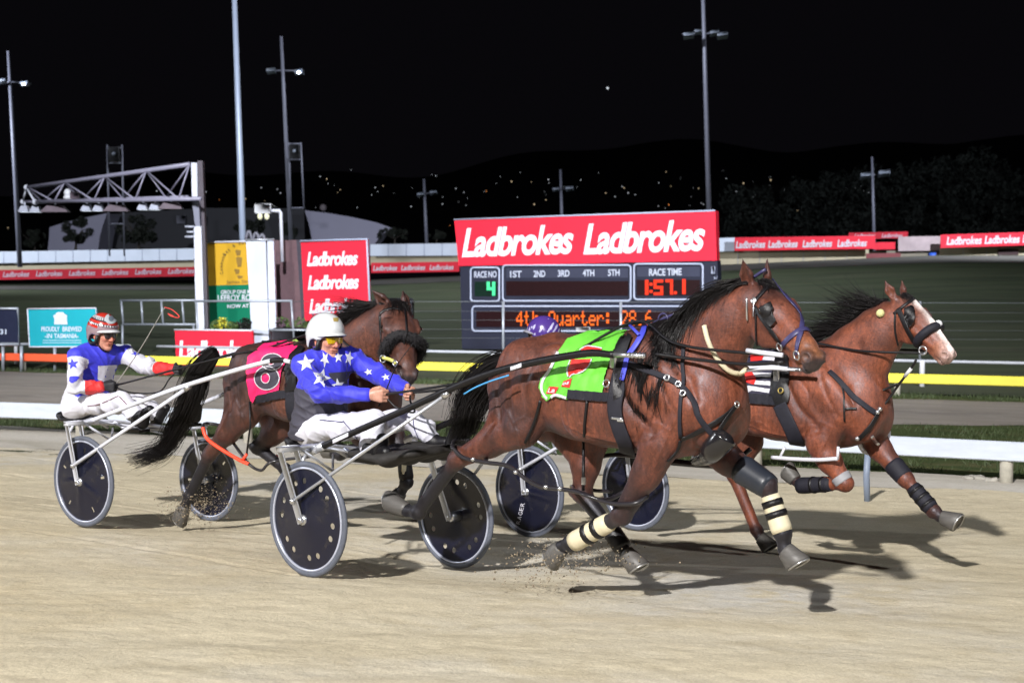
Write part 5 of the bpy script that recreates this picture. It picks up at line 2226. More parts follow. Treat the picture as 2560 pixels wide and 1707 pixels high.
sign_text('lettering', '-IN', PT, ident, 113, 845, 131, 845, 11, M_PALEINK, ts, .015, 0, .02)
sign_text('lettering', 'TASMANIA-', PT, ident, 136, 845, 197, 845, 11, M_PALEINK, ts, .015, 0, .02)
for y0 in (850, 856):
    MB().slab([PT.p(108, y0 + 1.2, .012), PT.p(204, y0 + 1.2, .012), PT.p(204, y0, .012), PT.p(108, y0, .012)], .003).build('rule_line', M_PALEINK, ts, smooth=False)
for px in (135, 190):
    MB().tube([gpt(*PT.p(px, 900, -.03)[:2]), PT.p(px, 868, -.03)], .04, 8).build('leg', M_GALV, ts)
PN = Plane(at(-80, 820, 33.8)[:2], at(50, 820, 33.2)[:2])
ns = empty('navy_sign', gpt(*at(0, 880, 33.5)[:2]))
tag(ns, 'navy blue board in a pale frame, cut by the left edge of the photo', 'sign')
board('sign_face', [(-90, 773), (42, 773), (46, 856), (-86, 857)], PN, .05, M_NAVY, ns)
MB().tube([PN.p(-90, 771, .02), PN.p(46, 771, .02), PN.p(50, 862, .02), PN.p(-86, 862, .02)], .03, 6).build('sign_edge', M_GALV, ns)
sign_text('lettering', '31', PN, ident, 1, 835, 17, 835, 12, M_PALEINK, ns, .015, 0, .02)
for px in (5, 51):
    MB().tube([gpt(*PN.p(px, 900, -.03)[:2]), PN.p(px, 864, -.03)], .04, 8).build('leg', M_GALV, ns)

# grey hurdle and crowd barrier by the gantry
PH = Plane(at(300, 780, 41)[:2], at(520, 780, 40)[:2])
hb = empty('barrier', gpt(*at(380, 820, 41)[:2]))
tag(hb, 'grey pipe barrier with upright bars, left of the gantry post', 'barrier')
for a, b in (((301, 751), (500, 751)), ((308, 811), (488, 811)), ((303, 751), (308, 811)), ((353, 751), (357, 811)), ((403, 751), (408, 811)), ((455, 751), (460, 811))):
    MB().tube([PH.p(*a), PH.p(*b)], .033, 8).build('bar', M_GALV, hb)
for px in (306, 484):
    MB().tube([PH.p(px, 811), gpt(*PH.p(px, 830)[:2])], .033, 8).build('leg', M_GALV, hb)
PB = Plane(at(500, 780, 38)[:2], at(760, 780, 37.4)[:2])
gb = empty('barrier', gpt(*at(620, 850, 38)[:2]))
tag(gb, 'thin grey pipe frame in front of the white pillar', 'barrier')
for a, b in (((486, 753), (731, 752)), ((728, 752), (735, 850)), ((672, 825), (790, 825)), ((490, 752), (496, 880))):
    MB().tube([PB.p(*a), PB.p(*b)], .03, 8).build('bar', M_GALV, gb)
MB().box(at(735, 850, 38.6) * [1, 1, 0] + [0, 0, .42], (.55, .3, .42)).build('planter', mat('dark planter', (.03, .026, .034), .7), loc=gpt(*at(735, 850, 38.6)[:2]))
tag(bpy.data.objects['planter'], 'dark low planter box to the right of the white pillar', 'planter')


# ------------------------------------------------------------------ shrubs and trees
def leaf_cloud(rng, clumps, n, size):
    V, F = [], []
    for i in range(n):
        c, r = clumps[rng.integers(len(clumps))]
        d = rng.normal(0, 1, 3)
        d = d / np.linalg.norm(d) * rng.uniform(.55, 1.05)
        p = np.array(c) + d * r
        a = rng.normal(0, 1, 3)
        a /= np.linalg.norm(a)
        b = np.cross(a, rng.normal(0, 1, 3))
        b /= np.linalg.norm(b) + 1e-9
        s_ = size * rng.uniform(.5, 1.3)
        k = len(V)
        V += [p - a * s_, p + b * s_ * .45, p + a * s_, p - b * s_ * .45]
        F.append((k, k + 1, k + 2, k + 3))
    return V, F


M_LEAF = mat('dark leaf', (.014, .018, .012), .7, var=.5, vscale=1.5)
M_LEAFG = mat('green leaf', (.07, .12, .03), .65, var=.45, vscale=4)
M_LEAFY = mat('yellow flower', (.55, .50, .04), .6, var=.3, vscale=6)
M_LEAFP = mat('mauve leaf', (.085, .045, .07), .65, var=.4, vscale=5)
M_BARK = mat('bark', (.06, .05, .045), .9, var=.4, vscale=4)


def shrub(px, py, Y, w, h, n, mats, label, seed):
    rng = np.random.default_rng(seed)
    b = gpt(*at(px, py, Y)[:2])
    root = empty('shrub', b)
    tag(root, label, 'shrub', 'shrubs around the boards')
    for k, m in enumerate(mats):
        cl = [(b + [rng.uniform(-w, w), rng.uniform(-.3, .3), rng.uniform(.25, 1) * h], rng.uniform(.35, .6) * min(w, h)) for _ in range(6)]
        V, F = leaf_cloud(rng, cl, n // (k + 1), .055)
        emit('flowers' if m in (M_LEAFY,) else 'foliage', V, F, m, root, smooth=False)
    mb = MB()
    for k in range(6):
        mb.tube([b, b + [rng.uniform(-w, w) * .5, 0, h * .4], b + [rng.uniform(-w, w) * .8, rng.uniform(-.2, .2), h * .8]], [.025, .018, .008], 6)
    mb.build('stems', M_BARK, root)


shrub(555, 850, 39, .38, 1.05, 900, [M_LEAFG, M_LEAFY], 'shrub with yellow flowers under the green sign', 41)
shrub(600, 850, 39.2, .3, .95, 900, [M_LEAF, M_LEAFG], 'darker green shrub left of the white pillar', 42)
shrub(712, 845, 40, .3, 1.0, 700, [M_LEAFG, M_LEAFP], 'low leafy shrub right of the white pillar', 43)
shrub(780, 850, 39.5, .5, 1.05, 1100, [M_LEAFP, M_LEAFG], 'mauve leaved shrub below the red sign', 44)


def tree(px, py, Y, wpx, hpx, n, label, seed, m=None):
    rng = np.random.default_rng(seed)
    b = at(px, py, Y)
    sc = Y / FPX
    w, h = wpx * sc / 2, hpx * sc
    root = empty('tree', b)
    tag(root, label, 'tree', 'dark trees beyond the track')
    mb = MB()
    mb.tube(spline([b - [0, 0, .5], b + [w * .05, 0, h * .3], b + [-w * .06, 0, h * .6]], 8), np.linspace(.05 * h, .02 * h, 8), 8)
    for k in range(6):
        a = rng.uniform(0, 6.28)
        mb.tube([b + [0, 0, h * .3], b + [math.cos(a) * w * .4, math.sin(a) * w * .4, h * rng.uniform(.5, .65)],
                 b + [math.cos(a) * w * .75, math.sin(a) * w * .75, h * rng.uniform(.55, .85)]], [.02 * h, .014 * h, .006 * h], 6)
    mb.build('trunk', M_BARK, root)
    cl = []
    for k in range(16):
        a, q = rng.uniform(0, 6.28), math.sqrt(rng.uniform(0, 1))
        zz = rng.uniform(.3, .92)
        lim = math.sin(math.pi * min(1, (zz - .12) / .95)) ** .6
        cl.append((b + [math.cos(a) * w * q * lim * .85, math.sin(a) * w * q * lim * .85, h * zz], rng.uniform(.16, .30) * min(w, h * .6)))
    V, F = leaf_cloud(rng, cl, n * 3, .036 * h)
    emit('crown', V, F, m or M_LEAF, root, smooth=False)


for k, (px, py, wd, hh, nm) in enumerate(((188, 628, 92, 80, 'round dark tree against the left white roof'), (345, 628, 120, 88, 'wide dark tree in front of the grey dome'),
                                          (85, 632, 76, 58, 'low dark tree at the far left behind the white fence'), (630, 605, 90, 62, 'dark tree behind the tall pale pole'),
                                          (985, 612, 100, 44, 'dark tree at the right end of the curved roof'), (1090, 606, 70, 34, 'small dark tree left of the scoreboard'),
                                          (725, 604, 60, 50, 'dark tree behind the mauve wall'))):
    tree(px, py, 190, wd, hh, 1500, nm, 60 + k)


def wood():
    rng = np.random.default_rng(9)
    cl = []
    for px in np.arange(1815, 2700, 16):
        top = 505 - 60 * math.exp(-((px - 2150) / 190) ** 2) - 105 * math.exp(-((px - 2420) / 130) ** 2) + rng.normal(0, 9)
        for py in np.arange(top, 600, 15):
            cl.append((at(px + rng.normal(0, 8), py + rng.normal(0, 5), 330 + rng.normal(0, 12)), rng.uniform(1.2, 2.4)))
    V, F = leaf_cloud(rng, cl, 26000, .55)
    tag(emit('far_wood', V, F, mat('far wood leaf', (.060, .070, .064), .8, var=.5, vscale=.2), smooth=False), 'dark wood on the slope behind the right hand fence', 'wood', kind='stuff')


wood()

# ------------------------------------------------------------------ roofed buildings beyond
M_ROOF = mat('pale mauve roof', (.36, .35, .47), .7, var=.08, vscale=.1)
M_DOME = mat('grey dome', (.040, .040, .050), .75, var=.12, vscale=.08)


def vault(name, label, prof, Y, depth, m, wall=None, base=640):
    """a curved roof given by its outline in the photograph, extruded in depth"""
    P = [at(x, y, Y) for x, y in prof]
    P2 = [p + [0, depth, 0] for p in P]
    n = len(P)
    b0, b1 = at(prof[0][0], base, Y), at(prof[-1][0], base, Y)
    root = empty(name, (b0 + b1) / 2)
    tag(root, label, 'building')
    F = [(i, i + 1, n + i + 1, n + i) for i in range(n - 1)]
    emit('roof', np.array(P + P2), F, m, root)
    front = P + [b1, b0]
    V2 = np.array([[p[0], p[2]] for p in front])
    vv, ff = poly_mesh(V2)
    emit('gable_wall', np.array([[x, Y, z] for x, z in vv]), ff, wall or m, root, smooth=False)
    return root


vault('sail_roof_hall', 'pale pointed roof sweeping up at the left behind the round tree', [(118, 632), (122, 600), (124, 568), (160, 557), (210, 545), (268, 533), (258, 560), (250, 590), (244, 632)], 205, 8, M_ROOF)
vault('grey_dome_hall', 'big dark grey domed hall behind the gantry', [(250, 632), (262, 560), (275, 536), (340, 530), (420, 526), (520, 520), (620, 520), (760, 522), (762, 612)], 212, 20, M_DOME)
vault('curved_roof_hall', 'pale roofed hall sloping down to the right behind the red sign', [(782, 612), (772, 560), (762, 526), (820, 533), (880, 543), (940, 556), (985, 572), (955, 585), (935, 612)], 205, 8, M_ROOF)
for px, py in ((505, 551), (453, 549)):
    MB().box(at(px, py, 211.6), (.65, .2, .6)).build('lit_window', mat('dim window', (.2, .2, .25), .6), loc=at(px, py + 10, 211.6))
for i, o in enumerate([o for o in bpy.data.objects if o.name.startswith('lit_window')]):
    tag(o, 'pale square window on the dark dome, ' + ('right' if i == 0 else 'left') + ' one of two', 'window')
MB().ball(at(808, 519, 205), (.5, .5, .5)).build('roof_vent', mat('vent grey', (.2, .17, .19), .7), loc=at(808, 525, 205))
tag(bpy.data.objects['roof_vent'], 'small round vent on the ridge of the curved pale roof', 'vent')

# ------------------------------------------------------------------ far fence, banners and wall
M_FENCEW = mat('white fence panel', (.62, .68, .80), .55, var=.07, vscale=.5)
M_CREAMW = mat('cream wall', (.46, .40, .28), .8, var=.1, vscale=.6)
M_BANNER = mat('red banner', (.42, .020, .035), .6, var=.1, vscale=.6, spec=.10)
M_BANNERB = mat('bright red banner', (.72, .035, .06), .6, var=.08, vscale=.6, spec=.10)
M_PINKINK = mat('soft banner lettering', (.50, .38, .46), .6)


def far_band(name, label, cat, x0, x1, yt0, yb0, yt1, yb1, Y, m, seams=0, th=.15):
    PF = Plane(at(x0, 650, Y)[:2], at(x1, 650, Y)[:2])
    root = empty(name, at((x0 + x1) / 2, (yb0 + yb1) / 2, Y))
    tag(root, label, cat)
    board('face', [(x0, yt0), (x1, yt1), (x1, yb1), (x0, yb0)], PF, th, m, root)
    for k in range(1, seams):
        t = k / seams
        x = x0 + (x1 - x0) * t
        ya, yb = yt0 + (yt1 - yt0) * t, yb0 + (yb1 - yb0) * t
        MB().tube([PF.p(x, ya, .03), PF.p(x, yb, .03)], .022, 5).build('seam', M_FRAME, root)
    return root, PF


far_band('white_fence', 'long white panel fence on the left, cut by a tall light pole', 'fence', -120, 485, 631, 660, 621, 650, 150, M_FENCEW, 14)
far_band('cream_wall', 'cream wall strip under the left white fence', 'wall', -120, 490, 661, 680, 650, 670, 150.6, M_CREAMW)
r_, PF = far_band('red_banner', 'row of dark red name banners along the left rail', 'banner', -120, 490, 677, 702, 667, 690, 146, M_BANNER)
for k in range(7):
    x = -75 + k * 82.5
    y = 697.5 - (x + 120) * .0195
    sign_text('lettering', 'Ladbrokes', PF, ident, x, y - 2.5, x + 66, y - 4, 12.5, M_PINKINK, r_, .05, .2, .02)
far_band('white_fence', 'white panel fence between the red sign and the scoreboard', 'fence', 926, 1150, 611, 640, 608, 639, 150, M_FENCEW, 5)
far_band('cream_wall', 'cream wall strip left of the scoreboard', 'wall', 926, 1150, 641, 662, 640, 660, 150.6, M_CREAMW)
r_, PF = far_band('red_banner', 'three red name banners left of the scoreboard', 'banner', 928, 1148, 657, 682, 654, 679, 146, M_BANNERB)
for x in (933, 1003, 1074):
    sign_text('lettering', 'Ladbrokes', PF, ident, x, 676.5 - (x - 933) * .013, x + 60, 675.5 - (x - 933) * .013, 12, M_SIGNWHITE, r_, .05, .2, .02)
far_band('white_fence', 'short white panel at the right edge of the scoreboard', 'fence', 1780, 1837, 596, 629, 594, 628, 150, M_FENCEW)
r_, PF = far_band('red_banner', 'bright red name banner to the right of the scoreboard', 'banner', 1837, 2188, 594, 627, 589, 622, 149, M_BANNERB)
for x in (1839, 1920, 2006, 2093):
    sign_text('lettering', 'Ladbrokes', PF, ident, x, 620.5 - (x - 1839) * .014, x + 74, 619 - (x - 1839) * .014, 17, M_SIGNWHITE, r_, .05, .2, .025)
r_, PF = far_band('red_banner', 'low end of a red banner beside the white kiosk', 'banner', 2186, 2238, 606, 624, 605, 623, 150, M_BANNERB)
r_, PF = far_band('red_banner', 'bright red name banner at the far right edge', 'banner', 2352, 2640, 587, 620, 578, 611, 149, M_BANNERB)
for x in (2366, 2461, 2556):
    sign_text('lettering', 'Ladbrokes', PF, ident, x, 612 - (x - 2366) * .03, x + 88, 609.5 - (x - 2366) * .03, 19, M_SIGNWHITE, r_, .05, .2, .025)
far_band('cream_wall', 'cream concrete wall to the right of the scoreboard', 'wall', 1790, 2172, 628, 669, 624, 665, 150.5, M_CREAMW, 7)
far_band('cream_wall', 'cream concrete wall at the far right edge with a dark window', 'wall', 2350, 2640, 620, 660, 616, 655, 150.5, M_CREAMW, 5)
r_, PF = far_band('red_board', 'dark red name board standing above the far banner', 'sign', 2122, 2270, 582, 597, 579, 596, 153, M_BANNER)
for x in (2136, 2204):
    sign_text('lettering', 'Ladbrokes', PF, ident, x, 593.5, x + 52, 593, 9, M_PINKINK, r_, .05, .2, .02)
far_band('white_kiosk', 'whitish kiosk wall between the two right hand banners', 'kiosk', 2246, 2352, 592, 628, 590, 626, 151, mat('kiosk pink white', (.42, .33, .35), .7, var=.3, vscale=.6))
far_band('cream_wall', 'cream wall below the whitish kiosk', 'wall', 2172, 2350, 628, 664, 624, 659, 151.5, mat('dull cream wall', (.22, .19, .15), .8, var=.3, vscale=.5))
far_band('red_trailer', 'dull red trailer with a pale square label parked by the cream wall', 'trailer', 2166, 2252, 634, 662, 632, 661, 147, mat('dull red paint', (.16, .022, .028), .6, var=.3, vscale=1))
MB().tube([at(2331, 657, 147), at(2331, 632, 147)], .37, 14).build('blue_bin', mat('blue plastic', (.03, .10, .50), .5), loc=at(2331, 658, 147))
tag(bpy.data.objects['blue_bin'], 'blue wheelie bin standing against the far wall', 'bin')
far_band('dark_window', 'dark red shuttered window in the cream wall at the far right', 'window', 2496, 2546, 624, 646, 623, 645, 150.2, mat('dark shutter', (.035, .010, .012), .6))

# ------------------------------------------------------------------ light poles, towers, gantry
M_POLE = mat('galvanised pole', (.17, .175, .23), .5, metal=.2, var=.12, vscale=1.2)
M_POLEB = mat('pale steel pole', (.46, .54, .70), .45, metal=.2, var=.1, vscale=.8)
M_LAMPON = mat('lit floodlight', (1, 1, 1), emit=(.72, .82, 1.0), estr=14)
M_LAMPOFF = mat('lamp head grey', (.22, .25, .32), .4, var=.2)


def pole(label, top, bot, Y, rpx, arm=None, heads=(), lit=(), m=None, group='tall floodlight poles'):
    a, b = at(*bot, Y), at(*top, Y)
    root = empty('light_pole', a)
    tag(root, label, 'light pole', group)
    r = rpx * Y / FPX / 2
    MB().tube([a, a + (b - a) * .5, b], [r * 1.15, r, r * .75], 12).build('shaft', m or M_POLE, root)
    if arm:
        (x0, y0), (x1, y1) = arm
        MB().tube([at(x0, y0, Y), at(x1, y1, Y)], r * .42, 8).build('cross_arm', m or M_POLE, root)
    for i, (x, y, w) in enumerate(heads):
        c = at(x, y, Y - .6)
        s_ = w * Y / FPX / 2
        A = np.array([nrm([1, -.1, .12]), nrm([.1, 1, -.5]), nrm(np.cross([1, -.1, .12], [.1, 1, -.5]))])
        h = MB().box(c, (s_, s_ * .7, s_ * .35), A).build('lamp_head', M_LAMPOFF, root)
        if i in lit:
            MB().ball(c - [0, s_ * .8, s_ * .2], (s_ * .45, s_ * .3, s_ * .3), 10, 6).build('lamp', M_LAMPON, h)
    return root


pole('light pole near the left edge with one bright lamp', (21, 128), (50, 668), 124, 11, ((-12, 204), (78, 209)), ((6, 204, 20), (62, 210, 20)), (1,))
pole('light pole with a lit lamp, carrying a speaker ladder, behind the pillar', (703, 92), (728, 612), 116, 10, ((668, 177), (760, 178)), ((678, 178, 22), (748, 181, 22)), (1,))
pole('tall light pole standing up behind the scoreboard', (1757, -30), (1776, 660), 112, 12, ((1706, 86), (1820, 84)), ((1722, 90, 26), (1746, 80, 18), (1786, 84, 22), (1806, 90, 26)), ())
pole('faint small light pole left of the scoreboard', (1060, 448), (1068, 640), 180, 8, ((1047, 488), (1088, 480)), ((1052, 487, 18), (1084, 482, 18)), ())
pole('faint small light pole above the middle of the scoreboard', (1401, 424), (1407, 640), 180, 8, ((1380, 474), (1432, 472)), ((1390, 474, 16), (1424, 472, 20)), ())
pole('small light pole above the far right fence', (2180, 392), (2186, 640), 165, 8, ((2155, 438), (2222, 436)), ((2164, 440, 26), (2210, 434, 28)), ())
pole('very tall pale pole rising out of the picture beside the pillar', (584, -60), (616, 860), 52, 16.5, m=M_POLEB)
# lit lamp mounts shine a little on what stands under them
MB().ball(at(1519, 221, 600), .5, 8, 5).build('bright_star', M_TLC, loc=at(1519, 221, 600))
tag(bpy.data.objects['bright_star'], 'single bright point high in the black sky above the scoreboard', 'star')


def ladder(name, label, x0, x1, xb0, xb1, yt, yb, rungs, Y, speaker):
    root = empty(name, at((xb0 + xb1) / 2, yb, Y))
    tag(root, label, 'tower', 'open lattice speaker towers')
    r = .07
    MB().tube([at(x0, yt, Y), at(xb0, yb, Y)], r, 8).build('upright', M_POLE, root)
    MB().tube([at(x1, yt, Y), at(xb1, yb, Y)], r, 8).build('upright', M_POLE, root)
    for y in rungs:
        t = (y - yt) / (yb - yt)
        MB().tube([at(x0 + (xb0 - x0) * t, y, Y), at(x1 + (xb1 - x1) * t, y, Y)], r * .8, 8).build('rung', M_POLE, root)
    c = at(*speaker, Y)
    sp = MB().box(c, (.42, .3, .55)).build('speaker', mat('dark speaker box', (.02, .02, .025), .6), root)
    MB().ball(c - [0, .34, 0], (.14, .08, .14), 10, 6).build('speaker_cone', M_LAMPOFF, sp)


ladder('speaker_tower', 'open lattice tower behind the gantry arm', 268, 305, 274, 311, 362, 640, (370, 408, 500, 560), 110, (287, 386))
ladder('speaker_tower', 'open lattice ladder beside the lit light pole', 722, 752, 727, 760, 357, 522, (360, 399, 520), 115, (737, 379))

# finish line gantry
GY = 40.0
gt = empty('gantry', gpt(*at(500, 860, GY)[:2]))
tag(gt, 'white finish line gantry with a triangular truss arm and hanging floodlights', 'gantry')
gb_ = gpt(*at(503, 880, GY)[:2])
PG = Plane(at(400, 700, GY)[:2], at(560, 700, GY)[:2])
MB().slab([PG.p(492, 890), PG.p(513, 890), PG.p(503, 566), PG.p(484, 566)], .30).build('post_front', M_SILVERPAINT, gt, smooth=False)
MB().slab([PG.p(488, 566, .0), PG.p(500, 566, .0), PG.p(497, 506, .0), PG.p(480, 506, .0)], .25).build('post_sleeve', M_POLE, gt, smooth=False)
PG2 = Plane(at(400, 700, GY + .25)[:2], at(560, 700, GY + .25)[:2])
MB().slab([PG2.p(511, 888), PG2.p(523, 888), PG2.p(506, 402), PG2.p(494, 402)], .25).build('post_shaded_side', mat('shaded post side', (.075, .06, .075), .6, var=.15), gt, smooth=False)  # side of the post turned from the light, its shade put into the colour
MB().slab([PG.p(480, 492, .02), PG.p(494, 492, .02), PG.p(493, 407, .02), PG.p(478, 407, .02)], .28).build('post_head', M_SILVERPAINT, gt, smooth=False)
LY = 43.5
tc0, tc1 = at(66, 469, LY), at(474, 411, GY)
lf0, lf1 = at(87, 505, LY - .5), at(502, 497, GY - .5)
lb0, lb1 = at(57, 505, LY + .5), at(470, 493, GY + .5)
M_TRUSS = mat('mauve grey truss paint', (.27, .26, .34), .4, var=.1)
for nm, a, b, r in (('top_chord', tc0, tc1, .062), ('lower_chord', lf0, lf1, .055), ('lower_chord', lb0, lb1, .055)):
    MB().tube([a, (a + b) / 2, b], r, 12).build(nm, M_TRUSS, gt)
for k in range(8):
    t0, t1 = k / 8, (k + 1) / 8
    tm = (t0 + t1) / 2
    if k % 2 == 0:
        a, b = t0, t1
    else:
        a, b = t1, t0
    for q0, q1 in ((lf0, lf1), (lb0, lb1)):
        MB().tube([tc0 + (tc1 - tc0) * (a if k else 0.01), q0 + (q1 - q0) * b], .026, 8).build('brace', M_TRUSS, gt)
for t in (0, .25, .5, .75, 1):
    MB().tube([lf0 + (lf1 - lf0) * t, lb0 + (lb1 - lb0) * t], .024, 8).build('brace', M_TRUSS, gt)
MB().tube([tc0, lf0], .03, 8).build('brace', M_SILVERPAINT, gt)
MB().tube([tc0, lb0], .03, 8).build('brace', M_SILVERPAINT, gt)
for q in (tc0, lf0, lb0):
    MB().ball(q, .085, 10, 8).build('joint', M_SILVERPAINT, gt)
M_FLOODS = mat('floodlight housing', (.42, .44, .52), .4, var=.15)
M_FLOODM = mat('mauve floodlight tray', (.13, .10, .12), .5, var=.15)
for x, y, w, m in ((62, 523, 26, M_FLOODS), (90, 523, 26, M_FLOODS), (138, 523, 70, M_FLOODM), (217, 520, 26, M_FLOODS), (247, 520, 26, M_FLOODS),
                   (292, 521, 64, M_FLOODM), (358, 517, 26, M_FLOODS), (388, 517, 26, M_FLOODS), (428, 515, 60, M_FLOODM)):
    t = (x - 66) / 408
    Yy = LY + (GY - LY) * t
    c = at(x, y, Yy)
    s_ = w * Yy / FPX / 2
    h = MB()
    V = [c + [sx * s_ * k, sy * .17 * k, z] for k, z in ((.55, .10), (1, -.09)) for sx, sy in ((-1, -1), (1, -1), (1, 1), (-1, 1))]
    h.add(V, [(0, 1, 2, 3), (7, 6, 5, 4), (0, 4, 5, 1), (1, 5, 6, 2), (2, 6, 7, 3), (3, 7, 4, 0)])
    o = h.build('hanging_lamp', m, gt, smooth=False)
    MB().tube([c + [0, 0, .08], c + [0, 0, .22]], .03, 8).build('lamp_bracket', M_FLOODS, o)
    if m is M_FLOODS:
        MB().slab([c + [-s_ * .85, -.13, -.094], c + [s_ * .85, -.13, -.094], c + [s_ * .85, .13, -.094], c + [-s_ * .85, .13, -.094]], .004).build('lamp_glass', mat('lit lamp glass', (.8, .85, .9), emit=(.8, .9, 1), estr=.9), o, smooth=False)
cm = at(169, 488, 42.6)
MB().ball(cm + [0, 0, .06], (.11, .11, .13), 12, 8).ball(cm - [0, 0, .07], (.13, .13, .08), 12, 8).build('camera_dome', M_WHITE, gt)
MB().box(at(188, 489, 42.6), (.13, .1, .1)).build('camera_box', M_FLOODM, gt)
for y in (567, 580, 592):
    MB().tube([PG.p(463 + (5 if y == 580 else 0), y, .05), PG.p(486, y, .05)], .03, 8).build('post_bracket', M_FLOODS, gt)
# small lamp box on a bent pipe above the pillar
lb = empty('lamp_box', at(702, 600, 41))
tag(lb, 'white lamp box with two lamps on a bent pipe above the mauve wall', 'lamp')
MB().box(at(659, 522, 41), (.23, .18, .14)).build('lamp_case', M_WHITE, lb)
for x in (650, 667):
    MB().ball(at(x, 541, 40.9), (.075, .075, .10), 12, 8).build('lamp', mat('pale yellow lamp', (.6, .6, .42), .4, emit=(.8, .8, .55), estr=.35), lb)
MB().tube([at(678, 527, 41), at(699, 527, 41), at(702, 532, 41), at(706, 655, 41)], .05, 10).build('pipe', M_SILVERPAINT, lb)
# grey hose loops on the pillar top
for k, x in enumerate((622, 640, 655)):
    P = [at(x - 8 + 16 * t, 600 - 22 * math.sin(math.pi * t) * (1 - .2 * k), 40.6) for t in np.linspace(0, 1, 10)]
    o = MB().tube(P, .045, 8).build('hose_loop', mat('grey hose', (.12, .12, .15), .5), loc=P[0])
    tag(o, 'grey hose loop on top of the white pillar', 'hose', 'hose loops on the pillar')
# ------------------------------------------------------------------ the three horses
BAY1 = (.108, .030, .0135)
H1 = build_horse(R1, dict(
    label='front bay racehorse in a lime green cloth with a cream neck band',
    bay=BAY1, dark=(.024, .010, .008), muzzle=(.27, .10, .035), nose=(.016, .013, .014), dx=0.0, dz=0.0, turn=.38,
    legs=dict(RF=2, LF=2, RH=1, LH=1), flipback=(),
    J=dict(poll=(1917, 684, .0), muz=(2061, 893, -.17), earR=(1857, 650, -.10), earL=(1918, 650, .03),
           RFe=(1648, 1130, -.18), RFk=(1555, 1287, -.15), RFf=(1428, 1358, -.14), RFp=(1405, 1366, -.14), RFt=(1378, 1392, -.14),
           LFe=(1775, 1120, .14), LFk=(1916, 1212, .12), LFf=(1957, 1332, .12), LFp=(1962, 1372, .12), LFt=(1990, 1408, .12),
           RHs=(1305, 1065, -.19), RHh=(1142, 1150, -.16), RHf=(1046, 1280, -.14), RHp=(1018, 1276, -.14), RHt=(974, 1258, -.14),
           LHs=(1475, 1095, .16), LHh=(1455, 1232, .13), LHf=(1548, 1352, .13), LHp=(1562, 1378, .13), LHt=(1592, 1418, .13)),
    neck=[((2.03, 1.825), (2.52, 1.36), .19), ((2.30, 1.915), (2.58, 1.60), .145), ((2.49, 2.04), (2.66, 1.765), (.115, -.01)),
          ((2.66, 2.10), (2.735, 1.89), (.095, -.02))]))
H2 = build_horse(R2, dict(
    label='dark bay racehorse in a pink cloth marked 8 with a fluffy black noseband',
    bay=(.070, .022, .0108), dark=(.014, .008, .007), muzzle=(.17, .060, .028), nose=(.020, .017, .018), dx=-.10, dz=-.145, sx=.93, turn=.75,
    legs=dict(RF=2, LF=2, RH=1, LH=2),
    J=dict(poll=(1000, 740, -.05), muz=(1026, 940, -.37), earR=(932, 728, -.12), earL=(1007, 728, .04),
           RFe=(885, 1060, -.18), RFk=(925, 1120, -.15), RFf=(850, 1135, -.14), RFp=(835, 1130, -.14), RFt=(815, 1125, -.14),
           LFe=(968, 1060, .16), LFk=(1008, 1128, .12), LFf=(1017, 1205, .12), LFp=(1003, 1228, .12), LFt=(985, 1250, .12),
           RHs=(615, 1030, -.19), RHh=(522, 1138, -.16), RHf=(474, 1240, -.14), RHp=(464, 1262, -.14), RHt=(448, 1296, -.14),
           LHs=(712, 1058, .16), LHh=(645, 1118, .13), LHf=(712, 1172, .13), LHp=(735, 1180, .13), LHt=(765, 1200, .13)),
    neck=[((1.92, 1.71), (2.48, 1.26), .20), ((2.15, 1.80), (2.49, 1.45), (.16, -.02)), ((2.36, 1.89), (2.54, 1.58), (.135, -.05)),
          ((2.49, 1.945), (2.60, 1.74), (.105, -.07))],
    patch=[((.50, -.085, -.035), (.545, -.10, -.02), (.022, .018, .02), (.014, .016, .016), (.55, .50, .48))]))
H3 = build_horse(R3, dict(
    label='bay racehorse with a white blaze in a striped red, white and black cloth, farthest right',
    bay=(.140, .038, .016), dark=(.05, .02, .014), nosew=.5, muzzle=(.24, .11, .06), nose=(.26, .17, .15), dx=0.0, dz=-.205, turn=.22,
    legs=dict(RF=0, LF=0, RH=1, LH=0),
    J=dict(poll=(2268, 724, 0), muz=(2395, 889, -.03), earR=(2212, 702, -.07), earL=(2255, 702, .06),
           RFe=(2052, 1120, -.18), RFk=(2113, 1208, -.15), RFf=(2006, 1213, -.14), RFp=(1990, 1202, -.14), RFt=(1968, 1180, -.14),
           LFe=(2165, 1080, .15), LFk=(2264, 1197, .12), LFf=(2335, 1278, .12), LFp=(2352, 1292, .12), LFt=(2390, 1308, .12),
           RHs=(1730, 1085, -.19), RHh=(1650, 1150, -.16), RHf=(1612, 1205, -.14), RHp=(1600, 1215, -.14), RHt=(1590, 1235, -.14),
           LHs=(1868, 1100, .16), LHh=(1836, 1188, .13), LHf=(1892, 1325, .13), LHp=(1900, 1342, .13), LHt=(1922, 1368, .13)),
    neck=[((2.04, 1.67), (2.56, 1.14), .19), ((2.29, 1.78), (2.565, 1.43), .135), ((2.48, 1.90), (2.64, 1.60), .112),
          ((2.61, 1.965), (2.71, 1.73), .095)],
    patch=[((.12, -.003, 0), (.30, .006, .004), (.05, .016, .014), (.05, .014, .013), (.62, .58, .56)),
           ((.30, .006, .004), (.50, -.008, .0), (.05, .014, .013), (.03, .014, .016), (.62, .57, .55)),
           ((.51, -.02, 0), (.53, -.04, 0), (.02, .025, .018), (.02, .018, .018), (.60, .48, .46))]))

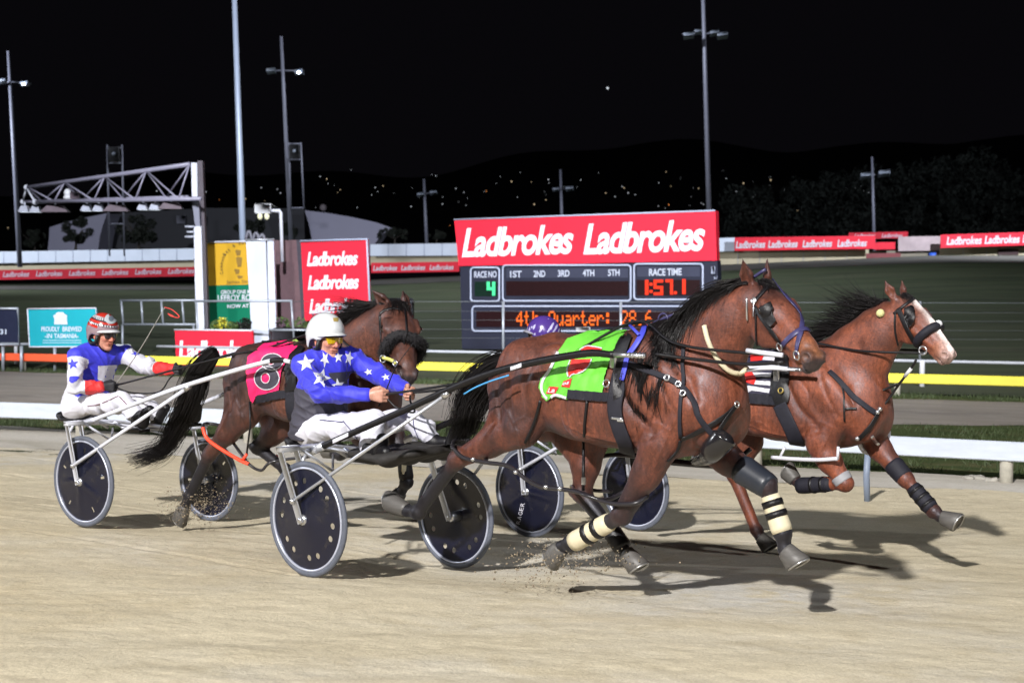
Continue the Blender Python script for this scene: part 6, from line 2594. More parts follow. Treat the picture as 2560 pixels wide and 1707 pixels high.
# ------------------------------------------------------------------ manes, forelocks, tails
TAIL1 = build_tail(H1, [(1292, 893, 0), (1235, 925, -.01), (1185, 985, -.03), (1165, 1050, -.05), (1138, 1112, -.06)],
                   [.035, .07, .10, .105, .085, .05], 1500, 3)
TAIL2 = build_tail(H2, [(540, 880, 0), (500, 925, 0), (478, 990, -.02), (438, 1075, -.03), (402, 1128, -.05), (318, 1155, -.06)],
                   [.035, .07, .095, .085, .07, .05, .03], 1300, 4)
TAIL3 = build_tail(H3, [(1480, 930, 0), (1445, 970, 0), (1420, 1030, 0), (1405, 1090, 0)], [.03, .06, .08, .06], 500, 5)


def mane(hf, crest, n, ln, back, drop, side, seed, wild=.25, r0=.003):
    rng = np.random.default_rng(seed)
    rig = hf['rig']
    C = spline(np.array([rig.L(*q) for q in crest]), 60)
    idx = rng.uniform(0, 58.9, n)
    k = idx.astype(int)
    roots = C[k] * (1 - (idx - k))[:, None] + C[k + 1] * (idx - k)[:, None] + rng.normal(0, .012, (n, 3))
    fr = idx / 59
    L_ = np.array([np.interp(f, np.linspace(0, 1, len(ln)), ln) for f in fr]) * rng.uniform(.55, 1.15, n)
    j = rng.normal(0, wild, (n, 3))
    clump = np.sin(idx * 1.7) * .5 + np.sin(idx * .61 + 1) * .5

    def d(t, i):
        b = back[0] * (1 - fr[i]) + back[1] * fr[i]
        dr = drop[0] * (1 - fr[i]) + drop[1] * fr[i]
        return (-rig.fwd * (b + j[i, 0] * .5) * t + np.array([0, 0, 1.0]) * (.14 * t * (1 + j[i, 2]) - (dr + .25 + .25 * clump[i]) * t * t)
                - rig.left * (side * (1 + .4 * j[i, 1])) * math.sin(min(1, t * 1.3) * math.pi / 2))
    V, F = strand_set(hf, roots, d, L_, 9, True, r0)
    return emit('mane', V, F, M_HAIR, hf['root'])


mane(H1, [(2.70, -.02, 2.105), (2.56, -.01, 2.07), (2.41, 0, 1.975), (2.28, 0, 1.895), (2.15, 0, 1.835)], 1700,
     [.22, .30, .40, .42, .30], (.85, -.05), (.30, 1.05), .30, 21, .30)
mane(H2, [(2.52, -.07, 1.945), (2.40, -.05, 1.90), (2.25, -.03, 1.84), (2.08, 0, 1.775), (1.92, 0, 1.70)], 1000,
     [.30, .30, .32, .28, .2], (1.0, .5), (-.25, .7), .28, 22, .55)
mane(H3, [(2.63, 0, 1.965), (2.5, 0, 1.92), (2.36, 0, 1.835), (2.2, 0, 1.75), (2.06, 0, 1.68)], 1000,
     [.26, .24, .22, .2, .15], (1.0, .9), (-.55, .1), .10, 23, .6)


def forelock(hf, n, ln, seed):
    rng = np.random.default_rng(seed)
    roots = np.array([hf['H'](.01 + rng.normal(0, .012), -.04, rng.normal(0, .025)) for _ in range(n)])
    u, v, w = hf['u'], hf['v'], hf['w']
    j = rng.normal(0, 1, (n, 3))

    def d(t, i):
        return u * t * (.75 + .2 * j[i, 0]) + v * (.22 * t - .2 * t * t) + w * t * j[i, 1] * .25
    V, F = strand_set(hf, roots, d, np.full(n, ln) * rng.uniform(.6, 1.1, n), 7, True, .0024)
    return emit('forelock', V, F, M_HAIR, hf['root'])


forelock(H1, 120, .13, 31)
forelock(H2, 160, .15, 32)
forelock(H3, 80, .1, 33)
# ------------------------------------------------------------------ sulkies
S1 = build_sulky(R1, dict(label='nearest sulky, black shafts and silver forks, carrying the starred driver', frame=M_ALU, shaft=M_LEATHER, staym=M_ALU, plate=True,
                          fork=(-.18, .40), shaftpts=[(-.158, -.42, 1.078), (.57, -.42, 1.347), (1.249, -.40, 1.598), (1.865, -.37, 1.727), (2.10, -.36, 1.733)],
                          shr=.0205, str=.0105, stay=(.28, .385), holes=[57, 38, -4, -24, -65, -85, -122, -143, 179, 156, 95, 115], slots=[], spin=0.0,
                          seat=(-.62, 1.025), foot=(.13, .26, 1.06), footL=(.25, .26, 1.08)))
S2 = build_sulky(R2, dict(label='white and silver framed sulky at the left, behind the pink clothed horse', frame=M_SILVERPAINT, shaft=M_SILVERPAINT, staym=M_SILVERPAINT,
                          fork=(-.11, .43), shaftpts=[(-.18, -.46, 1.004), (.45, -.43, 1.205), (.95, -.41, 1.352), (1.709, -.38, 1.539), (1.928, -.36, 1.545)],
                          shr=.0175, sleeve=True, stay=(.29, .49), holes=[], slots=[75, 147, 219, 291, 3], spin=.15, ridges=5,
                          seat=(-.78, .965), foot=(.16, .27, 1.0), str=.0140))
S3 = build_sulky(R3, dict(label='white framed sulky half hidden behind the green clothed horse', frame=M_SILVERPAINT, shaft=M_SILVERPAINT, staym=M_SILVERPAINT,
                          fork=(-.05, .39), shaftpts=[(-.13, -.44, .91), (.57, -.42, 1.17), (1.249, -.40, 1.41), (1.865, -.37, 1.52), (2.10, -.36, 1.525)],
                          shr=.0185, stay=(.44, .385), holes=[], slots=[], spin=.5, ridges=5, seat=(-.62, .85), foot=(.16, .26, .90), str=.0140))
# front sulky: dark mud apron by the stirrups, stickers and a blue cord on the near shaft
s_ = Skin()
for y_ in (-.24, -.08, .08, .24):
    s_.rc((.02, y_, 1.045), (.30, y_, 1.03), (.05, .09, .035), (.05, .09, .045), .03)
    s_.rc((.30, y_, 1.03), (.52, y_, 1.085), (.05, .09, .045), (.04, .09, .03), .03)
V, F, _ = s_.mesh(.012)
emit('mud_apron', to_world(R1, V), F, mat('dusty black canvas', (.020, .018, .017), .75, var=.5, vscale=12, bump=.4, bscale=30), S1['root'])
_sh = [o for o in S1['root'].children if o.name.startswith('shaft') and 'clamp' not in o.name and 'bracket' not in o.name][0]
_bs = bvh_of((np.array([(world_matrix(_sh) @ v.co)[:] for v in _sh.data.vertices]), [list(p.vertices) for p in _sh.data.polygons]))
_at = [cast(_bs, 1290, y) for y in range(880, 980, 2)]
_ys = [880 + 2 * i for i, h in enumerate(_at) if h]
if _ys:
    yc = sum(_ys) / len(_ys)
    decal_poly('sticker', [(1276, yc + 2), (1304, yc - 7), (1304, yc + 2), (1276, yc + 11)], _bs, M_SIGNWHITE, _sh, .002, 4)
_at = [cast(_bs, 850, y) for y in range(1040, 1140, 2)]
_ys = [1040 + 2 * i for i, h in enumerate(_at) if h]
if _ys:
    yc = sum(_ys) / len(_ys)
    decal_poly('sticker', [(832, yc + 3), (871, yc - 15), (871, yc - 6), (832, yc + 12)], _bs, M_SIGNWHITE, _sh, .002, 4)
MB().tube(spline([R1.F(1160, 985, -.44), R1.F(1185, 970, -.45), R1.F(1225, 953, -.45), R1.F(1272, 938, -.44)], 24), .005, 6).build('blue_cord', mat('light blue cord', (.06, .30, .62), .5), S1['root'])
# spoke-like lettering on the third sulky's wheel disc
_w = [o for o in S3['root'].children if o.name.startswith('wheel')][0]
_bv = bvh_of(*[(np.array([(world_matrix(d) @ v.co)[:] for v in d.data.vertices]), [list(p.vertices) for p in d.data.polygons]) for d in _w.children if d.name.startswith('wheel_disc')])
for i, chh in enumerate('RAGER'):
    V, F = text2d(chh)
    o = np.array([1300 + i * 2.6, 1310 - i * 11.0])
    e = np.array([-2.6, -11.0]) * -1
    ex, ey = np.array([2.2, -8.5]), np.array([-9.5, -2.0])
    q = o + np.outer(V[:, 0] / V[:, 0].max(), ex) + np.outer(V[:, 1], ey)
    decal('disc_lettering', q, F, _bv, M_SIGNWHITE, _w, .003, False)


# ------------------------------------------------------------------ drivers
def jacket_parts(d, fn, mats):
    o = d['jk']
    o.data.materials.clear()
    for m in mats:
        o.data.materials.append(m)
    me = o.data
    M = world_matrix(o)
    rig, J = d['rig'], d['J']
    idx = []
    for p in me.polygons:
        q = rig.loc(np.array((M @ p.center)[:]))
        idx.append(fn(q, J))
    me.polygons.foreach_set('material_index', np.array(idx, np.int32))


def seg_d(q, a, b):
    ba = b - a
    t = float(np.clip((q - a) @ ba / (ba @ ba), 0, 1))
    return np.linalg.norm(q - a - ba * t), t


def arm_pos(q, J):
    """nearest arm segment: (distance, 0..2 along the arm)"""
    best = (9, 0, 'R')
    for n in 'RL':
        for k, (a, b) in enumerate(((J['sh' + n], J['el' + n]), (J['el' + n], J['wr' + n]))):
            dd, t = seg_d(q, a, b)
            if dd < best[0]:
                best = (dd, k + t, n)
    return best


M_LENSY = mat('yellow lens', (.62, .42, .01), .08, spec=.8, trans=.25, var=.05)
M_LENSD = mat('dark lens', (.03, .02, .025), .08, spec=.8)
M_HELM = mat('white helmet shell', (.60, .62, .64), .22, var=.03, coat=.5)
D1 = build_person(R1, dict(
    label='driver in blue jacket with white stars, white helmet and yellow glasses', jacket=M_BLUE, helmet=M_HELM, lens=M_LENSY, face=(1, -.10, -.08), headup=(.06, 0, 1), girth=1.12,
    J=dict(pelvis=(-.64, 0, 1.135), chest=(-.565, 0, 1.535), head=(-.545, -.005, 1.728), shR=(757, 915, -.20), shL=(882, 896, .20),
           elR=(800, 985, -.31), elL=(945, 940, .26), wrR=(915, 986, -.17), wrL=(1014, 973, .10),
           knR=(936, 1052, -.20), knL=(1030, 1050, .22), anR=(925, 1118, -.26), anL=(1082, 1100, .26), toeR=(965, 1130, -.27), toeL=(1115, 1105, .27))))


def fn1(q, J):
    d, t, n = arm_pos(q, J)
    ax = nrm(J['chest'] - J['pelvis'])
    hh = (q - J['pelvis']) @ ax
    if hh < .275 + .10 * (J['pelvis'][0] + .0 - q[0]) * -1 and d > .088 + (.02 if t < .6 else 0):
        return 1
    return 0


jacket_parts(D1, fn1, [M_BLUE, M_CHAR])
M_STAR = mat('white star cloth', (.62, .63, .70), .65, bump=.2, bscale=14)
for cx, cy, r, rot, sx in ((765, 908, 23, .12, 1.0), (803, 945, 26, -.28, .95), (845, 964, 20, .18, .85), (812, 898, 22, .5, .55), (845, 893, 15, .1, .8), (872, 895, 20, -.3, .6),
                           (921, 930, 9, .3, 1.2), (965, 943, 9, .2, 1.3)):
    decal_poly('star', star(cx, cy, r, rot, sx), D1['bvh'], M_STAR, D1['root'], .003, 4, jump=.30 if r > 20 else .09)
decal_poly('chest_panel', [(820, 932), (890, 927), (896, 962), (842, 958), (826, 944)], D1['bvh'], M_CHAR, D1['root'], .0025, 5)
decal_poly('helmet_badge', [(832, 795), (846, 794), (845, 804), (834, 804)], D1['bvhel'], mat('gold badge', (.35, .26, .08), .4), D1['he'], .002, 3)
M_PIPING = mat('navy piping', (.03, .03, .12), .6)


def cloth_line(d, bv, name, pts, w, m):
    P, N = cast_path(d[bv], pts, 16, .002)
    if len(P) > 2:
        MB().strip(P, N, w, .002).build(name, m, d['root'])


cloth_line(D1, 'bvt', 'piping', [(800, 1050), (858, 1055)], .006, M_PIPING)
cloth_line(D1, 'bvt', 'piping', [(858, 1052), (882, 1080), (895, 1100)], .006, M_PIPING)
cloth_line(D1, 'bvt', 'piping', [(1032, 1040), (1036, 1070), (1048, 1098)], .006, M_PIPING)
cloth_line(D1, 'bvh', 'zip', [(868, 900), (864, 960)], .006, M_PIPING)

M_HSTRIPE = [mat('red helmet stripe', (.45, .03, .02), .25, coat=.4), mat('dark helmet stripe', (.03, .025, .035), .25, coat=.4),
             mat('grey mauve helmet', (.26, .19, .22), .25, coat=.4), mat('white helmet dash', (.6, .58, .62), .3)]
D2 = build_person(R2, dict(
    label='left driver in blue and white jacket with red cuffs and striped helmet', jacket=M_WHITECLOTH, helmet=M_HSTRIPE[2], peakm=M_WHITE, lens=M_LENSD, glove=True,
    face=(1, -.02, -.14), headup=(.12, 0, 1), girth=1.06, skin=(1.0, .92, .92),
    J=dict(pelvis=(-.80, 0, 1.075), chest=(-.615, 0, 1.465), head=(-.530, -.005, 1.672), shR=(193, 892, -.20), shL=(312, 888, .20),
           elR=(186, 968, -.30), elL=(372, 920, .27), wrR=(250, 966, -.15), wrL=(436, 922, .12),
           knR=(304, 1000, -.17), knL=(352, 1005, .18), anR=(346, 1040, -.25), anL=(392, 1045, .25), toeR=(375, 1024, -.26), toeL=(415, 1020, .26))))


def fn2(q, J):
    d, t, n = arm_pos(q, J)
    ax = nrm(J['chest'] - J['pelvis'])
    hh = (q - J['pelvis']) @ ax
    if t > 1.42 and d < .09:
        return 2
    if d < .092 and t > .10:
        return 0
    return 1 if hh > .13 else 0


jacket_parts(D2, fn2, [M_WHITECLOTH, M_BLUE, M_RED])
decal_poly('front_panel', [(245, 914), (304, 911), (304, 972), (288, 975), (262, 955), (244, 949)], D2['bvh'], M_WHITECLOTH, D2['root'], .0035, 5)
decal_poly('red_stripe', [(304, 911), (319, 910), (314, 940), (310, 978), (302, 976)], D2['bvh'], M_RED, D2['root'], .004, 5)
decal_poly('star', star(182, 910, 15, .15), D2['bvh'], M_BLUE, D2['root'], .003, 3)
decal_poly('star', star(339, 884, 12, .5, 1.0, .6), D2['bvh'], M_BLUE, D2['root'], .003, 3)
cloth_line(D2, 'bvt', 'piping', [(220, 1015), (250, 1010), (295, 990)], .007, mat('maroon piping', (.10, .012, .03), .6))
cloth_line(D2, 'bvt', 'piping', [(297, 990), (318, 1012)], .007, mat('maroon piping', (.10, .012, .03), .6))


def helmet_bands(d, fn, mats):
    o = d['he']
    o.data.materials.clear()
    for m in mats:
        o.data.materials.append(m)
    M = world_matrix(o)
    rig = d['rig']
    h0 = rig.loc(d['W'](d['h'](0, 0, 0)))
    ex = d['h'](1, 0, 0) - d['h'](0, 0, 0)
    ey = d['h'](0, 1, 0) - d['h'](0, 0, 0)
    ez = d['h'](0, 0, 1) - d['h'](0, 0, 0)
    idx = []
    for p in o.data.polygons:
        q = rig.loc(np.array((M @ p.center)[:])) - h0
        idx.append(fn(q @ ex, q @ ey, q @ ez))
    o.data.polygons.foreach_set('material_index', np.array(idx, np.int32))


def bands2(x, y, z):
    z = z + x * .12
    if z > .158:
        return 0
    if z > .125:
        return 1 if (int((math.atan2(y, x) + 4) * 9) % 2 or z < .135) else 3
    if z > .106:
        return 0
    if z > .088:
        return 3 if (int((math.atan2(y, x) + 4) * 11) % 2 and .091 < z < .103) else 1
    if z > .068:
        return 0 if x < .05 else 2
    return 2


helmet_bands(D2, bands2, M_HSTRIPE)
decal_poly('helmet_badge', [(277 + 15 * math.cos(a), 797 + 13 * math.sin(a)) for a in np.linspace(0, 6.28, 18)[:-1]], D2['bvhel'], mat('silver badge', (.42, .46, .50), .3), D2['he'], .003, 4)
decal_poly('helmet_badge', [(277 + 6 * math.cos(a), 797 + 7 * math.sin(a)) for a in np.linspace(0, 6.28, 12)[:-1]], D2['bvhel'], mat('dark badge ink', (.12, .15, .19), .4), D2['he'], .005, 3)

M_VIOLET = mat('violet helmet shell', (.07, .035, .22), .22, var=.1, coat=.5)
M_GOLD = mat('gold cloth', (.55, .30, .03), .6)
D3 = build_person(R3, dict(
    label='driver mostly hidden behind the green clothed horse, violet helmet showing', jacket=M_CHAR, helmet=M_VIOLET, peakm=mat('grey peak', (.25, .25, .30), .4), lens=M_LENSD, glove=True,
    face=(-.80, -.45, -.10), headup=(.06, .04, 1), girth=1.0,
    J=dict(pelvis=(-.64, 0, .96), chest=(-.565, 0, 1.40), head=(-.455, 0, 1.655), shR=(-.58, -.20, 1.43), shL=(-.52, .20, 1.43),
           elR=(-.38, -.31, 1.22), elL=(-.36, .30, 1.22), wrR=(-.10, -.16, 1.22), wrL=(-.08, .14, 1.22),
           knR=(-.10, -.2, 1.08), knL=(-.08, .2, 1.08), anR=(.12, -.26, .93), anL=(.15, .26, .93), toeR=(.28, -.27, .96), toeL=(.30, .27, .96))))


def bands3(x, y, z):
    return 1 if (math.sin(x * 95 + z * 40) * math.sin(y * 80 + z * 60 + 1) > .55 and .02 < z < .16) else 0


helmet_bands(D3, bands3, [M_VIOLET, mat('lilac helmet script', (.42, .40, .62), .3)])


def fn3(q, J):
    return 1 if (q[2] > J['chest'][2] + .055) else 0


jacket_parts(D3, fn3, [M_CHAR, M_GOLD])

# ------------------------------------------------------------------ whips and reins (held, so things of their own)
M_WHIP = mat('grey whip shaft', (.30, .29, .27), .5)
M_LASH = mat('red lash', (.60, .05, .04), .5)
h1 = D1['hands']['R']
w1 = [h1 - nrm(R1.F(1030, 860, -.05) - h1) * .08, h1, R1.F(989, 919, -.10), R1.F(1034, 856, -.04)]
o = MB().tube(spline(w1, 20), np.linspace(.006, .0022, 20), 6).build('whip', M_LEATHER, loc=h1)
tag(o, 'black whip in the right hand of the starred driver', 'whip')
h2 = D2['hands']['R']
tipw = R2.F(412, 768, -.02)
wr = empty('whip', h2, R2.rotz)
tag(wr, 'long pale whip with a red lash held up by the left driver', 'whip')
MB().tube(spline([h2 - nrm(tipw - h2) * .1, h2, h2 + (tipw - h2) * .5 + [.01, 0, -.01], tipw], 20), np.linspace(.007, .003, 20), 6).build('whip_shaft', M_WHIP, wr)
MB().tube(spline([tipw, R2.F(430, 774, -.02), R2.F(447, 789, -.04), R2.F(446, 794, -.05), R2.F(436, 793, -.05)], 20), .0042, 6).tube(
    [R2.F(437, 793, -.05), R2.F(428, 789, -.05), R2.F(420, 784, -.05)], [.004, .010, .005], 6).build('lash', M_LASH, wr)


def reins(hf, d, label, near, far, sag=.03):
    rr = hf['rig']
    bitN, bitF = hf['H'](.44, -.115, -.075), hf['H'](.44, -.115, .075)
    hN, hF = d['hands']['R'], d['hands']['L']
    root = empty('reins', hN, rr.rotz)
    tag(root, label, 'reins', 'driving reins')
    for h_, pts, b in ((hN, near, bitN), (hF, far, bitF)):
        P = spline([h_ - rr.fwd * .04] + pts + [b], 60)
        t = np.linspace(0, 1, 60)
        N = np.tile(np.array([0, 0, 1.0]), (60, 1))
        MB().tube(P, .008, 6, flat=1).build('rein', M_LEATHER, root)
    lo = (hN + hF) / 2 + rr.fwd * .16 - np.array([0, 0, .10])
    MB().tube(spline([hN + rr.fwd * .01, hN * .6 + lo * .4 - [0, 0, .03], lo, hF * .6 + lo * .4, hF + rr.fwd * .02], 24), .0065, 6).build('rein_slack', M_LEATHER, root)


reins(H1, D1, 'black reins from the starred driver to the front horse', [R1.F(1160, 955, -.2), R1.F(1300, 912, -.24), R1.F(1425, 884, -.2), H1['B'](2.06, -.11, 1.90), R1.F(1700, 862, -.2)],
      [R1.F(1165, 960, .16), H1['B'](1.2, .24, 1.74), H1['B'](1.6, .18, 1.83), H1['B'](2.06, .11, 1.90), H1['B'](2.5, .2, 1.86)])
reins(H2, D2, 'black reins from the left driver to the pink clothed horse', [R2.F(560, 892, -.22), R2.F(660, 872, -.2), H2['B'](2.06, -.11, 1.90), R2.F(880, 870, -.24)],
      [R2.F(500, 905, .14), H2['B'](1.3, .2, 1.80), H2['B'](2.06, .11, 1.90), H2['B'](2.4, .2, 1.86)])
reins(H3, D3, 'black reins running to the blazed horse at the right', [H3['B'](1.2, -.26, 1.74), H3['B'](1.7, -.2, 1.83), H3['B'](2.06, -.11, 1.90), R3.F(2150, 877, -.16)],
      [H3['B'](1.2, .26, 1.74), H3['B'](1.7, .2, 1.83), H3['B'](2.06, .11, 1.90), H3['B'](2.5, .2, 1.86)])

# ------------------------------------------------------------------ saddle cloths
M_WBIND = mat('white cloth binding', (.55, .55, .60), .6)


def cloth(hf, name, outline, m, off=.014, step=6.0, mirror=True, bind=None, bw=.010):
    """saddle cloth: the visible flap laid on the horse and its mirror image on the far side, one draped sheet"""
    V2, F = poly_mesh(subdivide_poly(outline, step), (), step)
    rig = hf['rig']
    P = np.full((len(V2), 3), np.nan)
    for i, (x, y) in enumerate(V2):
        h = cast(hf['bvh'], x, y)
        if h is None:      # just above the back line: fall back on the spine
            for k in range(1, 14):
                h = cast(hf['bvh'], x, y + k * 2)
                if h:
                    break
        if h is not None:
            P[i] = h[0] + h[1] * (off + .004 * math.sin(x * .21 + y * .05) * math.sin(y * .12 + x * .03))
    F = [f for f in F if not np.isnan(P[f]).any()]
    P = np.nan_to_num(P)
    Q = np.array([rig.loc(p) for p in P])
    V = np.vstack([P, to_world(rig, Q * [1, -1, 1])])
    n = len(P)
    FF = list(F) + [[j + n for j in f[::-1]] for f in F]
    # join both flaps over the back
    top = [i for i in range(n) if Q[i, 2] > np.percentile(Q[:, 2], 88)]
    top = sorted(top, key=lambda i: Q[i, 0])
    ridge = [i for i in top if abs(Q[i, 1]) < .12]
    if len(ridge) > 3:
        xs_ = np.linspace(Q[ridge, 0].min(), Q[ridge, 0].max(), 14)
        yy, zz = [], []
        strip_v = []
        for x in xs_:
            near = sorted(ridge, key=lambda i: abs(Q[i, 0] - x) - .0 * Q[i, 1])[:6]
            k = max(near, key=lambda i: Q[i, 1])
            strip_v.append([Q[k] * [1, 1, 1], [Q[k, 0], 0, Q[k, 2] + .012], Q[k] * [1, -1, 1]])
        sv = np.array(strip_v).reshape(-1, 3)
        b0 = len(V)
        V = np.vstack([V, to_world(rig, sv)])
        for i in range(13):
            for j in range(2):
                a = b0 + i * 3 + j
                FF.append([a, a + 1, a + 4, a + 3])
    o = emit(name, V, FF, m, hf['root'])
    b = bvh_of((P, F))
    if bind:
        for seg in bind:
            PP, NN = cast_path(b, seg, 22, .002)
            if len(PP) > 3:
                MB().strip(PP, NN, bw * 1.6, .004).build('binding', M_WBIND, o)
    return o, b


G, gb = cloth(H1, 'saddle_cloth', [(1458, 838), (1500, 838), (1566, 838), (1552, 862), (1537, 880), (1527, 905), (1517, 935), (1508, 981), (1428, 975), (1424, 999), (1387, 989),
                                  (1372, 1001), (1360, 990), (1350, 968), (1358, 945), (1374, 922), (1384, 900), (1398, 877), (1420, 852)], M_GREEN, .016, 6,
              bind=[[(1395, 880), (1376, 922), (1360, 945), (1353, 968), (1361, 988), (1372, 999)], [(1374, 999), (1388, 987), (1424, 997)], [(1563, 843), (1550, 864), (1536, 880)],
                    [(1525, 912), (1517, 938), (1508, 978)]])
RED2 = mat('red print', (.62, .022, .02), .6)
decal_poly('printed_number', [(1450, 878), (1466, 867), (1486, 869), (1505, 873), (1505, 880), (1478, 881), (1450, 882)], gb, RED2, G, .004, 4)
decal_poly('printed_number', [(1423, 942), (1421, 925), (1430, 899), (1479, 898), (1474, 914), (1456, 931), (1431, 936), (1425, 944)], gb, RED2, G, .004, 4)
for pth in ([(1421, 942), (1419, 924), (1428, 898)], [(1425, 944), (1432, 936), (1456, 931), (1474, 915), (1480, 898)], [(1450, 876), (1466, 866), (1486, 868), (1506, 872)]):
    PP, NN = cast_path(gb, pth, 18, .004)
    if len(PP) > 3:
        MB().strip(PP, NN, .008, .003).build('number_outline', M_WBIND, G)
decal_poly('red_tag', [(1366, 984), (1374, 966), (1397, 967), (1388, 984)], gb, RED2, G, .004, 4)
decal_poly('red_tag', [(1404, 966), (1410, 953), (1431, 945), (1425, 969)], gb, RED2, G, .004, 4)
for tx, o2, ex, ey in (('La', (1371, 981), (17, -1), (2, -11)), ('es', (1408, 963), (16, -3), (2, -9))):
    V, F = text2d(tx, .15, .02)
    q = np.array(o2) + np.outer(V[:, 0] / V[:, 0].max(), ex) + np.outer(V[:, 1], ey)
    decal('tag_lettering', q, F, gb, M_WBIND, G, .007, False)
decal_poly('cloth_weight_band', [(1427, 974), (1508, 980), (1546, 982), (1540, 1004), (1480, 1001), (1424, 996)], H1['bvh'], M_WEB, H1['root'], .020, 6)
# black saddle pad and girth straps
decal_poly('saddle_pad', [(1572, 836), (1584, 845), (1572, 880), (1562, 930), (1556, 990), (1538, 1000), (1534, 960), (1536, 905), (1546, 868), (1556, 850)], H1['bvh'], M_LEATHER, H1['root'], .022, 6)
strap(H1, 'girth', [(1552, 930), (1542, 985), (1540, 1030), (1552, 1075), (1566, 1110), (1572, 1140)], .085, M_WEB, 26, .008, .012)
for q in ([(1534, 1043), (1560, 1046)], [(1548, 1049), (1562, 1050)]):
    strap(H1, 'buckle', q, .012, M_STEEL, 6, .006, .020)
P_ = cast(H1['bvh'], 1541, 905)
MB().box(P_[0] + P_[1] * .03, (.016, .012, .045), np.array([R1.fwd, P_[1], [0, 0, 1]])).build('saddle_fitting', M_STEEL, H1['root'])
P_ = cast(H1['bvh'], 1523, 960)
ring(P_[0] + P_[1] * .026, P_[1], .020, .0035).build('saddle_ring', M_STEEL, H1['root'])
# blue strap over the withers and the check rein to the poll
strap(H1, 'wither_strap', [(1614, 822), (1602, 848), (1588, 872), (1573, 892), (1565, 925), (1560, 950)], .03, M_BLUESTRAP, 22, .008, .014)
strap(H1, 'wither_strap', [(1566, 806), (1582, 828), (1600, 846)], .016, M_BLUESTRAP, 14, .006, .03)
MB().tube(spline([R1.F(1612, 822, 0), R1.F(1650, 800, 0), R1.F(1687, 786, 0), R1.F(1750, 764, 0), R1.F(1830, 728, 0), H1['H'](-.02, .01, 0)], 40), .009, 8).build('check_rein', M_PURPLE, H1['root'])
ring(R1.F(1658, 798, -.01), R1.left, .03, .006).build('check_ring', M_PURPLE, H1['root'])
for x, y in ((1687, 786), (1748, 765), (1628, 812)):
    MB().ball(R1.F(x, y, -.015), .012, 8, 6).build('check_buckle', M_STEEL, H1['root'])
# breast harness
strap(H1, 'breast_strap', [(1575, 908), (1620, 927), (1670, 945), (1705, 968), (1732, 1005), (1750, 1045), (1787, 1090)], .030, M_WEB, 40, .006, .010)
strap(H1, 'neck_strap', [(1712, 862), (1709, 900), (1709, 945), (1703, 1012), (1700, 1092)], .020, M_WEB, 26, .005, .012)
strap(H1, 'breast_strap', [(1702, 1095), (1740, 1080), (1775, 1062), (1812, 1038), (1838, 1012)], .026, M_LEATHER, 26, .006, .010)
strap(H1, 'breast_strap', [(1788, 1088), (1806, 1055), (1836, 1012)], .022, M_LEATHER, 20, .006, .014)
strap(H1, 'breast_strap', [(1700, 1098), (1690, 1125), (1668, 1150)], .018, M_LEATHER, 14, .005, .010)
for x, y in ((1670, 945), (1697, 962), (1709, 985), (1837, 1010)):
    h_ = cast(H1['bvh'], x, y)
    if h_:
        ring(h_[0] + h_[1] * .016, h_[1], .014, .005).build('strap_ring', M_STEEL, H1['root'])
PP, NN = cast_path(H1['bvh'], [(1718, 1158), (1748, 1142), (1778, 1120), (1800, 1095), (1812, 1078)], 24, .02)
MB().tube(PP, np.interp(np.linspace(0, 1, 24), [0, .35, .8, 1], [.028, .062, .070, .035]), 14).build('chest_pad', mat('glossy black pad', (.012, .011, .013), .22, coat=.4), H1['root'])
# cream neck band hanging in a curve
PP, NN = cast_path(H1['bvh'], [(1767, 815), (1775, 855), (1795, 897), (1820, 926), (1842, 932)], 24, .022)
PP = np.vstack([PP, [R1.F(1856, 931, -.10)], [R1.F(1868, 920, -.06)]])
MB().tube(spline(PP, 34), .013, 10).build('neck_band', M_CREAM, H1['root'])
# bridle
for nm, pts, w_, m_ in (('face_strap', [(1928, 700), (1948, 722), (1970, 750), (1990, 772), (2003, 798), (2002, 828), (1994, 868)], .024, M_PURPLE),
                        ('nose_band', [(1958, 862), (1978, 842), (2003, 825), (2020, 826), (2034, 836)], .026, M_PURPLE),
                        ('face_strap', [(1965, 712), (1990, 742), (2008, 775), (2022, 805), (2034, 838)], .016, M_LEATHER),
                        ('cheek_strap', [(1890, 768), (1905, 795), (1928, 825), (1948, 850), (1958, 866)], .022, M_LEATHER),
                        ('brow_band', [(1887, 755), (1905, 735), (1925, 712), (1945, 700)], .020, M_LEATHER),
                        ('throat_strap', [(1892, 770), (1893, 805), (1893, 840), (1896, 865)], .010, M_LEATHER),
                        ('cheek_strap', [(2003, 830), (1996, 862), (1992, 885)], .022, M_PURPLE)):
    strap(H1, nm, pts, w_, m_, 22, .005, .006)
for k, x in enumerate((1868, 1888)):
    strap(H1, 'ear_tassel', [(x, 745), (x + 1, 772), (x + 1, 800 - 8 * k)], .008, M_STEEL, 10, .004, .012)
decal_poly('blinker', [(1910, 770), (1925, 762), (1933, 785), (1946, 802), (1930, 820), (1918, 806)], H1['bvh'], M_LEATHER, H1['root'], .028, 5)
for (x, y, r_) in ((1996, 887, .022), (1953, 866, .020), (1887, 753, .012), (1990, 920, .016)):
    h_ = cast(H1['bvh'], x, y)
    if h_:
        ring(h_[0] + h_[1] * .012, h_[1], r_, .0045).build('bridle_ring', M_STEEL, H1['root'])
MB().tube([R1.F(1867, 876, -.22), R1.F(1900, 881, -.22), R1.F(1957, 888, -.21)], .012, 10).build('rein_guard', M_SILVERPAINT, H1['root'])
MB().tube(spline([R1.F(1868, 924, -.16), R1.F(1925, 921, -.2), R1.F(1988, 924, -.19)], 12), .006, 8).build('head_pole', M_SILVERPAINT, H1['root'])
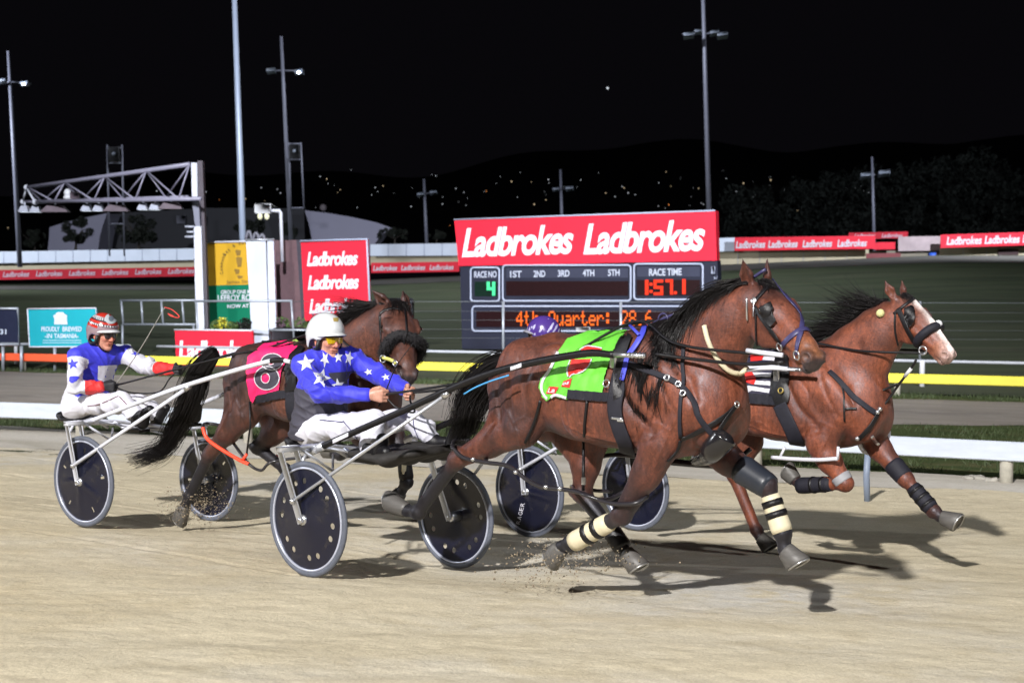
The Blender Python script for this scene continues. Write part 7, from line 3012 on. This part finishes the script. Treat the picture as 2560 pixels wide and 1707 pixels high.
MB().tube(spline([R1.F(1640, 885, -.25), R1.F(1720, 896, -.22), R1.F(1860, 910, -.21), R1.F(1960, 905, -.19)], 20), .009, 8).build('lower_rein', M_LEATHER, H1['root'])
# the hobbles
HOB = mat('black hobble strap', (.018, .016, .02), .35, var=.2, coat=.2)
hob = [R1.F(1130, 1118, -.27), R1.F(1160, 1144, -.27), R1.F(1212, 1155, -.26), R1.F(1272, 1165, -.25), R1.F(1312, 1195, -.25), R1.F(1352, 1216, -.25), R1.F(1400, 1222, -.25),
       R1.F(1447, 1230, -.25), R1.F(1500, 1250, -.25), R1.F(1540, 1259, -.24), R1.F(1590, 1257, -.22), R1.F(1618, 1240, -.16)]
MB().tube(spline(hob, 70), .0125, 8).build('hobble', HOB, H1['root'])
MB().tube(spline([hob[0], R1.F(1140, 1100, -.1), R1.F(1185, 1105, -.05), R1.F(1215, 1140, -.12), hob[2]], 20), .012, 8).build('hobble_loop', HOB, H1['root'])
MB().tube(spline([hob[-1], R1.F(1612, 1222, -.06), R1.F(1570, 1225, -.06), R1.F(1530, 1245, -.14), hob[-4]], 20), .012, 8).build('hobble_loop', HOB, H1['root'])
MB().tube(spline([R1.F(1600, 1150, .26), R1.F(1800, 1166, .22), R1.F(1838, 1153, .24), R1.F(1876, 1122, .25)], 24), .013, 8).build('hobble_loop', HOB, H1['root'])
MB().tube(spline([R1.F(1422, 1104, .27), R1.F(1436, 1133, .27), R1.F(1500, 1140, .27), R1.F(1562, 1138, .27), R1.F(1800, 1165, .26)], 30), .0125, 8).build('hobble', HOB, H1['root'])
MB().tube(spline([R1.F(1500, 1250, -.25), R1.F(1450, 1232, -.25), R1.F(1430, 1215, .05), R1.F(1480, 1225, .25), R1.F(1530, 1228, .27)], 24), .011, 8).build('hobble_loop', HOB, H1['root'])
PP, NN = cast_path(H1['bvh'], [(1470, 1000), (1464, 1060), (1460, 1105)], 14, .008)
MB().tube(np.vstack([PP, [R1.F(1459, 1150, -.25)], [R1.F(1458, 1226, -.25)]]), .0085, 6).build('hanger_strap', M_LEATHER, H1['root'])
MB().box(R1.F(1459, 1202, -.255), (.012, .005, .020), R1.R).build('hanger_buckle', M_STEEL, H1['root'])
strap(H1, 'hanger_strap', [(1352, 1000), (1342, 1035), (1328, 1072), (1312, 1105)], .016, M_LEATHER, 16, .005, .006)
for x, y, l_ in ((1183, 1148, -.272), (1400, 1221, -.26), (1290, 1180, -.26), (1365, 1217, -.26)):
    MB().ball(R1.F(x, y, l_), (.016, .012, .013), 8, 6).build('hobble_buckle', M_STEEL, H1['root'])
# boots of the front horse
J1 = H1['J']


def lerp(a, b, t):
    return a + (b - a) * t


leg_sleeve(H1, 'leg_boot', lerp(J1['RFk'], J1['RFf'], .24), lerp(J1['RFk'], J1['RFf'], .95), .054, .058, M_CREAM, ((.30, .034), (.56, .034)))
leg_sleeve(H1, 'leg_boot', lerp(J1['LFk'], J1['LFf'], .22), lerp(J1['LFk'], J1['LFf'], .98), .052, .057, M_CREAM, ((.22, .034), (.52, .034)))
leg_sleeve(H1, 'knee_boot', lerp(J1['LFe'], J1['LFk'], .55), lerp(J1['LFe'], J1['LFk'], 1.06), .079, .068, mat('blue black neoprene', (.020, .024, .034), .4, var=.2))
leg_sleeve(H1, 'leg_boot', lerp(J1['LHh'], J1['LHf'], .80), lerp(J1['LHf'], J1['LHp'], .7), .055, .056, M_LEATHER)

# ------------------------------------------------------------------ harness of the pink clothed horse
G2, gb2 = cloth(H2, 'saddle_cloth', [(662, 862), (690, 860), (735, 866), (752, 870), (730, 892), (718, 905), (706, 930), (699, 975), (670, 985), (640, 990), (634, 1004), (629, 1000), (622, 960), (617, 930),
                                    (622, 893), (640, 880)], M_PINK, .016, 5)
for (cx, cy, rx, ry, hx, hy) in ((681, 905, 28, 21, 10, 8), (668, 945, 32, 30, 11, 13)):
    ol = [(cx + rx * math.cos(a), cy + ry * math.sin(a)) for a in np.linspace(0, 2 * math.pi, 25)[:-1]]
    il = [(cx - 3 + hx * math.cos(a), cy + hy * math.sin(a)) for a in np.linspace(0, 2 * math.pi, 15)[:-1]]
    decal_poly('printed_number', ol, gb2, M_CHAR, G2, .003, 4, holes=[il])
    for lp in (ol, il):
        PP, NN = cast_path(gb2, lp + [lp[0]], 30, .005)
        if len(PP) > 3:
            MB().strip(PP, NN, .007, .003).build('number_outline', M_WBIND, G2)
decal_poly('cloth_weight_band', [(640, 988), (700, 976), (730, 975), (730, 992), (640, 1006)], H2['bvh'], M_WEB, H2['root'], .020, 5)
decal_poly('saddle_pad', [(752, 868), (765, 872), (748, 905), (742, 975), (718, 980), (716, 925), (728, 890)], H2['bvh'], M_LEATHER, H2['root'], .024, 5)
strap(H2, 'girth', [(735, 930), (730, 975), (728, 1015), (735, 1050)], .08, M_WEB, 18, .008, .012)
strap(H2, 'rump_strap', [(575, 858), (620, 851), (660, 857), (740, 868)], .02, M_LEATHER, 18, .006, .010)
MB().tube([R2.F(700, 858, -.02), R2.F(714, 853, 0), R2.F(726, 859, 0), R2.F(738, 849, 0), R2.F(752, 862, 0)], .010, 8).build('wither_cord', mat('green cord', (.28, .42, .08), .6), H2['root'])
strap(H2, 'shadow_strap', [(950, 788), (952, 820), (955, 852), (956, 885)], .016, M_LEATHER, 16, .005, .006)
strap(H2, 'brow_band', [(950, 786), (962, 776), (985, 772), (1005, 776)], .016, M_LEATHER, 16, .005, .006)
strap(H2, 'face_strap', [(1010, 770), (1014, 800), (1016, 830)], .012, M_LEATHER, 14, .005, .006)
# sheepskin noseband
u2, v2, w2, sc2 = H2['u'], H2['v'], H2['w'], H2['sc']
c_ = H2['H'](.315, -.085, 0)
Pn = []
for k in range(29):
    a = 2 * math.pi * k / 28
    Pn.append(c_ + (v2 * math.cos(a) * .118 + w2 * math.sin(a) * .108) * sc2 + u2 * .015 * math.sin(a * 3))
M_FLUFF = mat('black sheepskin', (.012, .011, .013), .9, var=.4, vscale=40)
nbd = MB().tube(Pn, .034, 10, cap=False).build('sheepskin_noseband', M_FLUFF, H2['root'])
Pn = np.array(Pn)
_rg = np.random.default_rng(77)
idx = _rg.integers(0, 28, 1800)
rt = Pn[idx] + (Pn[idx + 1] - Pn[idx]) * _rg.uniform(0, 1, (1800, 1))
dd = _rg.normal(0, 1, (1800, 3))
dd /= np.linalg.norm(dd, axis=1)[:, None]
pt = np.stack([rt + dd * (.030 + .022 * t) + np.array([0, 0, -.008]) * t for t in np.linspace(0, 1, 4)], 1)
V, F = hair(None, pt, np.full(1800, .0026), .0008)
emit('fluff', V, F, M_FLUFF, nbd)
M_YBIT = mat('yellow bit guard', (.62, .60, .16), .5)
MB().tube(spline([R2.F(957, 894, -.30), R2.F(975, 899, -.36), R2.F(990, 907, -.40)], 10), .013, 8).build('bit_guard', M_YBIT, H2['root'])
ring(R2.F(957, 897, -.32), R2.left, .024, .005).build('bit_ring', M_STEEL, H2['root'])
ring(R2.F(988, 908, -.41), R2.left, .018, .005).build('bit_ring', M_STEEL, H2['root'])
MB().tube(spline([R2.F(507, 1068, -.28), R2.F(514, 1090, -.28), R2.F(530, 1107, -.28), R2.F(565, 1130, -.27), R2.F(600, 1150, -.26), R2.F(622, 1160, -.26)], 34), .0145, 8).build('hobble', M_ORANGE, H2['root'])
MB().tube([R2.F(605, 1152, -.26), R2.F(617, 1135, -.26)], .012, 8).build('hobble_fitting', M_ORANGE, H2['root'])
MB().tube(spline([R2.F(507, 1068, -.28), R2.F(515, 1058, -.1), R2.F(555, 1066, -.05), R2.F(575, 1095, -.1), R2.F(600, 1130, -.2), R2.F(618, 1155, -.25)], 26), .012, 8).build('hobble_loop', HOB, H2['root'])
MB().tube(spline([R2.F(622, 1160, -.26), R2.F(640, 1172, -.25), R2.F(656, 1174, -.25), R2.F(672, 1158, -.24), R2.F(700, 1150, -.2), R2.F(780, 1140, -.2)], 30), .0115, 8).build('hobble', HOB, H2['root'])
MB().tube(spline([R2.F(690, 1140, .26), R2.F(702, 1146, .26), R2.F(708, 1158, .26)], 10), .014, 8).build('hobble_fitting', M_ORANGE, H2['root'])
MB().tube([R2.F(684, 1058, .24), R2.F(710, 1056, .24)], .012, 8).build('hobble_fitting', M_ORANGE, H2['root'])
MB().tube([R2.F(624, 1003, -.26), R2.F(626, 1060, -.27), R2.F(617, 1132, -.26)], .007, 6).build('hanger_strap', M_LEATHER, H2['root'])
J2 = H2['J']
leg_sleeve(H2, 'leg_boot', lerp(J2['LFk'], J2['LFf'], .15), lerp(J2['LFk'], J2['LFf'], .9), .050, .054, M_LEATHER)
for t, w_ in ((.30, .05), (.62, .10)):
    c0 = lerp(J2['LFk'], J2['LFf'], t)
    MB().ball(c0 + nrm(CAM - c0) * .035 - R2.fwd * .01, (.026, .026, w_), 12, 8).build('boot_patch', M_CREAM, H2['root'])

# ------------------------------------------------------------------ harness of the blazed horse
M_NAVYCLOTH = mat('navy black cloth', (.022, .02, .045), .65, var=.2)
G3, gb3 = cloth(H3, 'saddle_cloth', [(1868, 890), (1890, 880), (1915, 880), (1940, 884), (1945, 925), (1938, 985), (1950, 1000), (1900, 1000), (1862, 990), (1846, 984), (1842, 972), (1846, 958), (1862, 927)], M_NAVYCLOTH, .016, 6)
for q in ([(1890, 889), (1940, 893), (1938, 903), (1888, 899)], [(1870, 908), (1938, 915), (1935, 923), (1866, 918)], [(1868, 930), (1930, 933), (1928, 944), (1880, 941)],
          [(1872, 950), (1928, 953), (1926, 964), (1878, 960)], [(1850, 966), (1872, 964), (1925, 972), (1923, 982), (1880, 976), (1866, 985), (1846, 983)]):
    decal_poly('printed_stripe', q, gb3, M_WBIND, G3, .004, 4)
for q in ([(1876, 890), (1898, 882), (1912, 884), (1906, 902), (1878, 904)], [(1860, 930), (1878, 925), (1892, 946), (1886, 962), (1850, 950)], [(1842, 962), (1862, 952), (1858, 972), (1844, 978)]):
    decal_poly('printed_patch', q, gb3, RED2, G3, .006, 4)
decal_poly('saddle_pad', [(1948, 880), (1975, 886), (1978, 930), (1972, 1005), (1945, 1015), (1926, 1000), (1932, 940), (1940, 905)], H3['bvh'], M_LEATHER, H3['root'], .024, 6)
decal_poly('cloth_weight_band', [(1856, 984), (1935, 985), (1940, 1012), (1856, 1006)], H3['bvh'], M_WEB, H3['root'], .026, 6)
P_ = cast(H3['bvh'], 1951, 938)
MB().box(P_[0] + P_[1] * .045, (.018, .012, .06), np.array([R3.fwd, P_[1], [0, 0, 1]])).build('saddle_fitting', M_STEEL, H3['root'])
P_ = cast(H3['bvh'], 1958, 978)
ring(P_[0] + P_[1] * .04, P_[1], .018, .005).build('saddle_ring', mat('brass ring', (.5, .38, .12), .3, metal=.8), H3['root'])
strap(H3, 'girth', [(1952, 1010), (1960, 1030), (1975, 1060), (1988, 1090), (1994, 1106)], .105, M_WEB, 20, .010, .014)
strap(H3, 'breast_strap', [(2072, 930), (2102, 957), (2135, 992), (2162, 1015), (2187, 1032)], .036, M_WEB, 26, .007, .010)
strap(H3, 'neck_strap', [(2096, 950), (2108, 980), (2111, 1015), (2112, 1052)], .012, M_LEATHER, 16, .005, .008)
strap(H3, 'breast_strap', [(2112, 1022), (2130, 1021), (2142, 1022)], .016, M_LEATHER, 8, .005, .008)
strap(H3, 'breast_strap', [(2192, 1034), (2178, 1060), (2162, 1080), (2148, 1095)], .030, M_LEATHER, 18, .007, .010)
for x, y in ((2190, 1030), (2196, 1022), (2146, 1092)):
    h_ = cast(H3['bvh'], x, y)
    if h_:
        MB().ball(h_[0] + h_[1] * .016, .016, 8, 6).build('strap_ring', M_STEEL, H3['root'])
bit3 = H3['H'](.42, -.125, -.06)
mart = [R3.F(2290, 900, -.08), R3.F(2282, 915, -.06), R3.F(2250, 957, -.02), R3.F(2222, 997, -.03), R3.F(2204, 1018, -.05)]
MB().tube(spline(mart, 20), .0085, 8).build('martingale', M_LEATHER, H3['root'])
MB().tube([R3.F(2278, 921, -.06), R3.F(2262, 941, -.04)], .012, 8).build('martingale_sleeve', M_WHITE, H3['root'])
MB().tube(spline([R3.F(2249, 958, -.03), R3.F(2215, 972, -.04), R3.F(2184, 985, -.08)], 10), .008, 6).build('martingale', M_LEATHER, H3['root'])
for nm, pts, w_ in (('cheek_strap', [(2247, 772), (2256, 790), (2270, 822), (2287, 852), (2301, 868)], .034), ('brow_band', [(2236, 786), (2255, 770), (2275, 755), (2293, 746)], .018),
                    ('throat_strap', [(2240, 784), (2238, 810), (2240, 840), (2243, 862)], .012)):
    strap(H3, nm, pts, w_, M_LEATHER, 20, .008, .008)
decal_poly('blinker', [(2268, 776), (2279, 772), (2283, 792), (2282, 810), (2277, 818), (2268, 800)], H3['bvh'], M_LEATHER, H3['root'], .030, 4)
c_ = H3['H'](.325, -.08, 0)
Pn = [c_ + (H3['v'] * math.cos(a) * .092 + H3['w'] * math.sin(a) * .080) * H3['sc'] for a in np.linspace(0, 2 * math.pi, 29)]
MB().tube(Pn, .029, 12, cap=False).build('nose_roll', M_WEB, H3['root'])
MB().ball(H3['H'](.318, .022, .01), .026, 10, 8).build('nose_roll_end', M_WHITE, H3['root'])
ring(R3.F(2307, 876, -.09), R3.left, .026, .006).build('bit_ring', M_STEEL, H3['root'])
MB().ball(R3.F(2201, 783, -.10), .028, 12, 8).build('ear_plug', mat('pale yellow wool', (.62, .60, .28), .8, bump=.4, bscale=120), H3['root'])
HW = mat('white hobble strap', (.58, .58, .64), .4)
MB().tube(spline([R3.F(1930, 1143, -.27), R3.F(1985, 1147, -.28), R3.F(2045, 1149, -.28), R3.F(2094, 1146, -.27)], 24), .014, 8).build('hobble', HW, H3['root'])
MB().tube([R3.F(2094, 1147, -.27), R3.F(2096, 1116, -.27)], .010, 8).build('hobble_fitting', HW, H3['root'])
MB().tube([R3.F(1950, 1143, -.27), R3.F(1962, 1118, -.26)], .009, 8).build('hobble_fitting', HW, H3['root'])
MB().tube(spline([R3.F(2147, 1108, .02), R3.F(2160, 1128, .08), R3.F(2184, 1132, .12), R3.F(2208, 1112, .16), R3.F(2222, 1085, .2), R3.F(2215, 1068, .24)], 28), .0145, 8).build('hobble_loop', HW, H3['root'])
strap(H3, 'hobble_fitting', [(2178, 1088), (2186, 1100), (2198, 1112)], .022, M_STEEL, 8, .006, .008)
J3 = H3['J']
leg_sleeve(H3, 'knee_boot', lerp(J3['LFe'], J3['LFk'], .68), lerp(J3['LFe'], J3['LFk'], .98), .070, .063, M_WEB)
leg_sleeve(H3, 'leg_boot', lerp(J3['LFk'], J3['LFf'], .25), lerp(J3['LFk'], J3['LFf'], .92), .052, .055, M_WEB, ((.2, .02), (.5, .02), (.8, .02)))
leg_sleeve(H3, 'leg_boot', lerp(J3['RFk'], J3['RFf'], .30), lerp(J3['RFk'], J3['RFf'], 1.08), .050, .058, M_WEB, ((.25, .02), (.55, .02)))
leg_sleeve(H3, 'knee_boot', lerp(J3['RFe'], J3['RFk'], .78), lerp(J3['RFe'], J3['RFk'], .97), .068, .066, mat('grey knee wrap', (.26, .26, .28), .6))

# ------------------------------------------------------------------ dirt thrown up by the hooves
def clods(label, centre, spread, n, seed):
    rng = np.random.default_rng(seed)
    mb = MB()
    for i in range(n):
        p = centre + rng.normal(0, 1, 3) * spread
        p[2] = max(p[2], float(gz(p[0], p[1])) + .01)
        r = abs(rng.normal(0, .0022)) + .0013
        mb.ball(p, (r * rng.uniform(.6, 1.6), r, r * rng.uniform(.6, 1.2)), 5, 4)
    tag(mb.build('flying_dirt', mat('flying dirt', (.24, .195, .135), .9, var=.5, vscale=20)), label, 'dirt', kind='stuff')


clods('dark clods of sand flung up around the right hind hoof of the pink clothed horse', R2.F(490, 1262, -.1), np.array([.13, .20, .075]), 1100, 1)
clods('small clods of sand trailing from the folded foreleg of the front horse', R1.F(1450, 1385, -.1), np.array([.17, .2, .028]), 420, 2)
clods('spray of sand below the raised hoof of the front horse', R1.F(1360, 1420, -.1), np.array([.14, .18, .06]), 420, 3)
